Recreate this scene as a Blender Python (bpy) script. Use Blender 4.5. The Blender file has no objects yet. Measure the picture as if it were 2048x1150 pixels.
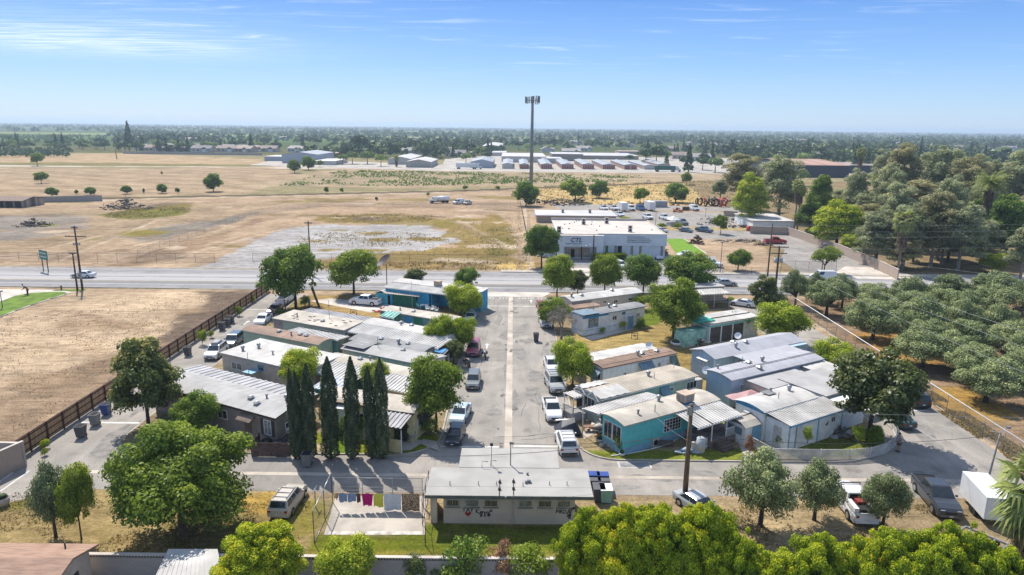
import bpy, math, random
import numpy as np
from mathutils import Vector, Matrix, noise as mnoise
R_ = math.radians
random.seed(7)
scene = bpy.context.scene
COL = scene.collection
# ---------------------------------------------------------------- camera model (survey of the photograph -> metres)
FPX, CAMH, PITCH, ROLL = 1400.0, 30.0, math.atan(322/1400.0), R_(0.61)
_a = math.pi/2-PITCH; _ca, _sa = math.cos(_a), math.sin(_a); _cr, _sr = math.cos(ROLL), math.sin(ROLL)
def G(px, py, z=0.0):
    x = (px-1024)/FPX; y = -(py-575)/FPX
    x, y = x*_cr-y*_sr, x*_sr+y*_cr
    dx, dy, dz = x, y*_ca+_sa, y*_sa-_ca
    t = (z-CAMH)/dz
    return (dx*t, dy*t)
def P(X, Y, Z):
    Z -= CAMH
    y = Y*_ca+Z*_sa; zc = -Y*_sa+Z*_ca; x = X
    x, y = x*_cr+y*_sr, -x*_sr+y*_cr
    return (1024+FPX*x/-zc, 575-FPX*y/-zc)
def depth(X, Y, Z=0): return Y*_sa-(Z-CAMH)*_ca
def hgt(X, Y, py):
    lo, hi = -5.0, 90.0
    for _ in range(40):
        m = (lo+hi)/2
        if P(X, Y, m)[1] > py: lo = m
        else: hi = m
    return lo
cam = bpy.data.cameras.new('camera'); camo = bpy.data.objects.new('camera', cam); COL.objects.link(camo)
cam.sensor_width = 36; cam.lens = 36*FPX/2048; cam.clip_end = 40000; cam.clip_start = 0.5
camo.matrix_world = Matrix.Translation((0, 0, CAMH)) @ Matrix.Rotation(_a, 4, 'X') @ Matrix.Rotation(ROLL, 4, 'Z')
scene.camera = camo
# ---------------------------------------------------------------- materials
MATS = {}
def _nm(name):
    m = bpy.data.materials.new(name); m.use_nodes = True
    nt = m.node_tree; nt.nodes.clear()
    return m, nt, nt.nodes, nt.links
def c4(c): return (c[0], c[1], c[2], 1.0)
def mat(name, col, rough=0.7, var=0.18, scale=1.5, metal=0.0, bump=0.0, col2=None, spec=0.4, stretch=(1, 1, 1), fine=14.0, hue=0.0):
    """weathered paint / stone / cloth: base colour mottled at two scales in object metres"""
    if name in MATS: return MATS[name]
    m, nt, N, L = _nm(name)
    out = N.new('ShaderNodeOutputMaterial'); b = N.new('ShaderNodeBsdfPrincipled')
    tc = N.new('ShaderNodeTexCoord'); mp = N.new('ShaderNodeMapping'); mp.inputs['Scale'].default_value = stretch
    n1 = N.new('ShaderNodeTexNoise'); n1.inputs['Scale'].default_value = scale; n1.inputs['Detail'].default_value = 4
    n2 = N.new('ShaderNodeTexNoise'); n2.inputs['Scale'].default_value = fine; n2.inputs['Detail'].default_value = 2
    L.new(tc.outputs['Object'], mp.inputs['Vector'])
    L.new(mp.outputs['Vector'], n1.inputs['Vector']); L.new(mp.outputs['Vector'], n2.inputs['Vector'])
    c2 = col2 or tuple(max(0, c*(1-2.2*var)) for c in col)
    cr = N.new('ShaderNodeValToRGB'); cr.color_ramp.elements[0].position = 0.36; cr.color_ramp.elements[1].position = 0.62
    cr.color_ramp.elements[0].color = c4(c2); cr.color_ramp.elements[1].color = c4(col)
    L.new(n1.outputs['Fac'], cr.inputs['Fac'])
    hs = N.new('ShaderNodeHueSaturation')
    mr = N.new('ShaderNodeMapRange'); mr.inputs['From Min'].default_value = .3; mr.inputs['From Max'].default_value = .7
    mr.inputs['To Min'].default_value = 1-var*.7; mr.inputs['To Max'].default_value = 1+var*.5
    L.new(n2.outputs['Fac'], mr.inputs['Value']); L.new(mr.outputs['Result'], hs.inputs['Value'])
    L.new(cr.outputs['Color'], hs.inputs['Color']); L.new(hs.outputs['Color'], b.inputs['Base Color'])
    b.inputs['Roughness'].default_value = rough; b.inputs['Metallic'].default_value = metal
    b.inputs['Specular IOR Level'].default_value = spec
    if bump > 0:
        bm = N.new('ShaderNodeBump'); bm.inputs['Strength'].default_value = bump; bm.inputs['Distance'].default_value = 0.03
        L.new(n2.outputs['Fac'], bm.inputs['Height']); L.new(bm.outputs['Normal'], b.inputs['Normal'])
    L.new(b.outputs['BSDF'], out.inputs['Surface'])
    MATS[name] = m; return m
def paint(name, col, rough=0.3, coat=0.5):
    if name in MATS: return MATS[name]
    m, nt, N, L = _nm(name)
    out = N.new('ShaderNodeOutputMaterial'); b = N.new('ShaderNodeBsdfPrincipled')
    tc = N.new('ShaderNodeTexCoord'); n1 = N.new('ShaderNodeTexNoise'); n1.inputs['Scale'].default_value = 1.3; n1.inputs['Detail'].default_value = 5
    L.new(tc.outputs['Object'], n1.inputs['Vector'])
    mx = N.new('ShaderNodeMix'); mx.data_type = 'RGBA'
    mx.inputs[6].default_value = c4(tuple(c*.8 for c in col)); mx.inputs[7].default_value = c4(col)
    L.new(n1.outputs['Fac'], mx.inputs[0]); L.new(mx.outputs[2], b.inputs['Base Color'])
    b.inputs['Roughness'].default_value = rough; b.inputs['Coat Weight'].default_value = coat; b.inputs['Coat Roughness'].default_value = .08
    L.new(b.outputs['BSDF'], out.inputs['Surface']); MATS[name] = m; return m
def leafmat(name, ca, cb, cc=None, trans=0.48, gloss=0.015):
    """foliage: colour per leaf (attribute lv) between two tones, a third for the youngest leaves"""
    if name in MATS: return MATS[name]
    m, nt, N, L = _nm(name)
    out = N.new('ShaderNodeOutputMaterial')
    at = N.new('ShaderNodeAttribute'); at.attribute_name = 'lv'
    oi = N.new('ShaderNodeObjectInfo')
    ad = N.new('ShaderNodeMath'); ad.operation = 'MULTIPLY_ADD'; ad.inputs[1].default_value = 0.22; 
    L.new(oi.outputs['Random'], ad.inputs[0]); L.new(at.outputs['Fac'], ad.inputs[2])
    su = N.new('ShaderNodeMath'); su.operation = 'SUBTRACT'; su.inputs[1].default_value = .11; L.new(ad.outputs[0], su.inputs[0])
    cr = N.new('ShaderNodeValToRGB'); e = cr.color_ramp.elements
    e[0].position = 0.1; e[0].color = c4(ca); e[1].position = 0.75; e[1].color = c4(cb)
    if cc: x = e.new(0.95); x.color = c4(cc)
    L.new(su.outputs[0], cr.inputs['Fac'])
    d = N.new('ShaderNodeBsdfDiffuse'); t = N.new('ShaderNodeBsdfTranslucent'); mx = N.new('ShaderNodeMixShader'); mx.inputs[0].default_value = trans
    L.new(cr.outputs['Color'], d.inputs['Color']); L.new(cr.outputs['Color'], t.inputs['Color'])
    L.new(d.outputs[0], mx.inputs[1]); L.new(t.outputs[0], mx.inputs[2])
    g = N.new('ShaderNodeBsdfGlossy'); g.inputs['Roughness'].default_value = .45; mx2 = N.new('ShaderNodeMixShader'); mx2.inputs[0].default_value = gloss
    L.new(mx.outputs[0], mx2.inputs[1]); L.new(g.outputs[0], mx2.inputs[2]); L.new(mx2.outputs[0], out.inputs['Surface'])
    MATS[name] = m; return m
def chainmat():
    m, nt, N, L = _nm('chain_link')
    out = N.new('ShaderNodeOutputMaterial'); b = N.new('ShaderNodeBsdfPrincipled'); tr = N.new('ShaderNodeBsdfTransparent'); mx = N.new('ShaderNodeMixShader')
    b.inputs['Base Color'].default_value = (.25, .25, .25, 1); b.inputs['Metallic'].default_value = .3; b.inputs['Roughness'].default_value = .5
    tc = N.new('ShaderNodeTexCoord'); sx = N.new('ShaderNodeSeparateXYZ'); L.new(tc.outputs['Object'], sx.inputs[0])
    ad = N.new('ShaderNodeMath'); ad.operation = 'ADD'; L.new(sx.outputs[0], ad.inputs[0]); L.new(sx.outputs[1], ad.inputs[1])
    res = []
    for op in ('ADD', 'SUBTRACT'):
        a = N.new('ShaderNodeMath'); a.operation = op; L.new(ad.outputs[0], a.inputs[0]); L.new(sx.outputs[2], a.inputs[1])
        f = N.new('ShaderNodeMath'); f.operation = 'PINGPONG'; f.inputs[1].default_value = .045; L.new(a.outputs[0], f.inputs[0])
        l = N.new('ShaderNodeMath'); l.operation = 'LESS_THAN'; l.inputs[1].default_value = .0045; L.new(f.outputs[0], l.inputs[0]); res.append(l)
    mxx = N.new('ShaderNodeMath'); mxx.operation = 'MAXIMUM'; L.new(res[0].outputs[0], mxx.inputs[0]); L.new(res[1].outputs[0], mxx.inputs[1])
    L.new(mxx.outputs[0], mx.inputs[0]); L.new(tr.outputs[0], mx.inputs[1]); L.new(b.outputs[0], mx.inputs[2]); L.new(mx.outputs[0], out.inputs['Surface'])
    MATS['chain'] = m; return m
chainmat()
WHITE = mat('white_paint', (.74, .74, .72), .6, .07)
GLASS = mat('window_glass', (.035, .05, .06), .12, .3, 1.2, spec=.8)
CURT = mat('curtained_glass', (.30, .33, .33), .2, .3, 3, spec=.7)
DARK = mat('dark_void', (.018, .017, .018), .9, .2)
RUBBER = mat('rubber', (.02, .02, .021), .8, .2)
STEEL = mat('galvanised_steel', (.42, .43, .44), .45, .15, metal=.6)
CHROME = mat('alloy', (.5, .5, .52), .3, .1, metal=.8)
GREYM = mat('grey_metal', (.28, .28, .29), .5, .2)
WOODP = mat('pole_wood', (.13, .085, .055), .9, .25, 2, stretch=(6, 6, .4))
DWOOD = mat('dark_wood', (.10, .06, .04), .9, .25, 3)
CONC = mat('concrete', (.46, .41, .35), .9, .12, .5, bump=.1)
CONCW = mat('pale_concrete', (.56, .50, .44), .9, .12, .4)
KERB = mat('kerb_concrete', (.42, .38, .33), .9, .15, .6)
# ---------------------------------------------------------------- mesh builder
class MB:
    def __init__(s): s.v = []; s.f = []; s.m = []; s.sm = []
    def add(s, vs, fs, m=0, smooth=False):
        o = len(s.v); s.v += [tuple(p) for p in vs]
        for f in fs: s.f.append(tuple(i+o for i in f)); s.m.append(m); s.sm.append(smooth)
        return s
    def box(s, x0, x1, y0, y1, z0, z1, m=0):
        return s.add([(x0, y0, z0), (x1, y0, z0), (x1, y1, z0), (x0, y1, z0), (x0, y0, z1), (x1, y0, z1), (x1, y1, z1), (x0, y1, z1)],
                     [(0, 3, 2, 1), (4, 5, 6, 7), (0, 1, 5, 4), (1, 2, 6, 5), (2, 3, 7, 6), (3, 0, 4, 7)], m)
    def frus(s, b, t, z0, z1, m=0):
        """frustum from rectangle b=(x0,x1,y0,y1) to rectangle t"""
        return s.add([(b[0], b[2], z0), (b[1], b[2], z0), (b[1], b[3], z0), (b[0], b[3], z0), (t[0], t[2], z1), (t[1], t[2], z1), (t[1], t[3], z1), (t[0], t[3], z1)],
                     [(0, 3, 2, 1), (4, 5, 6, 7), (0, 1, 5, 4), (1, 2, 6, 5), (2, 3, 7, 6), (3, 0, 4, 7)], m)
    def quad(s, a, b, c, d, m=0): return s.add([a, b, c, d], [(0, 1, 2, 3)], m)
    def tube(s, pts, rs, n=7, m=0, cap=True, smooth=True):
        pts = [Vector(p) for p in pts]
        if not isinstance(rs, (list, tuple)): rs = [rs]*len(pts)
        vs = []; fs = []
        for i, p in enumerate(pts):
            d = (pts[min(i+1, len(pts)-1)]-pts[max(i-1, 0)]).normalized()
            up = Vector((0, 0, 1)) if abs(d.z) < .9 else Vector((1, 0, 0))
            u = d.cross(up).normalized(); w = d.cross(u)
            for k in range(n):
                a = 2*math.pi*k/n; vs.append(p+(u*math.cos(a)+w*math.sin(a))*rs[i])
        for i in range(len(pts)-1):
            for k in range(n): fs.append((i*n+k, i*n+(k+1) % n, (i+1)*n+(k+1) % n, (i+1)*n+k))
        if cap: fs.append(tuple(range(n))[::-1]); fs.append(tuple((len(pts)-1)*n+k for k in range(n)))
        return s.add(vs, fs, m, smooth)
    def bar(s, a, b, r, m=0, n=5): return s.tube([a, b], r, n, m)
    def prism(s, pts, z0, z1, m=0):
        n = len(pts)
        return s.add([(x, y, z0) for x, y in pts]+[(x, y, z1) for x, y in pts],
                     [tuple(range(n))[::-1], tuple(range(n, 2*n))]+[(i, (i+1) % n, n+(i+1) % n, n+i) for i in range(n)], m)
    def prof(s, pts, y0, y1, m=0):
        """profile in x,z extruded along y"""
        n = len(pts)
        return s.add([(x, y0, z) for x, z in pts]+[(x, y1, z) for x, z in pts],
                     [tuple(range(n)), tuple(range(n, 2*n))[::-1]]+[(i, n+i, n+(i+1) % n, (i+1) % n) for i in range(n)], m)
    def profx(s, pts, x0, x1, m=0):
        n = len(pts)
        return s.add([(x0, y, z) for y, z in pts]+[(x1, y, z) for y, z in pts],
                     [tuple(range(n))[::-1], tuple(range(n, 2*n))]+[(i, (i+1) % n, n+(i+1) % n, n+i) for i in range(n)], m)
    def blob(s, c, r, n=8, k=5, jit=0.12, m=0, seed=0, smooth=True):
        rnd = random.Random(seed); rx, ry, rz = r if isinstance(r, (tuple, list)) else (r, r, r)
        vs = [(c[0], c[1], c[2]-rz)]; fs = []
        for i in range(1, k):
            t = math.pi*i/k
            for j in range(n):
                a = 2*math.pi*j/n; q = 1+rnd.uniform(-jit, jit)
                vs.append((c[0]+rx*q*math.sin(t)*math.cos(a), c[1]+ry*q*math.sin(t)*math.sin(a), c[2]-rz*q*math.cos(t)))
        vs.append((c[0], c[1], c[2]+rz)); e = len(vs)-1
        for j in range(n): fs.append((0, 1+(j+1) % n, 1+j)); fs.append((e, 1+(k-2)*n+j, 1+(k-2)*n+(j+1) % n))
        for i in range(k-2):
            for j in range(n): fs.append((1+i*n+j, 1+i*n+(j+1) % n, 1+(i+1)*n+(j+1) % n, 1+(i+1)*n+j))
        return s.add(vs, fs, m, smooth)
    def corr(s, x0, x1, y0, y1, z0, z1, pitch=.3, amp=.05, m=0, rib=.35):
        """corrugated sheet, ribs along y"""
        n = max(2, int(abs(x1-x0)/pitch)); vs = []; fs = []
        w = (x1-x0)/n
        xs = []
        for i in range(n): xs += [(x0+i*w, amp), (x0+(i+rib)*w, amp), (x0+(i+rib+.08)*w, 0), (x0+(i+.92)*w, 0)]
        xs.append((x1, amp))
        for x, dz in xs: vs += [(x, y0, z0+dz), (x, y1, z1+dz)]
        for i in range(len(xs)-1): fs.append((2*i, 2*i+2, 2*i+3, 2*i+1))
        o = len(vs)
        return s.add(vs, fs, m)
    def mesh(s, name, mats):
        me = bpy.data.meshes.new(name); me.from_pydata(s.v, [], s.f)
        for m in mats: me.materials.append(m)
        me.polygons.foreach_set('material_index', s.m); me.polygons.foreach_set('use_smooth', s.sm); me.update()
        return me
    def build(s, name, mats, parent=None, loc=(0, 0, 0), rz=0):
        if not isinstance(mats, (list, tuple)): mats = [mats]
        return put(name, s.mesh(name, mats), parent, loc, rz)
def put(name, me, parent=None, loc=(0, 0, 0), rz=0):
    o = bpy.data.objects.new(name, me); COL.objects.link(o); o.parent = parent; o.location = loc; o.rotation_euler = (0, 0, rz); return o
LABELS = {}
def tag(o, label, cat, group=None, kind=None):
    if label: o['label'] = label
    if cat: o['category'] = cat
    if group: o['group'] = group
    if kind: o['kind'] = kind
    if label:
        n = len(label.split())
        if n < 4 or n > 16: print('LABEL LEN', n, label)
        if label in LABELS and not (group and LABELS[label] == group): print('DUP LABEL', label)
        LABELS[label] = group
    return o
def T(name, label, cat, loc=(0, 0, 0), rz=0, group=None, kind=None):
    if len(loc) == 2: loc = (loc[0], loc[1], 0)
    o = bpy.data.objects.new(name, None); COL.objects.link(o); o.location = loc; o.rotation_euler = (0, 0, rz); o.empty_display_size = .3
    return tag(o, label, cat, group, kind)
def struct(o): o['kind'] = 'structure'; return o
def copy_tree(o, parent=None):
    c = o.copy(); COL.objects.link(c)
    if parent: c.parent = parent
    for ch in list(KIDS.get(o, o.children)): copy_tree(ch, c)
    return c
KIDS = {}
# ---------------------------------------------------------------- ground, painted with what lies where
def vnoise(x, y, seed=0):
    xi = np.floor(x).astype(np.int64); yi = np.floor(y).astype(np.int64); xf = x-xi; yf = y-yi
    def h(a, b):
        n = (a*374761393+b*668265263+seed*1442695041) & 0xffffffff
        n = ((n ^ (n >> 13))*1274126177) & 0xffffffff
        return ((n ^ (n >> 16)) & 0xffff)/65535.0
    u = xf*xf*(3-2*xf); v = yf*yf*(3-2*yf)
    return (h(xi, yi)*(1-u)+h(xi+1, yi)*u)*(1-v)+(h(xi, yi+1)*(1-u)+h(xi+1, yi+1)*u)*v
def fbm(x, y, s, seed=0, o=4):
    r = 0; a = .5; t = 0
    for i in range(o): r = r+a*vnoise(x/s, y/s, seed+i*17); t += a; a *= .55; s *= .47
    return r/t
def sdist(X, Y, poly):
    """signed distance to a polygon, positive inside"""
    d = np.full(X.shape, 1e9); ins = np.zeros(X.shape, bool); n = len(poly)
    for i in range(n):
        ax, ay = poly[i]; bx, by = poly[(i+1) % n]
        ex, ey = bx-ax, by-ay; L2 = ex*ex+ey*ey+1e-9
        t = np.clip(((X-ax)*ex+(Y-ay)*ey)/L2, 0, 1)
        d = np.minimum(d, np.hypot(X-ax-t*ex, Y-ay-t*ey))
        c = ((ay > Y) != (by > Y)) & (X < (bx-ax)*(Y-ay)/(by-ay+1e-12)+ax)
        ins ^= c
    return np.where(ins, d, -d)
def ss(v, a, b): t = np.clip((v-a)/(b-a), 0, 1); return t*t*(3-2*t)
def pxp(*pts): return [G(x, y) for x, y in pts]
def ell(px, py, rx, ry, n=14):
    """round patch on the ground, surveyed centre and radii"""
    c = G(px, py); e = G(px+rx, py); f = G(px, max(py-ry, 258)); a = abs(e[0]-c[0]); b = abs(f[1]-c[1])*.9
    return [(c[0]+a*math.cos(2*math.pi*i/n), c[1]+b*math.sin(2*math.pi*i/n)) for i in range(n)]
TAN = (.375, .275, .185); TAN2 = (.35, .25, .16); BRN = (.27, .19, .125); DRK = (.17, .125, .09); STRAW = (.47, .33, .15); GOLD = (.50, .35, .14)
GRASS = (.085, .13, .016); GRASSB = (.12, .20, .018); DRYG = (.27, .20, .06); OLIV = (.19, .15, .055); GRAV = (.37, .35, .335); PALE = (.50, .39, .27); GREY = (.25, .215, .18)
# (polygon, colour, edge softness m, ragged amplitude m, weed amount, rows amount)
Z = []
def zone(poly, col, soft=1.0, rag=2.0, weed=None, rows=None, rs=8.0): Z.append((poly, col, soft, rag, weed, rows, rs))
# far country
zone([(-9000, 700), (-250, 700), (-100, 640), (9000, 560), (9000, 1000), (-9000, 1000)], (.13, .13, .06), 20, 50, .3)
zone([(-9000, 900), (9000, 900), (9000, 16000), (-9000, 16000)], (.085, .11, .045), 60, 80, .0)
zone([(-9000, 1150), (-150, 1200), (-100, 1700), (-9000, 1700)], (.10, .15, .045), 20, 60, 0, .0, 90)
zone([(-9000, 1750), (100, 1750), (300, 2000), (-9000, 2050)], (.24, .27, .10), 30, 60, 0, .0, 90)
zone([(-9000, 2500), (-400, 2500), (-200, 3200), (-9000, 3300)], (.09, .14, .05), 30, 60, 0, .0, 90)
zone([(-9000, 3500), (0, 3500), (0, 3900), (-9000, 3900)], (.22, .25, .10), 30, 60, 0, .0, 90)
# dry fields left
zone(pxp((-700, 409), (-10, 399), (500, 388), (600, 350), (560, 330), (300, 337), (-600, 330)), (.37, .275, .18), 1.5, 3, .15, .8)
zone(pxp((-700, 331), (560, 331), (520, 318), (235, 306), (-600, 320)), (.41, .30, .185), 2, 6, .25, .1)
zone(pxp((-700, 333), (160, 331), (540, 334), (540, 330), (160, 325), (-700, 325)), (.22, .19, .09), 2, 5, .3)
zone(pxp((240, 331), (520, 334), (525, 331), (250, 328)), (.22, .19, .09), 2, 5, .3)
zone(pxp((-700, 334.5), (170, 332), (560, 333.5), (560, 335), (170, 333.3), (-700, 336)), (.5, .42, .33), 1, 1, 0)
zone(pxp((540, 337), (1440, 345), (1700, 350), (1700, 336), (600, 326)), (.46, .40, .34), 2, 4, 0)
# weedy field beyond the ditch
zone(pxp((455, 383), (560, 372), (800, 376), (1500, 365), (1480, 345), (680, 337), (600, 350), (520, 366)), (.37, .28, .185), 2, 4, .1)
zone(pxp((540, 371), (800, 371), (1300, 362), (1290, 352), (690, 341), (640, 350)), (.32, .255, .165), 6, 10, .42)
zone(pxp((1080, 362), (1450, 359), (1440, 347), (1080, 349)), (.36, .28, .185), 3, 5, .12)
# lots between the highway and the ditch
zone(pxp((-700, 560), (2800, 560), (2600, 470), (1600, 395), (1430, 362), (1100, 376), (800, 383), (520, 391), (0, 402), (-700, 420)), TAN, 2, 3, .10)
zone(pxp((-300, 520), (130, 500), (330, 470), (520, 425), (560, 408), (420, 404), (160, 420), (-300, 430)), (.33, .245, .16), 5, 9, .12)
zone(pxp((-300, 490), (70, 478), (190, 452), (170, 430), (60, 428), (-300, 445)), GREY, 4, 7, .12)
zone(pxp((200, 478), (300, 482), (430, 455), (520, 425), (420, 440), (270, 462)), (.21, .185, .15), 4, 6, .12)
zone(ell(300, 425, 75, 13), (.15, .16, .045), 2, 5, .75)
zone(ell(345, 413, 40, 6), OLIV, 2, 4, .6)
zone(ell(95, 451, 16, 3), (.2, .22, .03), 1, 3, .7)
zone(ell(280, 467, 55, 8), (.24, .20, .06), 2, 5, .6)
zone(ell(60, 540, 60, 6), (.2, .14, .1), 2, 4, .1); zone(ell(225, 538, 45, 3), (.28, .17, .05), 1, 2, .3)
zone(pxp((255, 520), (350, 490), (520, 437), (540, 441), (380, 500), (300, 522)), BRN, 2, 5, .1)
zone(pxp((500, 480), (520, 470), (640, 400), (900, 395), (1040, 420), (1060, 540), (960, 530), (560, 440)), (.37, .265, .175), 3, 8, .14)
for e in [(860, 400, 90, 3), (700, 399, 45, 3), (620, 398, 60, 2), (760, 408, 50, 2), (1010, 395, 60, 4)]: zone(ell(*e), (.24, .185, .085), 1.5, 5, .35)
zone(ell(770, 437, 130, 9), (.22, .165, .065), 2, 9, .5)
zone(ell(900, 447, 90, 10), (.23, .185, .06), 2, 9, .55)
zone(pxp((880, 470), (940, 440), (1000, 430), (1050, 445), (1058, 530), (560, 545), (520, 520), (700, 508), (840, 500), (905, 490)), (.26, .19, .075), 2.5, 9, .55)
zone(pxp((640, 540), (1055, 540), (1058, 524), (640, 520)), (.27, .19, .085), 1.5, 4, .5)
zone(pxp((880, 515), (985, 525), (985, 530), (860, 520)), PALE, 1.5, 4, .1)
zone(pxp((1000, 526), (1056, 526), (1058, 543), (1030, 544), (1000, 535)), GOLD, .8, 3, .3)
zone(pxp((1005, 430), (1050, 430), (1060, 520), (1030, 520), (1020, 470)), (.42, .31, .21), 2, 4, .06)
zone(pxp((990, 470), (1025, 470), (1027, 505), (975, 515)), (.20, .16, .06), 1.5, 4, .5)
rz_ = random.Random(5)
for _i in range(90):
    px_, py_ = rz_.uniform(-60, 1050), rz_.uniform(398, 535)
    if 470 < px_ < 920 and 448 < py_: continue
    zone(ell(px_, py_, rz_.uniform(8, 60), rz_.uniform(.8, 4)), rz_.choice(((.30, .215, .14), (.25, .18, .12), (.46, .36, .26), (.24, .185, .09), (.21, .16, .11))), 1.2, 4, rz_.choice((.08, .35, .15)))
for a_, b_ in (((200, 500), (540, 440)), ((330, 515), (560, 455)), ((0, 515), (250, 455)), ((60, 535), (300, 440)), ((560, 437), (1040, 428)), ((250, 462), (700, 402)), ((900, 440), (1010, 500)), ((1035, 400), (1038, 540))):
    p0_, p1_ = G(*a_), G(*b_)
    for o_ in (0, 2.2): zone([(p0_[0]+o_, p0_[1]), (p1_[0]+o_, p1_[1]), (p1_[0]+o_+.6, p1_[1]+.8), (p0_[0]+o_+.6, p0_[1]+.8)], (.47, .37, .27) if o_ else (.27, .195, .13), .8, .6)
# gravel patch and its mouth
zone(pxp((-9, 545), (330, 545), (470, 525), (400, 535)), TAN, 1, 2, 0)
zone(pxp((335, 543), (505, 543), (600, 524), (700, 506), (850, 500), (915, 483), (900, 467), (860, 452), (640, 449), (560, 462), (510, 480), (480, 500), (400, 532)), GRAV, 1.0, 4, .27)
for e in [(665, 461, 30, 2), (740, 467, 22, 3), (770, 480, 35, 5), (850, 478, 40, 4), (640, 482, 26, 3), (900, 470, 22, 6), (720, 500, 60, 3)]: zone(ell(*e), (.25, .19, .08), 1, 4, .5)
zone(pxp((300, 546), (640, 549), (1070, 549), (1070, 543), (640, 542), (520, 543), (300, 543)), (.31, .25, .185), 1, 1.5, .1)
# gold meadow behind the yard
zone(pxp((1060, 407), (1470, 412), (1700, 415), (1640, 385), (1430, 362), (1250, 366), (1070, 374)), (.47, .34, .16), 1.5, 3, .22)
# ditch
zone(pxp((-100, 401.5), (500, 389.5), (900, 381), (1440, 360), (1560, 357), (1560, 359.5), (1440, 363), (900, 384), (500, 392.5), (-100, 405)), (.12, .095, .07), 1, 1, .2)
zone(pxp((-100, 407), (500, 394.5), (900, 387), (900, 384), (500, 392.5), (-100, 405)), (.43, .34, .24), 1, 1, .1)
# lots south of the highway
zone([(-400, 20), (400, 20), (400, 126.4), (-400, 126.4)], TAN, .5, .6, .06)
zone(pxp((-700, 1500), (-700, 586), (520, 583), (40, 925), (-500, 1300)), (.44, .33, .22), 1, 2, .04)
zone(pxp((430, 592), (405, 586), (520, 584), (300, 762), (230, 800), (0, 935), (-60, 900), (180, 770), (290, 690), (350, 640)), (.16, .12, .09), 1.6, 4, .15)
zone(pxp((0, 780), (200, 720), (330, 690), (220, 790), (0, 900)), (.25, .18, .12), 3, 6, .08)
for e in [(200, 650, 90, 9), (90, 700, 110, 7), (330, 620, 70, 6), (60, 760, 80, 12), (180, 830, 60, 9)]: zone(ell(*e), (.345, .245, .155), 3, 6, .05)
for pts in (((0, 600), (200, 640), (330, 700)), ((-20, 700), (150, 690), (300, 640)), ((250, 650), (300, 620), (340, 600)), ((0, 800), (120, 750), (260, 690), (330, 640)), ((0, 845), (140, 780), (280, 700)), ((60, 610), (180, 700), (200, 790))):
    pp = pxp(*pts)
    for o_ in (0, 1.7):
        zone([(x+o_, y) for x, y in pp]+[(x+o_+.1, y+.45) for x, y in reversed(pp)], (.29, .20, .13), .5, .25)
zone(pxp((0, 925), (60, 880), (130, 850), (60, 930)), (.2, .15, .1), 1.5, 3, .1)
# south strip (Y < 53): dry grass, laundry lawn
zone([(-60, 20), (80, 20), (80, 53.2), (-60, 53.2)], (.31, .235, .135), .3, .5, .30)
zone(pxp((-200, 1150), (0, 985), (60, 975), (250, 985), (620, 990), (640, 1150)), (.29, .215, .10), 1, 2, .45)
zone(ell(50, 1000, 90, 35), (.17, .155, .045), 1, 3, .5)
zone(ell(540, 1010, 50, 18), (.30, .20, .055), 1, 3, .4); zone(ell(615, 1030, 40, 40), (.20, .17, .04), 1, 2, .6)
zone(ell(440, 1060, 90, 30), (.15, .125, .05), 1, 3, .6)
zone(pxp((628, 1071), (1112, 1071), (1112, 1114), (610, 1114)), (.135, .15, .018), .4, .8, .3)
zone(pxp((780, 1045), (1180, 1045), (1180, 1100), (800, 1100)), (.12, .14, .02), .6, 1, .3)
zone(pxp((620, 1103), (1115, 1103), (1115, 1116), (600, 1116)), (.22, .19, .04), .4, 1, .3)
# olive grove floor
zone([(47.6, 50), (200, 50), (200, 124), (47.6, 124)], (.24, .165, .105), .5, 1.5, .28)
zone([(49, 88), (60, 88), (60, 102), (50, 102)], (.36, .2, .07), 1.5, 3, .5); zone([(48.5, 70), (56, 70), (56, 80), (49, 80)], (.33, .2, .06), 1.5, 3, .5)
# trees right of the yard: leaf litter
zone([(58, 146), (400, 146), (400, 420), (100, 420), (75, 250)], (.25, .19, .11), 1, 4, .3)
def paint_xy(X, Y):
    col = np.empty(X.shape+(3,)); col[:] = (.27, .23, .13); weed = np.full(X.shape, .2); rows = np.zeros(X.shape)
    cache = {}
    for poly, c, soft, rag, w, r, rs in Z:
        xs = [p[0] for p in poly]; ys = [p[1] for p in poly]; mg = soft+rag+2
        k = (X > min(xs)-mg) & (X < max(xs)+mg) & (Y > min(ys)-mg) & (Y < max(ys)+mg)
        if not k.any(): continue
        x = X[k]; y = Y[k]
        d = sdist(x, y, poly)+(fbm(x, y, rs, 3, 4)-.5)*2*rag
        a = ss(d, -soft*.5, soft*.5)
        cc = col[k]; cc = cc*(1-a[:, None])+np.array(c)*a[:, None]; col[k] = cc
        if w is not None: ww = weed[k]; weed[k] = ww*(1-a)+w*a
        rr = rows[k]; rows[k] = rr*(1-a)+(r or 0)*a
    return col, weed, rows
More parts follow.
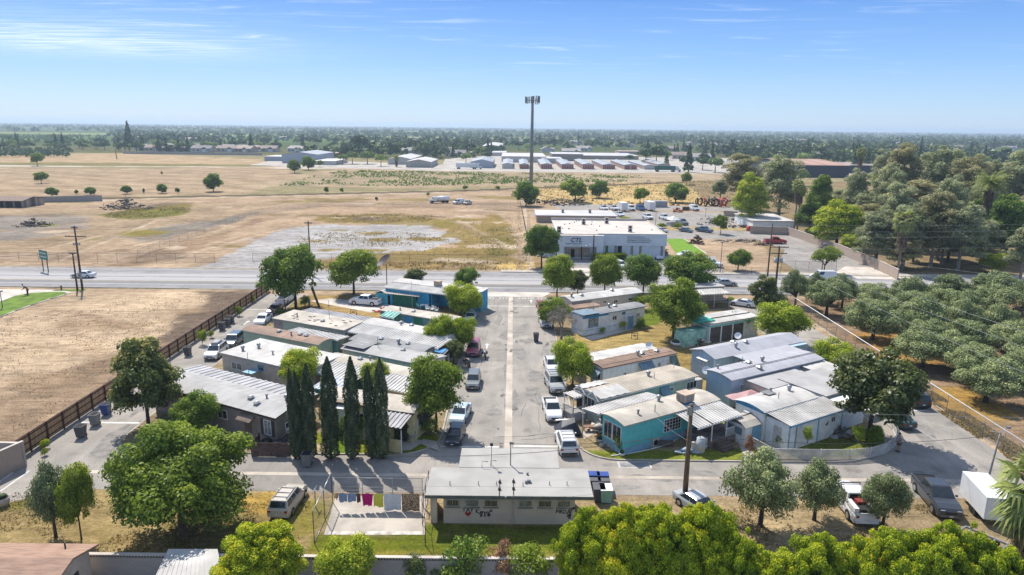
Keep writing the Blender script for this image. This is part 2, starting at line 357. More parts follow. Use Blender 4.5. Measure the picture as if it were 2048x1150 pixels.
def groundmat():
    m, nt, N, L = _nm('open_ground')
    out = N.new('ShaderNodeOutputMaterial'); b = N.new('ShaderNodeBsdfDiffuse')
    tc = N.new('ShaderNodeTexCoord')
    at = N.new('ShaderNodeAttribute'); at.attribute_name = 'col'; aw = N.new('ShaderNodeAttribute'); aw.attribute_name = 'wr'
    sp = N.new('ShaderNodeSeparateColor'); L.new(aw.outputs['Color'], sp.inputs[0])
    def nz(sc, det=4, st=None, dist=0, rot=None):
        n = N.new('ShaderNodeTexNoise'); n.inputs['Scale'].default_value = sc; n.inputs['Detail'].default_value = det; n.inputs['Distortion'].default_value = dist
        if st:
            mp = N.new('ShaderNodeMapping'); mp.inputs['Scale'].default_value = st
            if rot: mp.inputs['Rotation'].default_value = (0, 0, rot)
            L.new(tc.outputs['Object'], mp.inputs[0]); L.new(mp.outputs[0], n.inputs['Vector'])
        else: L.new(tc.outputs['Object'], n.inputs['Vector'])
        return n
    def rng(src, a, b_, c, d):
        r = N.new('ShaderNodeMapRange'); r.inputs['From Min'].default_value = a; r.inputs['From Max'].default_value = b_; r.inputs['To Min'].default_value = c; r.inputs['To Max'].default_value = d
        L.new(src, r.inputs['Value']); return r.outputs['Result']
    def mth(op, a, b_):
        n = N.new('ShaderNodeMath'); n.operation = op
        for i, q in enumerate((a, b_)):
            if isinstance(q, (int, float)): n.inputs[i].default_value = q
            else: L.new(q, n.inputs[i])
        return n.outputs[0]
    big = rng(nz(.07, 6).outputs['Fac'], .3, .7, .76, 1.18)
    mid = rng(nz(.6, 5, dist=.6).outputs['Fac'], .3, .7, .78, 1.16)
    fine = rng(nz(4.5, 3).outputs['Fac'], .3, .7, .70, 1.24)
    trk = rng(nz(.8, 6, (.12, .9, 1), 2.0, .45).outputs['Fac'], .38, .6, .78, 1.08)
    v = mth('MULTIPLY', mth('MULTIPLY', big, mid), mth('MULTIPLY', fine, trk))
    # furrows of the tilled field
    wv = N.new('ShaderNodeTexWave'); wv.bands_direction = 'Y'; wv.inputs['Scale'].default_value = .016; wv.inputs['Distortion'].default_value = 6; wv.inputs['Detail'].default_value = 3; wv.inputs['Detail Scale'].default_value = 1.5
    mp = N.new('ShaderNodeMapping'); mp.inputs['Rotation'].default_value = (0, 0, R_(24)); L.new(tc.outputs['Object'], mp.inputs[0]); L.new(mp.outputs[0], wv.inputs['Vector'])
    fur = rng(wv.outputs['Fac'], 0, 1, .84, 1.06)
    fm = N.new('ShaderNodeMix'); fm.data_type = 'FLOAT'; L.new(sp.outputs[1], fm.inputs[0]); fm.inputs[2].default_value = 1; L.new(fur, fm.inputs[3])
    v = mth('MULTIPLY', v, fm.outputs[0])
    hs = N.new('ShaderNodeHueSaturation'); L.new(at.outputs['Color'], hs.inputs['Color']); L.new(v, hs.inputs['Value'])
    # weeds
    wn = mth('ADD', mth('MULTIPLY', nz(.9, 4, dist=.5).outputs['Fac'], .6), mth('MULTIPLY', nz(.14, 4).outputs['Fac'], .4))
    th = rng(sp.outputs[0], 0, 1, .70, .36)
    wm = mth('MULTIPLY', rng(mth('SUBTRACT', wn, th), -.03, .05, 0, 1), .85)
    wc = N.new('ShaderNodeValToRGB'); wc.color_ramp.elements[0].color = (.10, .085, .035, 1); wc.color_ramp.elements[0].position = .35
    wc.color_ramp.elements[1].color = (.26, .19, .07, 1); wc.color_ramp.elements[1].position = .65
    L.new(nz(2.2, 3).outputs['Fac'], wc.inputs['Fac'])
    sc = N.new('ShaderNodeMix'); sc.data_type = 'RGBA'; sc.inputs[0].default_value = .45; L.new(wc.outputs['Color'], sc.inputs[6]); L.new(hs.outputs['Color'], sc.inputs[7])
    mx = N.new('ShaderNodeMix'); mx.data_type = 'RGBA'; L.new(wm, mx.inputs[0]); L.new(hs.outputs['Color'], mx.inputs[6]); L.new(sc.outputs[2], mx.inputs[7])
    L.new(mx.outputs[2], b.inputs['Color'])
    bp = N.new('ShaderNodeBump'); bp.inputs['Strength'].default_value = .5; bp.inputs['Distance'].default_value = .12
    L.new(mth('ADD', nz(2.5, 5).outputs['Fac'], mth('MULTIPLY', wm, .6)), bp.inputs['Height']); L.new(bp.outputs['Normal'], b.inputs['Normal'])
    L.new(b.outputs[0], out.inputs['Surface']); return m
GMAT = groundmat()
def grid_mesh(name, xs, ys, z=0.0, poly=None, relief=0.0):
    X, Y = np.meshgrid(np.array(xs, float), np.array(ys, float))
    ny, nx = X.shape; idx = np.arange(nx*ny).reshape(ny, nx)
    q = np.stack([idx[:-1, :-1], idx[:-1, 1:], idx[1:, 1:], idx[1:, :-1]], -1).reshape(-1, 4)
    x = X.ravel().copy(); y = Y.ravel().copy()
    if poly:
        d = sdist(x, y, poly); inside = d >= 0
        q = q[inside[q].any(axis=1)]
        used = np.unique(q); bad = used[~inside[used]]
        for i in bad:
            best = None
            for k in range(len(poly)):
                ax, ay = poly[k]; bx, by = poly[(k+1) % len(poly)]; ex, ey = bx-ax, by-ay
                t = max(0, min(1, ((x[i]-ax)*ex+(y[i]-ay)*ey)/(ex*ex+ey*ey+1e-9))); cx, cy = ax+t*ex, ay+t*ey; dd = (cx-x[i])**2+(cy-y[i])**2
                if best is None or dd < best[0]: best = (dd, cx, cy)
            x[i], y[i] = best[1], best[2]
        rem = np.full(nx*ny, -1); rem[used] = np.arange(len(used)); q = rem[q]; x = x[used]; y = y[used]
    zz = np.full(x.shape, z)
    if relief: zz = zz+(fbm(x, y, 9, 5, 3)-.5)*relief*ss(y, 150, 220)
    n = len(x); me = bpy.data.meshes.new(name); me.vertices.add(n); me.loops.add(4*len(q)); me.polygons.add(len(q))
    me.vertices.foreach_set('co', np.stack([x, y, zz], -1).ravel())
    me.loops.foreach_set('vertex_index', q.ravel().astype(np.int32)); me.polygons.foreach_set('loop_start', np.arange(len(q), dtype=np.int32)*4)
    me.update(calc_edges=True)
    col, weed, rows = paint_xy(x, y)
    a = me.color_attributes.new('col', 'FLOAT_COLOR', 'POINT'); a.data.foreach_set('color', np.concatenate([col, np.ones((n, 1))], 1).ravel())
    a = me.color_attributes.new('wr', 'FLOAT_COLOR', 'POINT'); a.data.foreach_set('color', np.stack([weed, rows, rows*0, rows*0+1], -1).ravel())
    me.materials.append(GMAT); return me
def geo(a, b, s0, k):
    r = [a]
    while r[-1] < b: r.append(r[-1]+max(s0, k*(r[-1]-a if a == 0 else r[-1])))
    return r
ys = geo(18, 12500, .4, .011)
xp = [0]
while xp[-1] < 12000: xp.append(xp[-1]+max(.75, (xp[-1]-95)*.035))
xs = [-v for v in xp[:0:-1]]+xp
struct(put('ground', grid_mesh('ground', xs, ys, 0.0)))
# ---------------------------------------------------------------- asphalt and concrete sheets
def asph(name, col, patch, line=True, var=.1, warm=None):
    m, nt, N, L = _nm(name)
    out = N.new('ShaderNodeOutputMaterial'); b = N.new('ShaderNodeBsdfPrincipled'); b.inputs['Roughness'].default_value = .9; b.inputs['Specular IOR Level'].default_value = .2
    tc = N.new('ShaderNodeTexCoord')
    def nz(sc, det, dist=0, st=(1, 1, 1)):
        mp = N.new('ShaderNodeMapping'); mp.inputs['Scale'].default_value = st; L.new(tc.outputs['Object'], mp.inputs[0])
        n = N.new('ShaderNodeTexNoise'); n.inputs['Scale'].default_value = sc; n.inputs['Detail'].default_value = det; n.inputs['Distortion'].default_value = dist; L.new(mp.outputs[0], n.inputs['Vector']); return n.outputs['Fac']
    def rng(src, a, b_, c, d):
        r = N.new('ShaderNodeMapRange'); r.inputs['From Min'].default_value = a; r.inputs['From Max'].default_value = b_; r.inputs['To Min'].default_value = c; r.inputs['To Max'].default_value = d; L.new(src, r.inputs['Value']); return r.outputs['Result']
    cr = N.new('ShaderNodeValToRGB'); e = cr.color_ramp.elements; e[0].position = .38; e[1].position = .66
    e[0].color = c4(patch); e[1].color = c4(col); L.new(nz(.16, 6, 1.0), cr.inputs['Fac'])
    hs = N.new('ShaderNodeHueSaturation'); L.new(cr.outputs['Color'], hs.inputs['Color'])
    mu = N.new('ShaderNodeMath'); mu.operation = 'MULTIPLY'; L.new(rng(nz(7, 3), .3, .7, 1-var*1.3, 1+var), mu.inputs[0]); L.new(rng(nz(.8, 5, .5, (1, .12, 1) if line else (.12, 1, 1)), .3, .7, 1-var, 1+var), mu.inputs[1])
    # oil stains and cracks
    vo = N.new('ShaderNodeTexVoronoi'); vo.feature = 'DISTANCE_TO_EDGE'; vo.inputs['Scale'].default_value = .22
    mpv = N.new('ShaderNodeMapping'); L.new(tc.outputs['Object'], mpv.inputs[0]); 
    dn = N.new('ShaderNodeTexNoise'); dn.inputs['Scale'].default_value = 1.2; dn.inputs['Detail'].default_value = 4; L.new(tc.outputs['Object'], dn.inputs['Vector'])
    va = N.new('ShaderNodeVectorMath'); va.operation = 'MULTIPLY_ADD'; va.inputs[1].default_value = (1.6, 1.6, 0); L.new(dn.outputs['Color'], va.inputs[0]); L.new(mpv.outputs[0], va.inputs[2]); L.new(va.outputs[0], vo.inputs['Vector'])
    crk = rng(vo.outputs['Distance'], .003, .010, .84, 1.0)
    m2 = N.new('ShaderNodeMath'); m2.operation = 'MULTIPLY'; L.new(mu.outputs[0], m2.inputs[0]); L.new(crk, m2.inputs[1])
    oil = rng(nz(.33, 3, .4), .60, .70, 1.0, .74)
    m3 = N.new('ShaderNodeMath'); m3.operation = 'MULTIPLY'; L.new(m2.outputs[0], m3.inputs[0]); L.new(oil, m3.inputs[1])
    L.new(m3.outputs[0], hs.inputs['Value']); L.new(hs.outputs['Color'], b.inputs['Base Color'])
    L.new(b.outputs[0], out.inputs['Surface']); return m
AS_P = asph('park_asphalt', (.33, .30, .265), (.24, .22, .198))
AS_H = asph('highway_asphalt', (.26, .25, .25), (.215, .21, .212), False, .06)
AS_Y = asph('yard_asphalt', (.30, .275, .25), (.24, .222, .205))
def sheet(name, poly, z, m): 
    b = MB(); b.add([(x, y, z) for x, y in poly], [tuple(range(len(poly)))])
    return struct(b.build(name, m))
def rect(x0, x1, y0, y1): return [(x0, y0), (x1, y0), (x1, y1), (x0, y1)]
WX, EX = -44.6, 46.6      # lane outer edges
HY0, HY1 = 126.6, 144.5
sheet('highway', rect(-900, 900, HY0, HY1), .012, AS_H)
sheet('shoulder', rect(-900, -2.5, HY1+.003, HY1+1.8), .010, mat('shoulder_dirt', (.30, .25, .2), .95, .15, .4))
# lane bands (resealed strips) and markings
LB = mat('highway_wear', (.36, .345, .34), .9, .07, .3, stretch=(.05, 1, 1)); LB2 = mat('highway_seal', (.20, .195, .2), .9, .1, .3, stretch=(.05, 1, 1))
sheet('highway_strip', rect(-900, 900, 137.0, 139.6), .018, LB); sheet('highway_strip', rect(-900, 900, 133.0, 136.2), .018, LB)
sheet('highway_strip', rect(-900, 900, 130.4, 132.4), .018, LB2)
MK = mat('road_marking', (.62, .61, .58), .8, .12, 1); MKY = mat('yellow_marking', (.42, .33, .12), .8, .2, 1)
for y, w, m in ((143.6, .16, MK), (140.2, .14, MK), (132.7, .14, MKY), (132.4, .14, MKY), (130.0, .2, MK)):
    sheet('road_marking', rect(-900, 900, y, y+w), .026, m)
b = MB()
for i in range(-10, 12): b.box(i*12.0-1.5, i*12.0+1.5, 136.5, 136.64, .018, .026)
struct(b.build('road_marking', MK))
struct(MB().box(-2.4, 900, HY1, HY1+.16, 0, .14).build('kerb', KERB)); struct(MB().box(-900, -60, HY0-.18, HY0, 0, .13).build('kerb', KERB))
struct(MB().box(-45, -6.6, HY0-.18, HY0, 0, .13).build('kerb', KERB)); struct(MB().box(6.8, 900, HY0-.18, HY0, 0, .13).build('kerb', KERB))
sheet('pavement', rect(-2.4, 900, HY1+.16, HY1+2.4), .13, CONC)
sheet('driveway_apron', [(-9, HY0-.004), (-6.2, 122.9), (5.6, 122.9), (7.4, HY0-.004)], .02, CONCW)
# park asphalt: one sheet under the two raised blocks
parkpoly = [(WX, 36), (WX+.6, 40), (-37, 53.3), (37.5, 53.3), (49, 53.3), (EX, 58), (EX, 122.8), (-44.6, 122.8)]
sheet('park_street', [(WX-1.2, 47), (-42, 50), (-37, 53.3), (40, 53.3), (50, 52), (EX+.3, 60), (EX+.3, 122.85), (WX-1.2, 122.85)], .012, AS_P)
def rrect(x0, x1, y0, y1, r):
    out = []
    for cx, cy, a0, rr in ((x1-r[1], y0+r[1], -90, r[1]), (x1-r[2], y1-r[2], 0, r[2]), (x0+r[3], y1-r[3], 90, r[3]), (x0+r[0], y0+r[0], 180, r[0])):
        for i in range(7): a = R_(a0+15*i); out.append((cx+rr*math.cos(a), cy+rr*math.sin(a)))
    return out
BL = rrect(-37.6, -6.9, 60.2, 122.6, (3.0, 4.0, 5.0, 3.0)); BR = rrect(6.6, 37.8, 59.6, 122.6, (3.6, 8.0, 4.0, 5.0))
# block paint
zone([(-38, 59), (-6, 59), (-6, 123), (-38, 123)], (.27, .215, .135), .2, .5, .45)
zone([(6, 59), (38.5, 59), (38.5, 123), (6, 123)], (.29, .225, .135), .2, .5, .4)
zone([(-37, 106), (-7, 106), (-7, 123), (-37, 123)], (.29, .225, .09), .6, 1.5, .3)
zone(pxp((640, 590), (760, 590), (760, 680), (700, 660), (600, 620)), (.33, .23, .10), .6, 1.5, .25)
zone(pxp((410, 745), (470, 760), (600, 800), (580, 830), (440, 780)), (.16, .15, .05), .5, 1.5, .6)
zone(pxp((630, 870), (870, 870), (900, 925), (600, 925)), (.17, .19, .02), .4, .8, .3)
zone(pxp((660, 880), (700, 880), (720, 925), (670, 925)), (.12, .19, .015), .4, .6, .2); zone(pxp((630, 890), (650, 890), (650, 925), (630, 925)), (.33, .27, .16), .4, .8, .2)
zone(pxp((1140, 640), (1350, 640), (1330, 700), (1160, 700)), (.34, .25, .10), .6, 1.5, .35); zone(pxp((1290, 620), (1330, 625), (1320, 650), (1270, 655)), (.15, .19, .03), .5, 1, .3)
zone(pxp((1155, 900), (1550, 900), (1560, 930), (1170, 935)), (.155, .175, .028), .5, .8, .3)
zone(pxp((1165, 800), (1215, 800), (1250, 870), (1165, 880)), (.40, .29, .19), .5, 1, .1)
zone(pxp((1340, 700), (1420, 700), (1400, 800), (1330, 760)), (.30, .21, .08), .6, 1.5, .4)
zone(pxp((1430, 800), (1480, 800), (1470, 870), (1430, 850)), (.19, .2, .02), .4, .6, .2)
zone(pxp((1560, 870), (1790, 850), (1760, 915), (1580, 915)), (.14, .16, .03), .5, .8, .35)
zone(pxp((1140, 575), (1500, 575), (1500, 612), (1140, 600)), (.26, .22, .08), .6, 1.5, .3)
for nm, pl in (('block_ground', BL), ('block_ground', BR)):
    x0 = min(p[0] for p in pl); x1 = max(p[0] for p in pl); y0 = min(p[1] for p in pl); y1 = max(p[1] for p in pl)
    struct(put(nm, grid_mesh(nm, np.arange(x0, x1+.34, .33), np.arange(y0, y1+.34, .33), .10, pl)))
    cx, cy = (x0+x1)/2, (y0+y1)/2; b = MB(); n = len(pl)
    ou = []
    for i, (x, y) in enumerate(pl):
        p, q = pl[i-1], pl[(i+1) % n]; tx, ty = q[0]-p[0], q[1]-p[1]; l = math.hypot(tx, ty); ou.append((x+ty/l*.17, y-tx/l*.17))
    vs = [(x, y, .125) for x, y in pl]+[(x, y, .125) for x, y in ou]+[(x, y, 0) for x, y in ou]+[(x, y, 0) for x, y in pl]
    fs = []
    for i in range(n):
        j = (i+1) % n; fs += [(i, n+i, n+j, j), (n+i, 2*n+i, 2*n+j, n+j), (i, j, 3*n+j, 3*n+i)]
    b.add(vs, fs); struct(b.build('kerb', KERB))
BZ = .10   # block level
# valley gutter down the street and across the cross street
GUT = mat('gutter_concrete', (.50, .44, .37), .9, .1, .35, col2=(.33, .28, .23))
b = MB()
for i in range(22): b.box(-.58, .17, 60.2+i*2.85, 60.2+i*2.85+2.81, .012, .02)
struct(b.build('gutter', GUT))
b = MB()
for i in range(-11, 12): b.box(i*3.4, i*3.4+3.37, 56.05, 56.6, .012, .02)
struct(b.build('gutter', GUT))
# painted lines on the street
b = MB()
for x0, x1, y, w in ((-6.6, -.62, 116.0, .3), (.22, 6.4, 116.0, .3), (-6.7, -.7, 61.9, .3), (.3, 6.4, 62.1, .35), (-44, -38, 112.0, .25), (38.2, 46, 72.0, .3), (-44, -38, 66.5, .35)): b.box(x0, x1, y, y+w, .012, .019)
b.box(-43.6, -43.45, 50.5, 56, .012, .019); b.box(-42.4, -42.25, 50.5, 56.4, .012, .019)
rs_ = random.Random(9); pb, ob = MB(), MB()
def _blot(b, x, y, rx, ry, z, n=11):
    b.add([(x+rx*math.cos(6.283*i/n)*rs_.uniform(.6, 1.2), y+ry*math.sin(6.283*i/n)*rs_.uniform(.6, 1.2), z) for i in range(n)], [tuple(range(n))])
for i in range(16): _blot(pb, rs_.uniform(-6, 6), rs_.uniform(62, 120), rs_.uniform(.5, 1.4), rs_.uniform(1, 4), .0135+i*.0002)
for i in range(14): _blot(pb, rs_.choice((rs_.uniform(-43, -38), rs_.uniform(39, 45))), rs_.uniform(60, 118), rs_.uniform(.5, 1.2), rs_.uniform(1, 4), .0135+i*.0002)
for i in range(10): _blot(pb, rs_.uniform(-34, 36), rs_.uniform(54, 59), rs_.uniform(1, 4), rs_.uniform(.3, .9), .0135+i*.0002)
for i in range(46): _blot(ob, rs_.choice((-5.2, 5.0, -5.5, 5.3, -.9, .6, .0))+rs_.gauss(0, .35), rs_.uniform(61, 120), rs_.uniform(.08, .4), rs_.uniform(.12, .7), .0212+i*.00005)
struct(pb.build('asphalt_patch', mat('asphalt_patch', (.25, .232, .212), .95, .15, 1.2))); struct(ob.build('oil_stain', mat('oil_stain', (.17, .15, .135), .7, .3, 2)))
cb_ = MB()
for i in range(26):
    x, y = rs_.uniform(-6.5, 6.3), rs_.uniform(62, 120); dx, dy = rs_.choice(((1, .1), (.08, 1))); p = [(x, y, .015)]
    for k in range(rs_.randrange(3, 8)): x = min(6.4, max(-6.6, x+dx*rs_.uniform(.4, 1)+rs_.gauss(0, .14))); y += dy*rs_.uniform(.5, 1.4)+rs_.gauss(0, .14); p.append((x, y, .015))
    cb_.tube(p, .022, 3, cap=False)
struct(cb_.build('crack_seal', mat('crack_seal', (.13, .12, .115), .9)))
def arrow(b, x, y, d, s=1.0):
    b.box(x-.09*s, x+.09*s, y-1.0*s, y+.6*s, .012, .019); b.add([(x-.4*s, y+d*.6*s, .019), (x+.4*s, y+d*.6*s, .019), (x, y+d*1.4*s, .019)], [(0, 1, 2)])
arrow(b, -3.4, 93.5, 1); arrow(b, 3.4, 119.3, 1); arrow(b, -41, 71.5, 1); arrow(b, 42, 75.5, -1); arrow(b, -41, 104, 1); arrow(b, -2.6, 61.5, 1, .6)
rr = random.Random(3)
for k in range(20):   # worn lettering across the mouth of the street
    if k in (5, 10, 11, 17): continue
    x = -5.6+k*.57; 
    b.box(x, x+.1, 121.2, 122.4, .012, .019)
    if rr.random() < .7: b.box(x+.1, x+.34, 122.25, 122.4, .012, .019)
    if rr.random() < .5: b.box(x+.1, x+.34, 121.75, 121.88, .012, .019)
    if rr.random() < .5: b.box(x+.34, x+.42, 121.2, 122.4, .012, .019)
struct(b.build('road_marking', MK))
# concrete pads
def pad(name, pts, z=.112, m=None, pxx=True):
    return sheet(name, pxp(*pts) if pxx else pts, z, m or CONC)
pad('concrete_pad', ((648, 1070), (672, 992), (855, 992), (850, 1070)), .02)
sheet('worn_concrete', pxp((660, 1063), (845, 1063), (842, 1070), (655, 1070)), .026, mat('limed_concrete', (.62, .56, .5), .9, .2, 1.5))
pad('concrete_path', ((620, 603), (660, 598), (780, 608), (776, 622), (740, 626)), .112, CONCW)
pad('concrete_path', ((1165, 677), (1250, 655), (1268, 659), (1185, 682)), .112, CONCW)
pad('concrete_path', ((1470, 872), (1482, 870), (1500, 899), (1516, 921), (1490, 921)), .112, CONC)
pad('concrete_path', ((846, 880), (872, 884), (880, 905), (842, 890)), .112, CONC)
pad('concrete_path', ((770, 905), (812, 876), (850, 884), (822, 902)), .108, CONC)
pad('concrete_path', ((443, 752), (480, 762), (582, 808), (574, 815), (470, 775)), .112, CONC)
pad('concrete_path', ((1165, 865), (1190, 858), (1196, 866), (1168, 880)), .112, CONC)
pad('concrete_pad', ((1520, 888), (1545, 878), (1580, 900), (1560, 905)), .112, CONC)
pad('concrete_path', ((540, 640), (600, 640), (700, 660), (700, 668), (600, 655)), .108, CONC)
pad('patio_slab', ((760, 628), (880, 640), (890, 600), (790, 590)), .106, mat('patio_slab', (.2, .17, .15), .9, .2))
# left forecourt with lawn
sheet('forecourt', pxp((-400, 700), (0, 603), (60, 586), (155, 585.5), (108, 579.5), (-400, 575)), .02, CONCW)
GR = mat('mown_grass', (.13, .22, .012), .95, .22, .5, fine=30, bump=.3); 
lawnp = [(0, 633), (30, 621), (60, 610), (100, 597), (126, 590), (135, 586.5), (128, 584), (100, 584), (60, 586.5), (30, 592), (0, 604), (-120, 650), (-200, 700)]
sheet('lawn', pxp(*lawnp), .05, GR)
sheet('lawn', pxp((107, 580.5), (170, 578.5), (172, 580), (160, 582), (105, 582)), .05, GR)
b = MB()
cp = [G(x, y+.8) for x, y in ((-200, 702), (0, 634), (30, 622), (60, 611), (100, 598), (128, 590), (140, 586))]
for p, q in zip(cp, cp[1:]): b.bar((p[0], p[1], .04), (q[0], q[1], .04), .13, 0, 4)
struct(b.build('lawn_edging', CONCW))
# yards north of the highway: asphalt, concrete, lawn
sheet('yard_lot', pxp((1205, 541), (1100, 540), (1110, 512), (1335, 512), (1430, 512), (1445, 538), (1450, 546), (1210, 545)), .016, AS_Y)
sheet('car_park', pxp((1100, 420), (1480, 426), (1500, 440), (1470, 462), (1590, 462), (1690, 510), (1760, 540), (1600, 546), (1560, 520), (1570, 500), (1510, 478), (1330, 478), (1300, 440), (1240, 445), (1150, 450), (1060, 430)), .016, AS_Y)
sheet('car_park', pxp((1120, 419), (1500, 423), (1480, 414), (1100, 408)), .016, AS_Y)
sheet('driveway', pxp((1660, 556), (1850, 561), (1775, 536), (1690, 533), (1670, 545)), .024, CONCW)
sheet('driveway', pxp((1128, 550), (1178, 552), (1182, 536), (1140, 536)), .024, CONCW)
sheet('lawn', pxp((1331, 478), (1367, 477.5), (1412, 508), (1353, 508)), .06, mat('bright_turf', (.14, .27, .008), .95, .12, .8, fine=25))
sheet('lawn_edging', pxp((1367, 477.5), (1369, 477.5), (1415, 508), (1412, 508)), .055, CONCW)
sheet('dry_verge', pxp((1320, 452), (1490, 456), (1500, 461), (1325, 461)), .03, mat('dry_verge_grass', (.40, .30, .13), .95, .25, 1.2))
sheet('forecourt_walk', pxp((1110, 524), (1190, 524), (1200, 509), (1335, 509), (1345, 516), (1200, 517), (1195, 530), (1112, 530)), .03, mat('forecourt_grey', (.2, .21, .23), .9, .15))
# storage yard paving
sheet('storage_paving', pxp((880, 342), (1400, 347), (1640, 352), (1600, 318), (990, 310), (890, 318)), .03, mat('storage_paving', (.42, .38, .33), .9, .15, .1))
sheet('storage_paving', pxp((500, 330), (880, 342), (890, 330), (560, 318)), .035, mat('storage_paving', (.42, .38, .33), .9, .15, .1))
# ---------------------------------------------------------------- foliage
LM = dict(
 broad=leafmat('leaf_broad', (0.0935, 0.162, 0.0218), (0.312, 0.392, 0.0436), (0.591, 0.561, 0.0763)),
 lime=leafmat('leaf_lime', (0.128, 0.211, 0.0218), (0.445, 0.519, 0.0381), (0.731, 0.648, 0.0763), trans=.42),
 deep=leafmat('leaf_deep', (0.0701, 0.136, 0.0274), (0.202, 0.301, 0.0436), (0.405, 0.444, 0.0748)),
 magn=leafmat('leaf_magnolia', (0.0545, 0.0814, 0.0238), (0.202, 0.237, 0.053), (0.655, 0.548, 0.185), gloss=.03),
 yell=leafmat('leaf_yellow', (.11, .20, .012), (.47, .53, .022), (.70, .50, .03), trans=.34),
 oliv=leafmat('leaf_olive', (.10, .135, .06), (.33, .38, .165), (.56, .59, .29), trans=.25),
 euca=leafmat('leaf_eucalyptus', (.16, .185, .095), (.44, .47, .25), (.6, .55, .28), trans=.4),
 eucb=leafmat('leaf_eucalyptus_brown', (.17, .17, .08), (.46, .43, .21), (.62, .5, .24), trans=.4),
 cypr=leafmat('leaf_cypress', (.03, .05, .02), (.10, .125, .045), (.20, .21, .08), trans=.15, gloss=.03),
 fard=leafmat('leaf_far_dark', (0.026, 0.0649, 0.026), (0.0779, 0.13, 0.0454), None, trans=.15, gloss=.02),
 farm=leafmat('leaf_far_mid', (0.0779, 0.136, 0.0389), (0.208, 0.286, 0.0714), None, trans=.2, gloss=.02),
 farl=leafmat('leaf_far_light', (0.13, 0.208, 0.0389), (0.338, 0.428, 0.0909), None, trans=.2, gloss=.02),
 palm=leafmat('leaf_palm', (0.14, 0.187, 0.0467), (0.389, 0.421, 0.14), (0.655, 0.561, 0.265), trans=.25),
 pink=leafmat('leaf_flowering', (0.0779, 0.14, 0.0312), (0.234, 0.249, 0.0935), (0.72, 0.436, 0.436), trans=.3),
 rust=leafmat('leaf_rusty', (0.218, 0.125, 0.0779), (0.467, 0.265, 0.156), (0.561, 0.405, 0.202), trans=.3),
 dry=leafmat('dry_twigs', (0.142, 0.118, 0.0944), (0.295, 0.26, 0.224), None, trans=.1))
BARK = mat('bark', (.16, .12, .09), .95, .25, 3, stretch=(3, 3, .6)); BARKP = mat('bark_pale', (.34, .29, .24), .95, .25, 2, stretch=(3, 3, .6))
BARKD = mat('bark_dark', (.08, .06, .05), .95, .25, 3, stretch=(3, 3, .6)); TWIG = mat('grey_twig', (.27, .245, .23), .95, .2, 3)
def leaf_mesh(name, C, S, rng, m, out=None, flat=.0, asp=.6, up=.35):
    """one quad per leaf clump: centres C, sizes S, normals biased to 'out'"""
    n = len(C); r = rng.normal(size=(n, 3))
    if out is not None: r = r*.55+out*1.0
    r[:, 2] += up; r /= np.linalg.norm(r, axis=1)[:, None]
    t = rng.normal(size=(n, 3)); t -= (t*r).sum(1)[:, None]*r; t /= np.linalg.norm(t, axis=1)[:, None]
    b = np.cross(r, t); s = (S*(.65+.7*rng.random(n)))[:, None]
    v = np.stack([C+t*s*.55, C+b*s*asp*.5, C-t*s*.5, C-b*s*asp*.5], 1)
    me = bpy.data.meshes.new(name); me.vertices.add(4*n); me.loops.add(4*n); me.polygons.add(n)
    me.vertices.foreach_set('co', v.ravel()); me.loops.foreach_set('vertex_index', np.arange(4*n, dtype=np.int32)); me.polygons.foreach_set('loop_start', np.arange(n, dtype=np.int32)*4)
    me.update(calc_edges=True)
    me.materials.append(m); return me
def setlv(me, lv):
    a = me.attributes.new('lv', 'FLOAT', 'POINT'); a.data.foreach_set('value', np.repeat(np.clip(lv, 0, 1), 4).astype(np.float32))
def sph(rng, n):
    v = rng.normal(size=(n, 3)); return v/np.linalg.norm(v, axis=1)[:, None]
def crown(name, m, r, h, z0, nl, nleaf, leaf, seed, lobe=.30, shape='round', irr=.25, asp=.6, up=.35, tips=0.0):
    """crown of nl leaf clumps over an uneven envelope; returns mesh and clump centres"""
    rng = np.random.default_rng(seed)
    d = sph(rng, nl*3); d = d[d[:, 2] > -.8][:nl]; nl = len(d)
    k = 1-irr*rng.random(nl)
    # low frequency dents
    lf = np.array([mnoise.noise(Vector((float(a[0])*1.3+seed, float(a[1])*1.3, float(a[2])*1.3))) for a in d]); k = k*(1+irr*1.3*lf)
    if shape == 'round': prof = np.ones(nl)
    elif shape == 'tall': prof = 1-.35*np.clip(d[:, 2], -1, 1)
    elif shape == 'flat': prof = 1+.0*d[:, 2]
    fill = np.where(rng.random(nl) < .25, rng.random(nl)*.6+.2, .80)
    c = np.stack([d[:, 0]*r*prof*k*fill, d[:, 1]*r*prof*k*fill, z0+h*.5+d[:, 2]*h*.5*k*fill], 1)
    lr = (r*lobe)*(.45+1.1*rng.random(nl))
    w = lr**2; w /= w.sum(); cnt = rng.multinomial(nleaf, w); idx = np.repeat(np.arange(nl), cnt); n = len(idx)
    e = sph(rng, n); e[:, 2] = np.where(e[:, 2] < -.35, -e[:, 2], e[:, 2]); rad = (.5+.62*rng.random(n))
    C = c[idx]+e*(lr[idx]*rad)[:, None]*np.array([1, 1, .8])
    bright = rng.random(nl)
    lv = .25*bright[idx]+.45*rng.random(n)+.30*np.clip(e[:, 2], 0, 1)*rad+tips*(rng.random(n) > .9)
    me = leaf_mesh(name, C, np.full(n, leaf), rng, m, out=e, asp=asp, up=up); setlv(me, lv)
    return me, c, lr
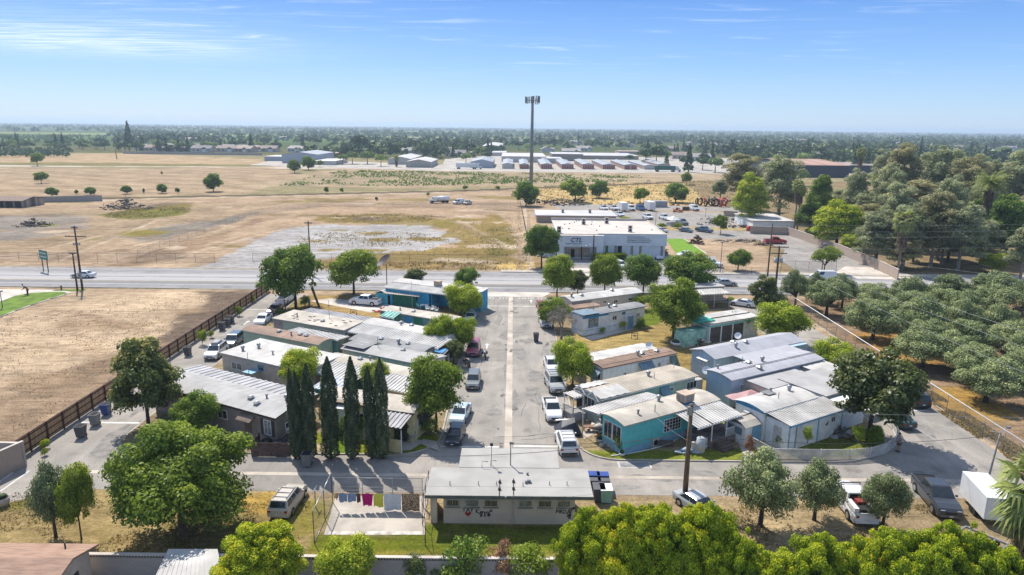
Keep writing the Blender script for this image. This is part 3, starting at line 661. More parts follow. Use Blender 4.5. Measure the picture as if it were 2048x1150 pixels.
def trunk(name, h, r, c, m, seed, n=7, lean=(0, 0), split=.35, limb=.34):
    b = MB(); rnd = random.Random(seed)
    top = Vector((lean[0], lean[1], h*split)); mid = Vector((lean[0]*.4+rnd.uniform(-.1, .1), lean[1]*.4, h*split*.5))
    b.tube([(0, 0, -.15), (0, 0, .15), mid, top], [r*1.5, r*1.1, r*.9, r*.75], 8)
    ids = list(range(len(c))); rnd.shuffle(ids)
    for i in ids[:n]:
        q = Vector([float(v) for v in c[i]]); mdl = top.lerp(q, .5)+Vector((rnd.uniform(-.3, .3), rnd.uniform(-.3, .3), .25))
        b.tube([top-Vector((0, 0, r)), mdl, q], [r*.6, r*limb, r*.12], 5)
    return b.mesh(name, [m])
PROTO = {}
def proto(key):
    """prototype meshes: (crown mesh, trunk mesh, radius, height)"""
    if key in PROTO: return PROTO[key]
    kind, v = key; s = 11*v+hash(kind[0])*0+len(kind)*5+ord(kind[0])
    D = {  # m, r, h, z0, lobes, leaves, leaf, lobe, shape, irr, bark, trunk r
     'broad': ('broad', 4.2, 6.9, .5, 62, 17000, .31, .27, 'round', .24, BARK, .2),
     'lime': ('lime', 4.2, 6.9, .5, 62, 18500, .29, .27, 'round', .24, BARK, .2),
     'deep': ('deep', 4.2, 6.7, .6, 62, 16500, .32, .27, 'round', .22, BARKD, .2),
     'magn': ('magn', 4.2, 8.2, .7, 80, 20000, .34, .24, 'round', .34, BARKD, .22),
     'yell': ('yell', 4.6, 8.4, .8, 270, 88000, .18, .125, 'round', .34, BARK, .25),
     'big': ('broad', 6.5, 9.3, .5, 130, 46000, .31, .19, 'round', .36, BARK, .32),
     'oliv': ('oliv', 4.6, 5.6, .5, 52, 17000, .25, .23, 'round', .42, BARKD, .3),
     'euca': ('euca', 5.5, 19.5, .6, 120, 21000, .42, .22, 'round', .45, BARKP, .4),
     'eucb': ('eucb', 5.5, 19.5, .6, 120, 21000, .42, .22, 'round', .45, BARKP, .4),
     'tall': ('lime', 4.5, 12, .5, 100, 20000, .38, .27, 'tall', .25, BARK, .3),
     'pine': ('deep', 4.0, 12.5, 1.2, 80, 18000, .36, .28, 'tall', .3, BARKD, .3),
     'shrub': ('broad', 1.3, 1.7, .12, 26, 2600, .16, .34, 'round', .25, BARK, .06),
     'dshrub': ('deep', 1.3, 1.7, .12, 26, 2600, .16, .34, 'round', .25, BARK, .06),
     'yshrub': ('yell', 1.3, 1.7, .12, 26, 2600, .16, .34, 'round', .25, BARK, .06),
     'pshrub': ('pink', 1.5, 1.9, .2, 26, 3600, .17, .34, 'round', .25, BARK, .06),
     'rshrub': ('rust', 1.3, 2.0, .2, 26, 2600, .16, .3, 'tall', .4, TWIG, .06),
     'bush': ('deep', 4.2, 5.4, .2, 60, 7000, .5, .26, 'round', .2, BARKD, .2),
     'field': ('broad', 4.0, 5.6, .9, 50, 5000, .55, .28, 'round', .28, BARK, .2),
     'small': ('lime', 1.3, 1.6, 1.1, 24, 2600, .16, .34, 'round', .25, BARKP, .05),
     'sumac': ('broad', 3.6, 3.6, 1.4, 26, 7000, .3, .26, 'flat', .45, BARKD, .16),
    }
    mm, r, h, z0, nl, n, lf, lobe, sh, irr, bk, tr = D[kind]
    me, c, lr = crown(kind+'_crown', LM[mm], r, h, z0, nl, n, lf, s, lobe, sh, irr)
    tm = trunk(kind+'_trunk', z0+h, tr, c, bk, s, n=9, split=.32 if z0 > .4 else .15)
    PROTO[key] = (me, tm, r, z0+h); return PROTO[key]
def plant_tree(kind, x, y, h, r, label, group=None, v=0, name='tree', cat='tree', z=0.0, sub=True, lean=0):
    me, tm, r0, h0 = proto((kind, v))
    t = T(name, label, cat, (x, y, z), 0, group)
    c = put('crown', me, t); k = put('trunk', tm, t)
    a = random.uniform(0, 6.28)
    c.rotation_euler = (0, 0, a); k.rotation_euler = (0, 0, a)
    c.scale = (r/r0, r/r0, h/h0); k.scale = (r/r0, r/r0, h/h0)
    return t
def tree(kind, px, py, top, half, label, group=None, v=0, z=0.0, **k):
    """base pixel, top row and half width as surveyed"""
    x, y = G(px, py, z); h = hgt(x, y, top)-z; r = half*depth(x, y, h*.6)/FPX
    return plant_tree(kind, x, y, h, r, label, group, v, z=z, **k)
# cypress
def cyp_mesh(seed, h=9.8, r=.72, n=11000, twin=False):
    rng = np.random.default_rng(seed); t = rng.random(n)**.85; z = .15+t*(h-.15)
    pr = r*np.clip((t+.03)*16, 0, 1)*(1.0-.14*t)*np.where(t < .66, 1, np.clip(1-(np.maximum(t-.66, 0)/.34)**1.9, 0, 1))+.02
    a = rng.random(n)*6.283; bump = 1+.14*np.sin(a*3+z*1.7+seed)+.10*np.sin(a*5-z*2.3)+.06*np.sin(a*9+z*4.1)
    rad = pr*bump*(.82+.26*rng.random(n)); C = np.stack([rad*np.cos(a), rad*np.sin(a), z], 1)
    o = np.stack([np.cos(a), np.sin(a), np.full(n, .5)], 1)
    me = leaf_mesh('cypress_crown', C, np.full(n, .22), rng, LM['cypr'], out=o, asp=.45, up=.6); setlv(me, .2+.6*rng.random(n)+.2*(bump-1)*4); return me
def core_mesh(h, r, m):
    b = MB(); b.tube([(0, 0, -.1), (0, 0, .4), (0, 0, h*.55), (0, 0, h*.95)], [.14, .13, .09, .02], 6); return b.mesh('trunk', [m])
cypm = [cyp_mesh(s) for s in (1, 2, 3)]; cypt = core_mesh(9.8, .1, BARKD)
def cypress(px, py, top, half, label, v=0):
    x, y = G(px, py, BZ); h = hgt(x, y, top)-BZ; r = half*depth(x, y, h*.4)/FPX
    t = T('cypress_tree', label, 'cypress tree', (x, y, BZ), 0, 'dark cypress columns beside the cross street')
    c = put('crown', cypm[v % 3], t); c.scale = (r/.72, r/.72, h/9.8); c.rotation_euler = (random.uniform(-.02, .02), random.uniform(-.02, .02), v*1.3); k = put('trunk', cypt, t); k.scale = (1, 1, h/9.8)
for i, (px, tp, hw, lb) in enumerate((
  (591, 737, 8.5, 'dark cypress column nearest the brown wooden fence, leftmost of the row'),
  (600, 742, 11, 'short dark cypress squeezed second in the leftmost clump'),
  (621, 727, 12.5, 'tall dark cypress directly behind the grey bin'),
  (662, 713, 15.5, 'broad dark cypress standing alone with a needle tip'),
  (705, 714, 14, 'dark cypress in the middle of the lawn row, third from right'),
  (744, 734, 11, 'shorter dark cypress joined to the rightmost one'),
  (765, 717, 13, 'tall dark cypress at the right end of the row'))):
    cypress(px, 915, tp, hw, lb, i)
for px, tp, hw, lb in ((797, 838, 7, 'small dark conifer left of a pair by the yellow home'), (812, 826, 9, 'larger dark conifer of the pair by the yellow home')):
    x, y = G(px, 880, BZ); h = hgt(x, y, tp)-BZ; t = T('conifer_shrub', lb, 'conifer', (x, y, BZ), 0); r = hw*depth(x, y, 2)/FPX
    c = put('crown', cypm[0], t); c.scale = (r/.72, r/.72, h/9.8); k = put('trunk', cypt, t); k.scale = (1, 1, h/9.8)
# palms
def frond(b, o, ang, pitch, L, w=.28, seg=6, droop=1.0, m=0, fan=False):
    d = Vector((math.cos(ang), math.sin(ang), 0)); side = Vector((-math.sin(ang), math.cos(ang), 0)); p = Vector(o); pts = [p.copy()]
    th = pitch
    for i in range(seg):
        p = p+(d*math.cos(th)+Vector((0, 0, math.sin(th))))*(L/seg); pts.append(p.copy()); th -= droop*(.28 if not fan else .12)
    if fan:
        e = pts[3]; dr = (pts[3]-pts[2]).normalized(); upv = side.cross(dr)
        b.bar(pts[0], e, .035, 1, 4)
        for k in range(13):
            a = (k-6)/6*1.25; q = (dr*math.cos(a)+side*math.sin(a)); tip = e+q*L*.55+Vector((0, 0, -.25*abs(a)-.12*L*.5)); md = e+q*L*.3; s2 = q.cross(upv).normalized()*.07*L*.5
            b.add([e, md+s2, tip, md-s2], [(0, 1, 2, 3)], 0)
    else:
        for i in range(1, seg+1):
            for sgn in (-1, 1):
                for j in (0, .5):
                    q = pts[i-1].lerp(pts[i], j); ww = L*w*(1-.5*i/seg); tip = q+side*sgn*ww+d*ww*.5+Vector((0, 0, -ww*.5)); f = (pts[i]-pts[i-1])*.28
                    b.add([q, q+f, tip], [(0, 1, 2)], 0)
PALMS = {}
def palm(px, py, top, label, kind='fan', group=None, r=2.0, skirt=True, z=0):
    x, y = G(px, py, z); h = hgt(x, y, top)-z; key = (kind,)
    t = T('palm_tree', label, 'palm tree', (x, y, z), 0, group)
    if key not in PALMS:
        b = MB(); rnd = random.Random(5); nf = 44 if kind == 'fan' else 60
        for i in range(nf):
            pt = R_(75-150*(i/nf)) if kind == 'fan' else R_(80-95*(i/nf)); frond(b, (0, 0, 0), i*2.399+rnd.uniform(-.2, .2), pt, rnd.uniform(.85, 1.1)*(1 if kind == 'fan' else 1.7), fan=(kind == 'fan'), droop=1.0 if kind == 'fan' else .75)
        me = b.mesh('fronds', [LM['palm'], BARK]); a = me.attributes.new('lv', 'FLOAT', 'POINT'); n = len(me.vertices)
        a.data.foreach_set('value', np.random.default_rng(1).random(n).astype(np.float32)*.9)
        b2 = MB(); rnd = random.Random(8)
        for i in range(120):
            a_ = rnd.random()*6.28; z_ = -rnd.random()*1.5; rr_ = .28+.1*rnd.random()
            q = Vector((rr_*math.cos(a_), rr_*math.sin(a_), z_)); s2 = Vector((-math.sin(a_), math.cos(a_), 0))*.1; b2.add([q+s2, q-s2, q*1.25+Vector((0, 0, -.7))], [(0, 1, 2)])
        PALMS[key] = (me, b2.mesh('dead_fronds', [mat('dead_frond', (.20, .14, .09), .95, .3, 3)]))
    f = put('fronds', PALMS[key][0], t, (0, 0, h-r*.55)); f.scale = (r, r, r)
    if skirt: s = put('dead_fronds', PALMS[key][1], t, (0, 0, h-r*.55)); s.scale = (r*.9, r*.9, r*1.1)
    b = MB(); b.tube([(0, 0, -.1), (.05, 0, h*.5), (0, 0, h-r*.5)], [.30, .22, .2], 8); b.build('trunk', BARKP, t)
# ---------------------------------------------------------------- near trees
tree('big', 368, 1074, 862, 158, 'very large green tree spreading over the dry yard at lower left', z=0)
tree('oliv', 112, 1075, 935, 48, 'grey-green olive left of the very large green tree', v=1)
tree('broad', 163, 1078, 925, 36, 'small bright green tree with red-brown forked trunk beside the olive', v=1)
tree('yell', 522, 1215, 1035, 96, 'yellow-green tree at bottom edge below the beige wagon', v=1)
tree('lime', 698, 1195, 1068, 64, 'rounded mid-green tree at bottom edge below the laundry slab', v=1)
YL = 'yellow-green trees along the bottom edge'
for i, (px, py, tp, hw, lb) in enumerate(((1165, 1235, 1010, 72, 'leftmost of the bottom centre mass, covering the washhouse corner'), (1235, 1250, 988, 82, 'covering the skip bins beside the washhouse'), (1320, 1262, 984, 92, 'highest one in the bottom centre mass'), (1400, 1262, 992, 84, 'in front of the silver car and thick pole'), (1458, 1290, 1052, 66, 'right shoulder of the bottom centre mass'),
  (1540, 1300, 1075, 84, 'leftmost of the bottom right mass, below the full olive'), (1615, 1300, 1058, 84, 'below the gap between olive and utility pickup'), (1695, 1300, 1058, 84, 'directly below the white utility pickup'), (1775, 1300, 1046, 86, 'directly below the narrow olive'), (1855, 1300, 1036, 84, 'directly below the dark grey pickup'), (1925, 1310, 1050, 78, 'below the white box trailer'), (1985, 1340, 1085, 80, 'in the bottom right corner by the flatbed'), (2050, 1370, 1118, 80, 'last one cut by the right corner'))):
    tree('yell', px, py, tp, hw, 'yellow-green tree, '+lb, YL, v=i % 3)
tree('oliv', 1520, 1052, 915, 78, 'full grey-green olive on the verge right of the wooden transformer pole', v=0)
tree('oliv', 1628, 1040, 930, 58, 'olive left of the white utility truck', v=1)
tree('oliv', 1765, 1052, 938, 48, 'narrow olive between the white utility truck and the dark pickup', v=2)
palm(2040, 1230, 935, 'large fan palm with a shaggy trunk at the right edge', r=3.1)
tree('magn', 298, 858, 678, 70, 'dark magnolia on the west lane beside the slatted fence', v=0)
tree('deep', 393, 872, 783, 46, 'round dark tree in front of the taupe home', v=0)
tree('magn', 1738, 880, 690, 92, 'big dark magnolia over the white home with the lattice fence', v=1, z=BZ)
tree('deep', 592, 617, 490, 62, 'tall broad tree over the pickups at the north end of the west lane', v=1, z=BZ)
tree('broad', 708, 588, 498, 53, 'spreading green tree above the white side-parked pickup', v=1, z=BZ)
tree('magn', 831, 572, 537, 24, 'brownish bush behind the bright blue home', v=0, z=BZ)
tree('deep', 936, 584, 535, 28, 'dark green tree beside the highway next to the blue home', v=1, z=BZ)
tree('lime', 928, 632, 564, 41, 'yellow-green street tree at the corner of the blue home patio', v=0, z=BZ)
tree('lime', 880, 706, 628, 36, 'left half of a pair of light green street trees over corrugated roofs', v=1, z=BZ)
tree('lime', 922, 704, 632, 32, 'right half of a pair of light green street trees over corrugated roofs', v=0, z=BZ)
tree('broad', 872, 862, 712, 60, 'large domed tree over the silver sedan on the west kerb', v=0, z=BZ)
tree('magn', 908, 730, 678, 22, 'grey-green shrub under the light green street trees', v=1, z=BZ)
tree('lime', 604, 668, 628, 20, 'small light tree in front of the patched flat roof', v=1, z=BZ, lean=0)
tree('lime', 663, 680, 652, 13, 'sapling by the end wall of the patched flat roof home', v=0, z=BZ)
tree('lime', 600, 785, 694, 44, 'yellow-green tree behind the beige home and the cypress clump', v=0, z=BZ)
tree('broad', 752, 795, 722, 33, 'tree between the teal home and the yellow home', v=1, z=BZ)
tree('broad', 1114, 600, 511, 36, 'mottled tree at the east corner of the street mouth', v=0, z=BZ)
tree('magn', 1155, 590, 540, 22, 'small tree between the mottled corner tree and the tall round one', v=0, z=BZ)
tree('broad', 1209, 588, 508, 34, 'round tree directly in front of the laboratory hedge', v=1, z=BZ)
tree('deep', 1286, 588, 507, 38, 'dark round tree second from the laboratory hedge', v=0, z=BZ)
tree('deep', 1375, 588, 506, 52, 'wide dark tree by the highway near the silver sedan', v=1, z=BZ)
tree('deep', 1083, 536, 449, 36, 'dark tree at the west end of the laboratory', v=1)
tree('broad', 1106, 655, 594, 34, 'green tree behind the bare grey tree', v=1, z=BZ)
tree('lime', 1145, 772, 676, 44, 'yellow-green street tree beside the silver four-wheel drive', v=0, z=BZ)
tree('big', 1347, 676, 556, 64, 'large light green tree with pale trunk in the middle of the east block', v=1, z=BZ)
tree('magn', 1524, 634, 552, 32, 'thin speckled tree by the east lane and tall poles', v=0, z=BZ)
tree('lime', 1566, 690, 603, 54, 'dense yellow-green tree over the north end of the blue-grey home', v=1, z=BZ)
tree('lime', 1668, 758, 678, 46, 'bright lime tree next to the east lane', v=0, z=BZ)
tree('deep', 1476, 541, 498, 24, 'round lollipop tree in the dirt lot by the chain-link fence', v=0)
tree('sumac', 1648, 546, 494, 28, 'flat-topped open tree by the yard gate', v=0)
tree('field', 1441, 468, 431, 15, 'young tree in front of the scrap pile')
# bushes beside homes
def shrub(kind, px, py, top, half, label, group=None, z=BZ, v=0):
    return tree(kind, px, py, top, half, label, group, v, z=z, name='shrub', cat='shrub')
shrub('shrub', 1475, 668, 628, 32, 'wide leafy bush against the green and white home')
shrub('shrub', 1241, 905, 865, 13, 'white-flecked corner shrub at the teal home window')
shrub('yshrub', 1243, 657, 642, 11, 'golden shrub on the end of the pale slab')
shrub('yshrub', 1205, 668, 655, 6, 'tiny yellow bush on the lawn of the white and blue home')
shrub('dshrub', 1281, 658, 634, 8, 'small dark bush at the corner of the white and blue home')
shrub('yshrub', 1460, 607, 594, 8, 'yellow bush beside the porch near the highway')
shrub('shrub', 1273, 620, 590, 18, 'bush behind the white and blue home under the light green tree')
shrub('pshrub', 1563, 895, 870, 12, 'rose bush with pink and white flowers behind the lattice')
shrub('rshrub', 1499, 912, 870, 12, 'rusty leafless shrub at the start of the lattice fence')
tree('small', 1612, 903, 855, 10, 'little standard tree with pale trunk on the lattice garden lawn', z=BZ)
tree('small', 1713, 900, 855, 14, 'light young tree inside the lattice corner', z=BZ)
tree('broad', 1748, 895, 850, 16, 'darker young tree beside the figure at the lattice corner', z=BZ, v=1)
shrub('dshrub', 1588, 885, 868, 11, 'dark bush between the rose bush and the little standard tree')
shrub('dshrub', 687, 880, 835, 10, 'dark shrub by the yellow home door between cypress trunks')
shrub('dshrub', 725, 868, 828, 10, 'dark shrub against the yellow home wall between two cypresses')
shrub('shrub', 860, 870, 835, 18, 'low leafy bush under the large domed tree')
shrub('yshrub', 437, 762, 748, 14, 'yellowish weeds by the corner of the beige home')
shrub('dshrub', 490, 775, 755, 12, 'low dark bush along the beige home wall')
shrub('dshrub', 557, 630, 618, 9, 'bush between the parked cars and the patched flat roof home')
shrub('dshrub', 610, 612, 592, 9, 'spiky dark yucca beside the leaning palm trunk')
for i, (px, py, tp, hw) in enumerate(((520, 585, 565, 9), (506, 606, 595, 6), (479, 632, 613, 7), (463, 641, 630, 5), (405, 690, 660, 10), (423, 676, 662, 6))):
    shrub('shrub', px, py, tp, hw, ['leafy shrub where the slatted fence meets the highway', 'oval shrub second from the highway along the slatted fence', 'tall oval shrub behind the three bins', 'round shrub touching the farthest of three bins', 'widest shrub halfway down the slatted fence', 'small shrub just north of the widest fence shrub'][i], 'shrubs along the slatted fence', z=0, v=0)
shrub('yshrub', 90, 897, 880, 10, 'upper ball of a clipped shrub at the fence south end', z=.0)
shrub('shrub', 90, 912, 898, 7, 'lower ball of the clipped shrub at the fence south end', z=0)
shrub('dshrub', 925, 1160, 1083, 46, 'dense green bush spilling over the south wall', z=0)
shrub('rshrub', 1000, 1155, 1082, 30, 'rust coloured bush on the south wall', z=0)
shrub('shrub', 1060, 1165, 1095, 45, 'dark green bush right of the rusty one on the south wall', z=0, v=1)
shrub('pshrub', 829, 1165, 1113, 26, 'pink flowering bush by the south wall', z=0)
shrub('dshrub', 872, 1160, 1130, 15, 'small dark bush between the pink one and the dense one', z=0)
shrub('dshrub', 1130, 514, 497, 9, 'clipped round shrub at the laboratory entrance', z=0)
for px, hw in ((1217, 10), (1256, 13), (1288, 9), (1297, 6), (1326, 9)): shrub('dshrub', px, 510, 497, hw, 'low dark bush along the laboratory front, window bay %s' % {1217: 'beside the green glass', 1256: 'next to the dark doorway', 1288: 'below the middle pair of windows', 1297: 'small one right of the middle windows', 1326: 'at the east corner'}[px], z=0)
shrub('shrub', 1324, 456, 446, 10, 'grey bush left of the white canopy on the verge', z=0); shrub('shrub', 1356, 457, 446, 9, 'grey bush right of the white canopy on the verge', z=0)
shrub('yshrub', 1250, 442, 433, 10, 'yellow-green bush behind the laboratory roof', z=0)
# hedge at the laboratory
h = T('hedge', 'clipped curved hedge with yellow top before the laboratory', 'hedge', G(1217, 520))
rng = np.random.default_rng(4); n = 5000; q = rng.random((n, 3))
C = np.stack([(q[:, 0]-.5)*8.0, (q[:, 1]-.5)*2.2, q[:, 2]*1.5], 1); s_ = rng.integers(0, 3, n); C[s_ == 0, 2] = 1.5; C[s_ == 1, 1] = -1.1; 
me = leaf_mesh('hedge_foliage', C, np.full(n, .3), rng, LM['yell']); setlv(me, np.where(C[:, 2] > 1.4, .7, .0)+.3*rng.random(n)); put('foliage', me, h)
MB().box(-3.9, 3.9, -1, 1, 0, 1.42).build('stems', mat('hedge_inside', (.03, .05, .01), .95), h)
# bare grey tree
def bare(px, py, top, half, label, z=BZ):
    x, y = G(px, py, z); hh = hgt(x, y, top)-z; r = half*depth(x, y, 3)/FPX; t = T('bare_tree', label, 'tree', (x, y, z)); b = MB(); rnd = random.Random(2)
    def br(p, d, L, rad, lv):
        q = p+d*L; b.tube([p, p.lerp(q, .5)+Vector((rnd.uniform(-.08, .08), rnd.uniform(-.08, .08), 0))*L, q], [rad, rad*.8, rad*.55], 5 if lv < 2 else 3)
        if lv >= 5: return
        for k in range(3 if lv < 4 else 4):
            nd = (d+Vector((rnd.gauss(0, .55), rnd.gauss(0, .55), rnd.gauss(.03, .30)))).normalized(); br(q if k else p.lerp(q, .75), nd, L*rnd.uniform(.62, .82), rad*.55, lv+1)
    br(Vector((0, 0, -.1)), Vector((0, 0, 1)), hh*.27, .22, 0)
    b.build('branches', TWIG, t)
    rng = np.random.default_rng(3); me, c, lr = crown('bare_twigs', LM['dry'], r, hh*.7, hh*.3, 40, 5000, .22, 5, .24, 'round', .3, asp=.12); put('twigs', me, t)
bare(1122, 680, 607, 38, 'leafless grey tree with tangled branches on the east kerb')
# olive grove
rnd = random.Random(11); k = 0
OG = 'olives of the grove east of the lane'
places = ['nearest the lane fence', 'deep inside the grove']
for iy, Y in enumerate((61, 67.3, 73.6, 80, 86.5, 93, 99.5, 106, 112.5, 118)):
    for ix in range(9):
        X = 52.8+ix*6.7+(3.5 if iy % 2 else 0)+rnd.uniform(-1.2, 1.2); yy = Y+rnd.uniform(-1.2, 1.2); px = P(X, yy, 3)[0]
        if px > 2120 or rnd.random() < .04: continue
        r = rnd.uniform(3.2, 4.4); hh = rnd.uniform(4.2, 6.6)
        plant_tree('oliv', X, yy, hh, r, 'grey-green olive tree in the grove, one of many alike', OG, v=rnd.randrange(3), name='olive_tree', cat='olive tree')
for px, py, tp, hw in ((1590, 612, 543, 34), (1632, 604, 548, 26), (1560, 640, 590, 20)):
    tree('oliv', px, py, tp, hw, {1590: 'olive at the north-west corner of the grove nearest the double-arm pole', 1632: 'olive at the grove edge hiding a white van on the highway', 1560: 'small olive beside the east lane north end'}[px], None, v=1, name='olive_tree', cat='olive tree')
# eucalyptus belt and mixed trees on the right
EG = 'eucalyptus belt east of the yard'
for i, (kd, px, py, tp, hw, lb) in enumerate((
  ('eucb', 1478, 418, 290, 38, 'brownish eucalyptus at the left end of the belt'),
  ('euca', 1556, 440, 293, 46, 'tall grey eucalyptus behind the white cottage'),
  ('tall', 1497, 450, 343, 31, 'bright green weeping tree at the yard corner'),
  ('euca', 1440, 400, 352, 16, 'thin scrubby tree behind the red hose reels'),
  ('pine', 1635, 455, 336, 24, 'narrow dark pine right of the twin palms'),
  ('pine', 1618, 470, 395, 28, 'dark leafy tree behind the block wall'),
  ('tall', 1672, 495, 398, 44, 'broad bright green tree behind the block wall'),
  ('lime', 1703, 508, 465, 20, 'lime bush at the foot of the bright green tree'),
  ('lime', 1624, 474, 455, 13, 'small lime bush beside the block wall'),
  ('euca', 1672, 440, 368, 26, 'olive-brown tree behind the broad bright green one'),
  ('euca', 1707, 455, 322, 28, 'feathery eucalyptus right of the rusty shed'),
  ('euca', 1768, 470, 300, 30, 'slender eucalyptus in the middle of the belt'),
  ('eucb', 1795, 430, 263, 34, 'twin-headed eucalyptus with reddish top'),
  ('euca', 1760, 400, 285, 24, 'leaning eucalyptus just left of the reddish one'),
  ('euca', 1868, 440, 262, 40, 'tallest eucalyptus in the belt'),
  ('eucb', 1830, 450, 345, 44, 'golden-tipped eucalyptus in front of the tallest'),
  ('eucb', 1925, 450, 290, 40, 'golden eucalyptus right of the tallest'),
  ('euca', 1975, 440, 296, 30, 'grey eucalyptus before the far houses'),
  ('euca', 2030, 440, 280, 44, 'eucalyptus touching the right edge of the view'),
  ('euca', 1750, 530, 405, 42, 'low grey eucalyptus at the wall end'),
  ('euca', 1805, 535, 380, 40, 'grey eucalyptus with palm in front'),
  ('eucb', 1860, 535, 360, 44, 'brown-green eucalyptus near the highway'),
  ('euca', 1915, 540, 385, 42, 'dark grey eucalyptus near the highway, right of the brown-green one'),
  ('euca', 1960, 530, 420, 34, 'drooping eucalyptus beside the pine crowns'),
  ('pine', 2000, 525, 372, 36, 'dark stone pine with bright rounded top'),
  ('pine', 2052, 520, 375, 30, 'stone pine at the right edge'),
  ('euca', 2040, 560, 430, 34, 'pale grey tree at the right edge by the highway'),
  ('lime', 1985, 545, 505, 24, 'yellowish scrub under the stone pine'),
  ('euca', 1700, 430, 375, 20, 'slim grey tree behind the feathery eucalyptus'),
  ('eucb', 1720, 500, 420, 24, 'small brown-green tree behind the wall'),
  ('euca', 1785, 495, 345, 34, 'mid-height eucalyptus in the shadow of the slender one'),
  ('euca', 1890, 500, 330, 36, 'mid-height eucalyptus in the middle of the right belt'),
  ('euca', 1950, 480, 330, 30, 'mid-height grey eucalyptus left of the date palm'),
  ('eucb', 1845, 500, 400, 30, 'rounded brown-green tree low in the belt'))):
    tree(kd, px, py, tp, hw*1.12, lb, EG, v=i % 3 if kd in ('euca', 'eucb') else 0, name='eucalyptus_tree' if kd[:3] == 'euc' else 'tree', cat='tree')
rnd = random.Random(77)
for i in range(34):
    px = rnd.uniform(1690, 2075); py = rnd.uniform(430, 545) if px > 1780 else rnd.uniform(430, 500); x, y = G(px, py); k_ = rnd.choice(('euca', 'eucb', 'euca', 'pine')); hh = rnd.uniform(8, 14)
    plant_tree(k_, x, y, hh, rnd.uniform(3.4, 5.0), 'lower understorey tree filling the eucalyptus belt, one of many alike', 'understorey of the eucalyptus belt', v=i % 3 if k_ != 'pine' else 0, name='tree')
palm(1587, 468, 362, 'left of twin fan palms behind the white cottage', r=2.1); palm(1594, 462, 372, 'right of twin fan palms behind the white cottage', r=1.9)
palm(1714, 380, 297, 'fan palm rising beside the rusty shed', r=3.0, skirt=True); palm(1742, 460, 350, 'dead-skirted fan palm among eucalyptus', r=2.2)
palm(1795, 545, 425, 'stout fan palm in front of grey eucalyptus', r=2.8); palm(1960, 500, 355, 'feathery date palm among the right trees', 'date', r=3.0)
# fields and yard bushes
for kd, px, py, tp, hw, lb in (
  ('bush', 1052, 412, 366, 26, 'dark broad bush at the foot of the tall floodlight mast'), ('field', 1150, 404, 361, 29, 'green tree clump left of three in the yard meadow'),
  ('bush', 1198, 396, 363, 21, 'dark tree second from left in the yard meadow'), ('field', 1280, 407, 377, 16, 'round tree by the parked trucks'),
  ('bush', 1351, 405, 368, 26, 'broad dark tree right of the parked trucks'), ('field', 1373, 370, 346, 12, 'lone tree beyond the ditch'),
  ('field', 75, 332, 307, 13, 'lone tree beside the pale farm track'), ('field', 83, 367, 345, 14, 'low double tree in the tilled field'),
  ('bush', 104, 393, 376, 13, 'first dark bush in the row along the wall'), ('bush', 181, 390, 375, 12, 'second dark bush in the row along the wall'), ('bush', 254, 388, 372, 11, 'third dark bush in the row'),
  ('bush', 324, 387, 369, 11, 'fourth dark bush in the row'), ('bush', 355, 386, 376, 5, 'small last bush in the row'), ('bush', 153, 388, 380, 4, 'tiny bush between the first two dark bushes'),
  ('bush', 288, 387, 377, 2.5, 'tiny sapling between the third and fourth dark bushes'),
  ('bush', 427, 383, 349, 18, 'tallest crooked tree at the tilled field corner'), ('bush', 589, 346, 320, 13, 'tree on the field edge before the pale warehouse'),
  ('bush', 617, 340, 314, 15, 'dark double tree before the pale warehouse'), ('field', 640, 334, 321, 7, 'small tree right of the dark double tree'),
  ('field', 653, 388, 374, 5, 'bush on the near side of the ditch'), ('field', 684, 387, 376, 4, 'scrub on the near side of the ditch'), ('field', 930, 381, 371, 6, 'bright bush on the ditch, left of two'),
  ('field', 996, 381, 372, 5, 'bright bush on the ditch, right of two'), ('bush', 753, 401, 394, 3.5, 'weed tuft on the bare lot'), ('field', 856, 393, 385, 4, 'pale weed tuft on the bare lot'),
  ('field', 1060, 412, 402, 8, 'yellow-green shrub at the yard corner'), ('field', 324, 350, 343, 2.5, 'tiny sapling in the tilled field')):
    tree(kd, px, py, tp, hw, lb, name='tree')
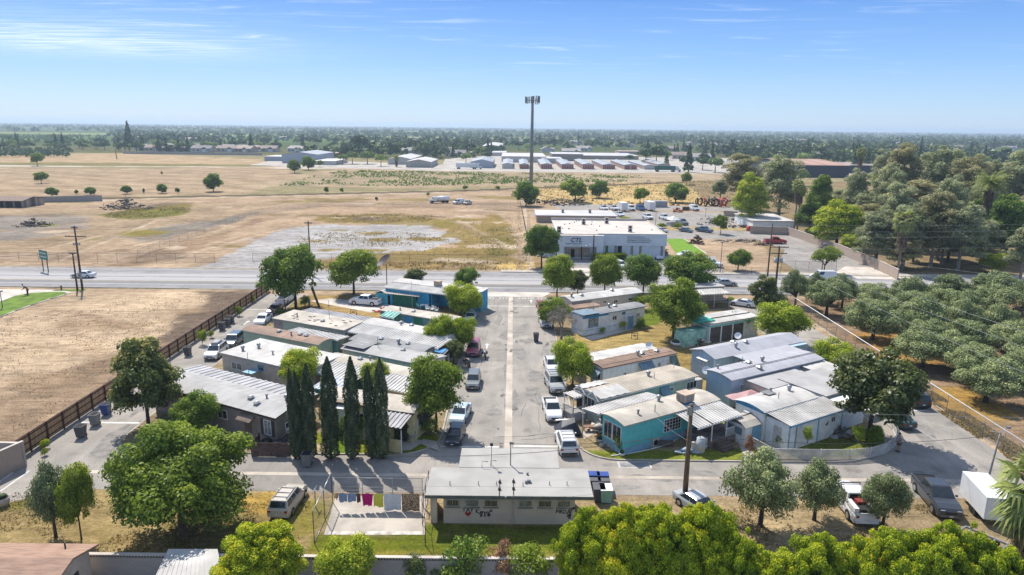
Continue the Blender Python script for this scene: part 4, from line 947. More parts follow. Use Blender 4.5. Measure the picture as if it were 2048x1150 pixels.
# ---------------------------------------------------------------- homes
def roofmat(name, col, var=.12, streak=True, **k): return mat(name, col, .75, var, .5, stretch=(1, 1, 1), bump=.05, **k)
M = dict(
 rw=roofmat('roof_white', (.54, .52, .49), .13), rg=roofmat('roof_pale_grey', (.38, .37, .36), .10), rcream=roofmat('roof_cream', (.50, .45, .38), .14),
 rdg=roofmat('roof_dark_grey', (.25, .25, .25), .12), rbr=roofmat('roof_brown', (.30, .19, .135), .16), rlav=roofmat('roof_lavender_grey', (.38, .38, .41), .07),
 rtan=roofmat('roof_tan_metal', (.47, .41, .33), .14), rbrn2=roofmat('roof_faded_brown', (.38, .285, .20), .2), rcor=roofmat('corrugated_pale', (.58, .56, .53), .12), rcorg=roofmat('corrugated_grey', (.42, .41, .42), .15),
 wtaupe=mat('wall_taupe', (.235, .205, .18), .8, .08), wbeige=mat('wall_beige', (.58, .49, .41), .8, .08), wgreen=mat('wall_pale_green', (.34, .44, .34), .7, .08), wsage=mat('wall_sage', (.40, .45, .38), .7, .08),
 wteal=mat('wall_teal', (.11, .50, .50), .7, .07), wteal2=mat('wall_light_teal', (.13, .44, .43), .7, .10), wblue=mat('wall_bright_blue', (.05, .36, .58), .7, .10), wyel=mat('wall_yellow', (.62, .55, .30), .7, .07), wwhite=mat('wall_white', (.76, .77, .76), .7, .08),
 wbg=mat('wall_blue_grey', (.36, .48, .58), .7, .07, stretch=(3, 3, .6)), wbg2=mat('wall_grey_green', (.45, .51, .49), .7, .06), wcream=mat('wall_cream', (.56, .49, .40), .8, .07), wgt=mat('wall_green_teal', (.12, .32, .30), .8, .14), wtan=mat('wall_tan', (.38, .32, .25), .8, .09),
 blue=mat('trim_blue', (.05, .25, .45), .6, .1), sky=mat('trim_skyblue', (.22, .42, .55), .6, .1), dtrim=mat('trim_dark', (.06, .045, .04), .7, .1), brn=mat('trim_brown', (.16, .10, .07), .7, .1), tealt=mat('trim_teal', (.20, .55, .50), .7, .1),
 green=mat('green_board', (.03, .20, .12), .8, .15), gtarp=mat('green_tarp', (.03, .42, .26), .5, .15), btarp=mat('blue_tarp', (.04, .25, .55), .5, .15), red=mat('terracotta', (.50, .16, .09), .7, .1), dkaw=mat('dark_awning', (.07, .05, .045), .7, .1), awb=mat('blue_grey_awning', (.17, .24, .30), .6, .12),
 pink=mat('pink_tarp', (.45, .26, .26), .7, .1), lav=mat('skirting_pale', (.5, .48, .46), .8, .1))
def window(t, side, L, W, u, z, w, h, fr=None, gl=None, bars=1, depth=.05, name='window'):
    """window on a wall of a local box 0..L x 0..W; side F (y=0), L (x=0), R (x=L)"""
    fr = fr or WHITE; gl = gl or GLASS; b = MB(); g = MB()
    def B(mb, u0, u1, z0, z1, d0, d1):
        if side == 'F': mb.box(u0, u1, -d1, -d0, z0, z1)
        elif side == 'L': mb.box(-d1, -d0, u0, u1, z0, z1)
        elif side == 'R': mb.box(L+d0, L+d1, u0, u1, z0, z1)
    e = .07
    for a in ((u, u+w, z, z+e), (u, u+w, z+h-e, z+h), (u, u+e, z+e, z+h-e), (u+w-e, u+w, z+e, z+h-e)): B(b, *a, .0, depth)
    nb, nh = (bars if isinstance(bars, tuple) else (bars, 0))
    for i in range(1, nb+1):
        x = u+w*i/(nb+1); B(b, x-.02, x+.02, z+e, z+h-e, .0, depth*.8)
    for i in range(1, nh+1):
        q = z+h*i/(nh+1); B(b, u+e, u+w-e, q-.015, q+.015, .0, depth*.7)
    f = b.build(name, fr, t); B(g, u+e, u+w-e, z+e, z+h-e, .002, depth*.45); g.build('pane', gl, f); return f
def door(t, side, L, u, z, w=.9, h=2.0, m=None):
    b = MB(); h_ = MB()
    def B(mb, u0, u1, z0, z1, d):
        if side == 'F': mb.box(u0, u1, -d, 0, z0, z1)
        elif side == 'L': mb.box(-d, 0, u0, u1, z0, z1)
        else: mb.box(L, L+d, u0, u1, z0, z1)
    B(b, u, u+w, z, z+h, .05); d = b.build('door', m or WHITE, t); B(h_, u+w-.14, u+w-.08, z+1, z+1.08, .1); h_.build('handle', STEEL, d); return d
def roof_obj(t, L, W, h, kind, rh, m, ov=.2, th=.12, fascia=None, x0=0, y0=0):
    b = MB(); X0, X1, Y0, Y1 = x0-ov, x0+L+ov, y0-ov, y0+W+ov
    if kind == 'flat': pr = [(Y0, h), (Y1, h+rh)]
    elif kind == 'gable': pr = [(Y0, h), ((Y0+Y1)/2, h+rh), (Y1, h)]
    elif kind == 'arc': pr = [(Y0+(Y1-Y0)*i/8, h+rh*(1-(2*i/8-1)**2)) for i in range(9)]
    pts = [(y, z) for y, z in pr]+[(y, z-th) for y, z in reversed(pr)]
    n = len(pr)
    vs = [(X0, y, z) for y, z in pts]+[(X1, y, z) for y, z in pts]; N_ = len(pts)
    b.add(vs, [(i, i+1, N_+i+1, N_+i) for i in range(n-1)], 0)
    b.add(vs, [(i, N_+i, N_+i+1, i+1) for i in range(n, N_-1)]+[tuple(range(N_)), tuple(range(N_, 2*N_))[::-1], (0, N_, 2*N_-1, N_-1), (n-1, n, N_+n, N_+n-1)], 1)
    # sheet seams
    k = int((X1-X0)/1.2)
    if kind != 'corr':
        for i in range(1, k):
            x = X0+(X1-X0)*i/k
            for (ya, za), (yb, zb) in zip(pr, pr[1:]): b.add([(x, ya, za+.012), (x+.04, ya, za+.012), (x+.04, yb, zb+.012), (x, yb, zb+.012)], [(0, 1, 2, 3)], 0)
    return b.build('roof', [m, fascia or m], t)
def vent(rf, x, y, z, kind='pipe'):
    b = MB()
    if kind == 'pipe': b.tube([(x, y, z-.1), (x, y, z+.35)], .09, 8); b.tube([(x, y, z+.35), (x, y, z+.42)], .16, 8)
    elif kind == 'hood': b.box(x-.22, x+.22, y-.22, y+.22, z-.1, z+.18); b.frus((x-.3, x+.3, y-.3, y+.3), (x-.12, x+.12, y-.12, y+.12), z+.18, z+.32)
    elif kind == 'turbine':
        b.tube([(x, y, z-.1), (x, y, z+.25)], .16, 8); b.blob((x, y, z+.45), (.26, .26, .22), 10, 6, .02)
    elif kind == 'stack': b.tube([(x, y, z-.1), (x, y, z+.7)], .045, 6)
    b.build('vent', STEEL if kind != 'pipe' else GREYM, rf)
def home(name, label, A, B, W, wall, roofm, h=3.0, kind='arc', rh=.28, skirt=None, ang=None, fascia=None, wins=(), doors=(), vents=(), ov=.18, z=BZ, cat='mobile home', L=None, stripe=None, skh=.75, siding=True):
    a = G(*A, z+h); b_ = G(*B, z+h); an = math.atan2(b_[1]-a[1], b_[0]-a[0]) if ang is None else R_(ang)
    L = L or math.hypot(b_[0]-a[0], b_[1]-a[1])*(math.cos(math.atan2(b_[1]-a[1], b_[0]-a[0])-an))
    t = T(name, label, cat, (a[0], a[1], z), an); t['L'] = L
    L -= 2*ov; W -= 2*ov; org = (ov, ov)
    # inner frame offset by overhang: shift the empty so the wall corner is the origin
    t.location = (a[0]+math.cos(an)*ov-math.sin(an)*ov, a[1]+math.sin(an)*ov+math.cos(an)*ov, z)
    b = MB(); pr = {'flat': [(0, h-.05), (W, h+rh-.05)], 'gable': [(0, h-.02), (W/2, h+rh-.14), (W, h-.02)], 'arc': [(W*i/8, h-.06+rh*(1-(2*i/8-1)**2)) for i in range(9)]}[kind]
    b.profx([(0, skh)]+pr+[(W, skh)], 0, L); wl = b.build('wall', wall, t)
    if siding:
        s_ = MB(); n = int(L/.6)
        for i in range(1, n): s_.box(i*L/n-.012, i*L/n+.012, -.012, 0, skh, h-.14)
        n = int(W/.6)
        for i in range(1, n):
            for x0, x1 in ((-.012, 0), (L, L+.012)): s_.box(x0, x1, i*W/n-.012, i*W/n+.012, skh, h-.14)
        s_.build('siding_battens', wall, wl)
    MB().box(.03, L-.03, .03, W-.03, -.1, skh).build('skirting', skirt or wall, t)
    if stripe: 
        sm, z0, z1 = stripe; MB().box(-.02, L+.02, -.02, W+.02, z0, z1).build('trim_band', sm, t)
    rf = roof_obj(t, L, W, h, kind, rh, roofm, ov, fascia=fascia)
    for v in vents: vent(rf, v[0]*L, v[1]*W, h+(rh*.9 if kind == 'arc' else rh*(1-abs(2*v[1]-1)) if kind == 'gable' else rh*v[1]), v[2])
    for w_ in wins: window(t, w_[0], L, W, *w_[1:5], **(w_[5] if len(w_) > 5 else {}))
    for d in doors: door(t, d[0], L, d[1], d[2], **(d[3] if len(d) > 3 else {}))
    t['dim'] = (L, W, h); return t, L, W, rf
def awning(t, x0, x1, y0, y1, z0, z1, m=None, posts=(), pitch=.32, name='awning', fascia=None, pm=None):
    b = MB(); b.corr(x0, x1, y0, y1, z0, z1, max(pitch, .3)*1.15, .075); a = b.build(name, m or M['rcor'], t)
    f = MB(); f.box(x0, x1, y0-.03, y0+.03, z0-.14, z0-.005); f.box(x0, x1, y1-.03, y1+.03, z1-.14, z1-.005); f.build('beam', fascia or WHITE, a)
    for px_, py_ in posts: MB().box(px_-.04, px_+.04, py_-.04, py_+.04, -.05, (z0 if abs(py_-y0) < abs(py_-y1) else z1)-.1).build('post', pm or WHITE, a)
    return a
def cooler(rf, x, y, z, s=1.0, m=None):
    b = MB(); b.box(x-.55*s, x+.55*s, y-.5*s, y+.5*s, z+.1, z+.95*s); c = b.build('evaporative_cooler', m or mat('cooler_beige', (.48, .38, .29), .7, .1), rf)
    return c
def wall_awn(t, side, L, u, z, w, d=.7, h=.8, m=None):
    b = MB()
    if side == 'F': b.quad((u, -.03, z), (u+w, -.03, z), (u+w, -d, z-h), (u, -d, z-h)); b.quad((u, -.03, z-.02), (u, -d, z-h-.02), (u+w, -d, z-h-.02), (u+w, -.03, z-.02)); b.add([(u, -.03, z), (u, -d, z-h), (u, -.03, z-h*.3)], [(0, 1, 2)]); b.add([(u+w, -.03, z), (u+w, -d, z-h), (u+w, -.03, z-h*.3)], [(0, 1, 2)])
    else:
        x = 0 if side == 'L' else L; s = -1 if side == 'L' else 1
        b.quad((x+s*.03, u, z), (x+s*.03, u+w, z), (x+s*d, u+w, z-h), (x+s*d, u, z-h)); b.quad((x+s*.03, u, z-.02), (x+s*d, u, z-h-.02), (x+s*d, u+w, z-h-.02), (x+s*.03, u+w, z-.02))
    return b.build('window_awning', m or M['awb'], t)
def acbox(t, side, L, u, z, m=None):
    b = MB()
    if side == 'F': b.box(u, u+.65, -.4, 0, z, z+.42)
    elif side == 'L': b.box(-.4, 0, u, u+.65, z, z+.42)
    else: b.box(L, L+.4, u, u+.65, z, z+.42)
    a = b.build('air_conditioner', WHITE, t)
# --- west block
t, L, W, rf = home('mobile_home', 'taupe home with dark shuttered window at the south-west corner', (300, 768), (514, 854), 4.6, M['wtaupe'], M['rg'], h=3.0, kind='gable', rh=.45, ang=-28, fascia=M['dtrim'], skirt=M['wtaupe'],
    vents=((.72, .38, 'hood'), (.80, .55, 'pipe'), (.80, .25, 'hood'), (.9, .75, 'turbine')))
window(t, 'F', L, W, L-1.6, 1.0, 1.0, 1.5, bars=1, gl=CURT); MB().box(L-2.0, L-1.62, -.06, 0, .95, 2.55).build('shutter', M['dtrim'], t); MB().box(L-.58, L-.2, -.06, 0, .95, 2.55).build('shutter', M['dtrim'], t)
door(t, 'F', L, L-4.2, .7, m=M['brn']); wall_awn(t, 'F', L, L-4.6, 2.6, 1.9, .8, .45, m=mat('brown_shingle', (.2, .15, .12), .9, .2)); window(t, 'F', L, W, L-8, 1.3, 1.4, 1, bars=1)
window(t, 'R', L, W, 1.1, 1.3, .8, .7, bars=0); acbox(t, 'R', L, 1.15, 1.0)
MB().box(-.1, L+.1, -.05, -.0, 2.7, 2.85).build('gutter', M['dtrim'], t)
awning(t, -1.5, L-1.2, W+.2, W+2.9, 2.85, 2.65, M['rcorg'], posts=((L-1.3, W+2.8), (L-6, W+2.8), (0, W+2.8)), pitch=.75, fascia=M['dtrim'], pm=M['brn'])
t, L, W, rf = home('mobile_home', 'beige stucco home with flat pale roof and a protruding closet', (439, 705), (574, 736), 6.3, M['wbeige'], M['rw'], h=3.1, kind='flat', rh=.12, ang=-28, L=13.6, siding=False,
    wins=(('F', 1.6, 1.35, .8, .9), ('F', 2.45, 1.35, .8, .9), ('F', 6.0, 1.9, .9, .75, dict(fr=M['sky'])), ('F', 9.2, 1.5, .7, .7, dict(gl=CURT))), vents=((.13, .28, 'turbine'), (.2, .55, 'turbine'), (.45, .4, 'pipe'), (.8, .3, 'pipe')))
MB().box(5.0, 6.3, -1.3, 0, -.05, 1.85).build('closet', M['wbeige'], t); MB().box(4.9, 6.4, -1.4, 0, 1.86, 1.95).build('closet_roof', M['sky'], t); MB().box(2.3, 2.65, -.25, 0, -.05, .95).build('meter_box', M['lav'], t)
t, L, W, rf = home('mobile_home', 'long pale green home with brown shingle roof', (482, 660), (637, 690), 2.9, M['wgreen'], M['rbr'], h=3.0, kind='arc', rh=.3, fascia=M['wgreen'],
    wins=(('F', 3.7, 1.4, 1.7, .75), ('F', 8.6, 1.5, .7, .45), ('F', 11.3, 1.3, .8, .9, dict(gl=CURT))), vents=((.42, .4, 'hood'), (.60, .3, 'pipe'), (.68, .5, 'hood'), (.76, .5, 'hood')))
window(t, 'F', L, W, 6.8, 1.4, 1.0, .8, gl=M['awb'])
awning(t, 5.2, L+.8, W+.2, W+2.6, 2.9, 2.75, M['rw'], posts=((L+.7, W+2.5), (8, W+2.5)), pitch=.5); MB().box(L-1, L+.6, W+.3, W+.4, 0, 2.6).build('screen', M['wgt'], t)
t, L, W, rf = home('mobile_home', 'sage home with patched flat cream roof beside a young tree', (543, 636), (652, 653), 4.5, M['wsage'], M['rcream'], h=2.9, kind='flat', rh=.2, ang=-26, skirt=M['lav'], L=13.0,
    wins=(('F', 8.3, 1.2, 2.0, 1.2, dict(gl=mat('brown_panel', (.24, .17, .13), .8), bars=0)),), vents=((.2, .5, 'pipe'), (.6, .4, 'hood')))
b = MB(); rnd = random.Random(4)
for i in range(16): x, y = rnd.uniform(1, L-1), rnd.uniform(.5, W-.5); b.box(x, x+rnd.uniform(.2, .6), y, y+rnd.uniform(.1, .25), 2.92+.2*y/W, 2.96+.2*y/W)
b.build('roof_patch', M['dtrim'], rf); MB().box(0.0, 1.7, -.03, 0, .7, 2.8).build('panel', mat('mauve_panel', (.33, .28, .28), .8), t)
awning(t, 1.0, L, W+.15, W+2.6, 2.95, 2.9, M['rcorg'], posts=((L-.1, W+2.5),), pitch=.5)
# small green-blue home + annex
t, L, W, rf = home('mobile_home', 'green and blue patched home with turquoise porch roof', (757, 620), (851, 635), 2.9, M['wgt'], M['rcream'], h=2.7, kind='flat', rh=.1, ang=-28, skh=.3, L=13, vents=((.22, .5, 'pipe'), (.4, .6, 'hood')))
awning(t, 1.4, 3.9, -1.8, .1, 2.35, 2.75, mat('turquoise_sheet', (.25, .55, .48), .7, .2), posts=((1.5, -1.7), (3.8, -1.7)), pitch=.5)
for x, m_ in ((4.4, M['blue']), (6.2, M['green']), (8.2, M['awb']), (10.2, M['green'])): MB().box(x, x+1.6, -.04, 0, .4, 2.4).build('panel', m_, t)
t, L, W, rf = home('mobile_home', 'bright blue home with rooftop cooler and full length ribbed patio cover', (784, 563), (906, 583), 2.8, M['wblue'], M['rw'], h=3.3, kind='flat', rh=.1, ang=-24, L=17.5, skh=.3)
awning(t, -.3, L, -2.6, -.1, 2.75, 3.2, M['rcor'], posts=[(x, -2.5) for x in (0.1, 8.6, 12.5, 16.5)], pitch=.33, pm=M['wblue'])
c = cooler(rf, 8.6, .6, 3.2, 1.0); MB().box(7.8, 9.4, -.3, 1.2, 3.05, 3.2).build('cooler_stand', M['sky'], rf)
MB().box(0.0, 8.7, -2.5, -2.4, -.05, 2.6).build('patio_wall', M['wblue'], t)
for x in (1.5, 5.6): MB().box(x, x+.8, -2.55, -2.5, 1.2, 2.1).build('window', GLASS, t)
MB().box(9, 9.1, -2.5, 0, 0, 2.6).build('patio_wall', M['wblue'], t); MB().box(11, 14.5, -.1, -.02, .2, 2.2).build('house_front', M['wbeige'], t)
for j, (px_, py_) in enumerate(((777, 566), (781, 564))): pass
sh = T('garden_shed', 'small turquoise shed with white gable roof beside the white pickup', 'shed', (*G(752, 606, BZ), BZ), R_(-24))
MB().box(0, 2.4, 0, 2.0, -.02, 1.9).build('wall', mat('wall_shed_turquoise', (.12, .48, .55), .7, .08), sh); b = MB(); b.prof([(-.15, 1.85), (1.2, 2.35), (2.55, 1.85), (2.5, 1.78), (1.2, 2.27), (-.1, 1.78)], -.15, 2.15); b.build('roof', M['rw'], sh)
sh = T('lean_to', 'green boarded lean-to with bleached sheet roof by the blue home', 'shed', (*G(786, 610, BZ), BZ), R_(-20))
MB().box(0, 4.4, .1, .2, -.02, 1.9).build('board_wall', M['green'], sh); MB().box(-1.6, -.1, 0, 1.4, -.02, 2.0).build('booth', M['wblue'], sh); MB().box(-1.2, -.5, -.03, 0, .1, 1.6).build('booth_door', DARK, sh)
MB().corr(-1.8, 5.2, -.3, 1.9, 1.98, 2.2, .5, .05).build('roof', M['rcream'], sh)
# long white roof with ribbed patio cover
t, L, W, rf = home('mobile_home', 'white roofed home whose wide ribbed patio cover slopes toward the viewer', (722, 645), (875, 676), 3.0, M['wwhite'], M['rw'], h=3.0, kind='arc', rh=.15, ang=-29, L=14.5, vents=((.4, .5, 'pipe'), (.36, .8, 'hood'), (.5, .7, 'hood')))
awning(t, -.2, L+1.0, -3.4, -.15, 2.55, 2.95, M['rcor'], posts=((L+.8, -3.3), (8, -3.3), (.2, -3.3)), pitch=.36)
t, L, W, rf = home('mobile_home', 'home with dark grey panelled roof in the middle of the west block', (697, 679), (832, 704), 3.0, M['wtaupe'], M['rdg'], h=3.0, kind='arc', rh=.25, ang=-27, L=11.5, vents=((.62, .35, 'turbine'), (.72, .5, 'hood'), (.35, .5, 'hood')))
sh = T('carport', 'low carport roof half covered by blue tarpaulin near the kerb', 'carport', (*G(822, 706, 2.3), BZ), R_(-14))
MB().corr(0, 4.2, 0, 2.6, 2.2, 2.3, .5, .05).build('roof', M['rg'], sh); MB().box(2.0, 4.0, .6, 2.5, 2.38, 2.37).build('tarpaulin', M['btarp'], sh)
for x, y in ((.1, .1), (4.1, .1), (4.1, 2.5), (.1, 2.5)): MB().box(x-.05, x+.05, y-.05, y+.05, 0, 2.2).build('post', WHITE, sh)
t, L, W, rf = home('mobile_home', 'home with light grey gabled roof and darker west end slab', (680, 697), (826, 727), 4.2, M['wcream'], M['rg'], h=3.0, kind='gable', rh=.35, ang=-28, L=13.0, vents=((.6, .6, 'hood'),))
MB().box(-.15, 3.2, .2, W-.1, 3.36, 3.40).build('roof_extension', M['rdg'], rf); b = MB(); 
for k_ in range(2): b.box(1.0, 2.6, 1.2+k_*.9, 1.25+k_*.9, 3.4, 3.44)
b.build('roof_trim', WHITE, rf)
MB().box(4.0, 4.06, 1.9, 1.96, 3.3, 4.6).build('mast', STEEL, rf)
t, L, W, rf = home('mobile_home', 'teal home with cream roof and striped metal patio covers', (645, 717), (798, 748), 2.6, M['wteal2'], M['rcream'], h=3.0, kind='arc', rh=.2, ang=-28, L=12.5, fascia=M['rcream'], vents=((.35, .6, 'hood'), (.44, .8, 'pipe'), (.55, .4, 'hood')))
awning(t, 1.2, 7.4, -3.3, -.15, 2.5, 2.95, M['rcor'], posts=((1.3, -3.2), (7.2, -3.2)), pitch=.36, fascia=M['tealt']); awning(t, 9.6, 14.4, -3.0, -.15, 2.4, 2.95, M['rcor'], posts=((14.2, -2.9), (10, -2.9)), pitch=.36)
MB().box(1.3, 7.2, -3.15, -3.05, 0, 1.0).build('patio_wall', M['wteal2'], t); MB().box(9.7, 14.0, -2.8, -2.7, 0, 2.2).build('screen', M['wtan'], t)
for i in range(3): MB().box(2.2+i*1.6, 3.2+i*1.6, -3.2, -3.15, 1.2, 1.7).build('blind', M['wbeige'], t)
t, L, W, rf = home('mobile_home', 'yellow home with weathered roof behind the cypress row', (634, 800), (816, 822), 3.9, M['wyel'], M['rcream'], h=3.1, kind='arc', rh=.35, ang=-17, L=10.6, fascia=M['dtrim'],
    wins=(('F', .5, 1.3, .9, 1.0), ('F', 4.4, 1.3, 1.0, 1.0), ('R', .9, 1.1, 2.4, .9, dict(gl=CURT))), doors=(('F', 2.1, .6),), vents=((.55, .45, 'stack'), (.2, .6, 'turbine')))
MB().box(-.1, 5.4, -.3, .9, 3.2, 3.26).build('roof_overlay', M['rbrn2'], rf); wall_awn(t, 'R', L, .7, 2.5, 2.8, .75, .75, m=M['dkaw'])
awning(t, 6.6, L, -2.6, -.1, 2.55, 2.95, M['rcorg'], posts=((L-.1, -2.5), (6.7, -2.5)), pitch=.36, fascia=M['dtrim'])
MB().corr(6.4, 9.0, -3.0, -2.6, 1.0, 2.45, .36, .05).build('side_sheet', M['rcorg'], t); MB().box(8.2, L-.2, -2.5, -2.42, 0, 1.3).build('patio_wall', M['wyel'], t)
b = MB(); b.box(1.8, 3.5, -1.1, -.05, 0, .55); b.build('door_step', DWOOD, t); wall_awn(t, 'F', L, 1.9, 2.9, 1.2, .8, .1, m=WHITE)
sh = T('awning_sheet', 'blue and white striped sheet roof behind the taupe home', 'canopy', (*G(622, 775, 2.5), BZ), R_(-20))
MB().corr(0, 3.2, 0, 3.4, 2.35, 2.55, .5, .05).build('roof', mat('bluewhite_sheet', (.50, .53, .60), .7, .2, 3), sh)
for x, y in ((.1, .1), (3.1, .1), (3.1, 3.3), (.1, 3.3)): MB().box(x-.05, x+.05, y-.05, y+.05, 0, 2.3).build('post', WHITE, sh)
# --- east block
t, L, W, rf = home('mobile_home', 'turquoise home with bay window and rooftop cooler at the south-west corner', (1248.5, 852.5), (1437, 797), 3.5, M['wteal'], M['rcream'], h=3.1, kind='arc', rh=.26, skirt=M['sky'], ang=32,
    wins=(('F', 5.0, 1.15, 2.3, 1.35, dict(bars=(5, 3))), ('L', .35, .95, 1.25, 1.75, dict(bars=1)), ('L', 1.65, .95, 1.25, 1.75, dict(bars=1))), vents=((.52, .75, 'turbine'), (.35, .2, 'stack'), (.2, .3, 'pipe')), siding=False)
b = MB(); b.frus((8.0, 9.4, .3, 1.6), (8.0, 9.4, .3, 1.6), 3.2, 3.3); b.build('cooler_base', M['blue'], rf)
c = MB(); c.box(8.05, 9.35, .35, 1.55, 3.45, 4.2); c.box(8.0, 9.4, .3, 1.6, 4.2, 4.28)
c = c.build('evaporative_cooler', mat('cooler_beige', (.48, .38, .29), .7, .1), rf); l = MB()
for i in range(6): l.box(8.3, 9.1, .33, .35, 3.5+i*.1, 3.55+i*.1); l.box(8.03, 8.05, .5, 1.4, 3.5+i*.1, 3.55+i*.1)
l.build('louvre', GREYM, c)
awning(t, -.6, 8.0, W+.15, W+2.5, 3.1, 2.8, M['rw'], posts=((-.5, W+2.4), (3.5, W+2.4)), pitch=.22)
awning(t, 8.2, 12.4, -3.2, -.1, 2.6, 3.0, M['rcor'], posts=((8.3, -3.1), (12.3, -3.1), (10.3, -3.1)), pitch=.22); awning(t, 6.3, 8.2, -3.1, -.1, 2.5, 2.9, M['rw'], posts=(), pitch=.22, name='awning_wing')
MB().box(8.0, 12.5, -3.2, -.05, 0, .75).build('porch_deck', mat('deck_wood', (.22, .17, .15), .9, .2), t)
b = MB(); 
for i in range(4): b.box(8.6-.0, 10.2, -4.4+i*.3, -4.1+i*.3, 0, .18*(i+1))
b.build('steps', mat('step_wood', (.17, .12, .10), .9, .2), t)
b = MB()
for y in (-3.15,):
    b.box(10.3, 12.4, y, y+.05, 1.55, 1.62)
    for i in range(14): b.box(10.3+i*.16, 10.34+i*.16, y, y+.04, .75, 1.55)
b.build('railing', WHITE, t); MB().box(6.0, 8.0, -2.9, -2.75, 0, 1.1).build('low_wall', M['wcream'], t)
window(t, 'F', L, W, 9.6, 1.3, 1.0, 1.2); door(t, 'F', L, 11.2, .75, m=M['wtan'])
b = MB(); b.box(.0, 10.4, -.35, -.3, .05, .12); 
t2, L, W, rf = home('mobile_home', 'pale green home with long tan ribbed roof and twin white gables', (1203, 800), (1392.5, 751), 4.3, M['wsage'], M['rtan'], h=3.0, kind='gable', rh=.25, ang=32, fascia=WHITE, ov=.22,
    wins=(('F', 4.6, 1.25, 2.4, 1.0, dict(gl=CURT, bars=2)), ('F', 9.3, 1.9, .7, .5), ('F', 12.0, 1.6, 1.6, .9, dict(bars=2)), ('L', 1.0, .9, 1.9, 1.6, dict(bars=2))), vents=((.62, .55, 'turbine'), (.63, .35, 'stack')))
t = t2; b = MB()
b.corr(-.3, L+.3, -.25, W/2-.01, 3.04, 3.29, .42, .04); b.corr(-.3, L+.3, W/2+.01, W+.25, 3.29, 3.04, .42, .04); b.build('roof_ribs', M['rtan'], rf)
MB().corr(-.35, 3.6, -.3, 1.9, 3.11, 3.32, .8, .05).build('roof_white_sheets', M['rw'], rf); MB().corr(-.35, 3.0, 2.6, W+.3, 3.31, 3.1, .8, .05).build('roof_white_sheets', M['rw'], rf)
b = MB()
for y0 in (0.1, 2.3):
    b.profx([(y0-.1, 2.75), (y0+.95, 3.55), (y0+2.0, 2.75), (y0+1.9, 2.68), (y0+.95, 3.42), (y0, 2.68)], -.42, -.3)
    for k_ in range(4): b.bar((-.36, y0+.95, 2.7), (-.36, y0+.3+k_*.45, 3.05 if k_ in (0, 3) else 3.3), .02)
    b.bar((-.36, y0, 2.7), (-.36, y0+1.9, 2.7), .035)
b.build('gable_trim', WHITE, t)
awning(t, -1.7, -.3, 2.5, 4.3, 2.55, 2.5, M['rw'], posts=((-1.6, 2.6), (-1.6, 4.2)), pitch=.3, name='porch_roof'); MB().box(-1.7, 0, 2.4, 4.3, 0, .6).build('porch_deck', M['lav'], t)
b = MB(); 
for i in range(12): b.box(-1.72, -1.68, 2.4+i*.17, 2.44+i*.17, .6, 1.4); b.box(-1.7+i*.14, -1.67+i*.14, 2.38, 2.42, .6, 1.4)
b.box(-1.75, -1.65, 2.35, 4.3, 1.4, 1.47); b.box(-1.75, 0, 2.35, 2.45, 1.4, 1.47); b.build('railing', M['lav'], t)
door(t, 'L', L, 3.2, .7, m=DARK); wall_awn(t, 'F', L, 8.0, 2.7, 1.3, .9, 1.3)
MB().box(L+.1, L+1.5, 0.2, 2.2, 0, 2.3).build('end_closet', M['lav'], t)
t, L, W, rf = home('mobile_home', 'white trailer with rusty brown roof and hinged window awnings', (1206, 737), (1355, 706), 2.7, M['wwhite'], M['rbr'], h=2.9, kind='arc', rh=.18, ang=31, fascia=M['brn'],
    wins=(('F', 3.0, 1.2, .5, .6), ('F', 8.4, 1.5, .5, .6), ('L', .4, 1.1, 1.5, 1.1, dict(bars=2)), ('F', 6.0, 1.2, 1.1, 1.0)), doors=(('F', 9.2, .7, dict(w=.8)),), vents=((.55, .5, 'turbine'), (.62, .55, 'hood'), (.82, .5, 'hood')))
wall_awn(t, 'F', L, 5.3, 2.6, 2.1, 1.0, .9); wall_awn(t, 'L', L, .2, 2.5, 2.0, 1.0, .9); wall_awn(t, 'F', L, 10.3, 2.6, 1.1, .8, 1.2, m=mat('green_awning', (.16, .22, .18), .6)); acbox(t, 'F', L, 4.2, .9)
b = MB(); b.corr(-1.2, L-.8, W+.1, W+2.9, 2.95, 2.85, 1.1, .03); b.build('patio_roof', M['rw'], t)
for x in (-1.0, 4, 9.6): MB().box(x-.05, x+.05, W+2.75, W+2.85, 0, 2.8).build('post', WHITE, t)
MB().box(-.8, -.1, W+.6, W+2.6, 0, 1.0).build('patio_wall', M['wcream'], t); b = MB()
for i in range(1, 5): b.box(.2, L-.2, W*i/5-.02, W*i/5+.02, 3.06, 3.09)
b.build('roof_seams', M['wtan'], rf)
t, L, W, rf = home('mobile_home', 'white trailer with blue band, tall blue window frame and striped porch', (1166, 634), (1275, 610), 3.1, M['wwhite'], M['rdg'], h=3.0, kind='arc', rh=.2, ang=33, fascia=M['blue'], L=12.5, stripe=(M['sky'], .74, .80),
    wins=(('F', 1.0, 1.1, 1.9, 1.5, dict(fr=M['blue'], gl=CURT)), ('F', 5.6, 1.6, .9, .7), ('F', 7.5, 2.2, .7, .45, dict(fr=M['sky'])), ('F', 10.5, 1.4, .7, .7, dict(gl=CURT))), vents=((.5, .5, 'stack'), (.52, .6, 'turbine'), (.62, .6, 'hood')))
MB().box(-.05, 4.8, -.05, -.0, 2.6, 2.95).build('trim_band', M['blue'], t); b = MB()
for i in range(5): b.box(8.2+i*.24, 8.32+i*.24, -.65, -.6, 0, 2.0)
b.build('porch_stripes', M['blue'], t); MB().box(8.1, 9.4, -.6, -.02, 0, 2.05).build('porch', WHITE, t)
MB().box(-.1, 3, -.2, W, 3.2, 3.22).build('roof_patch', M['awb'], rf)
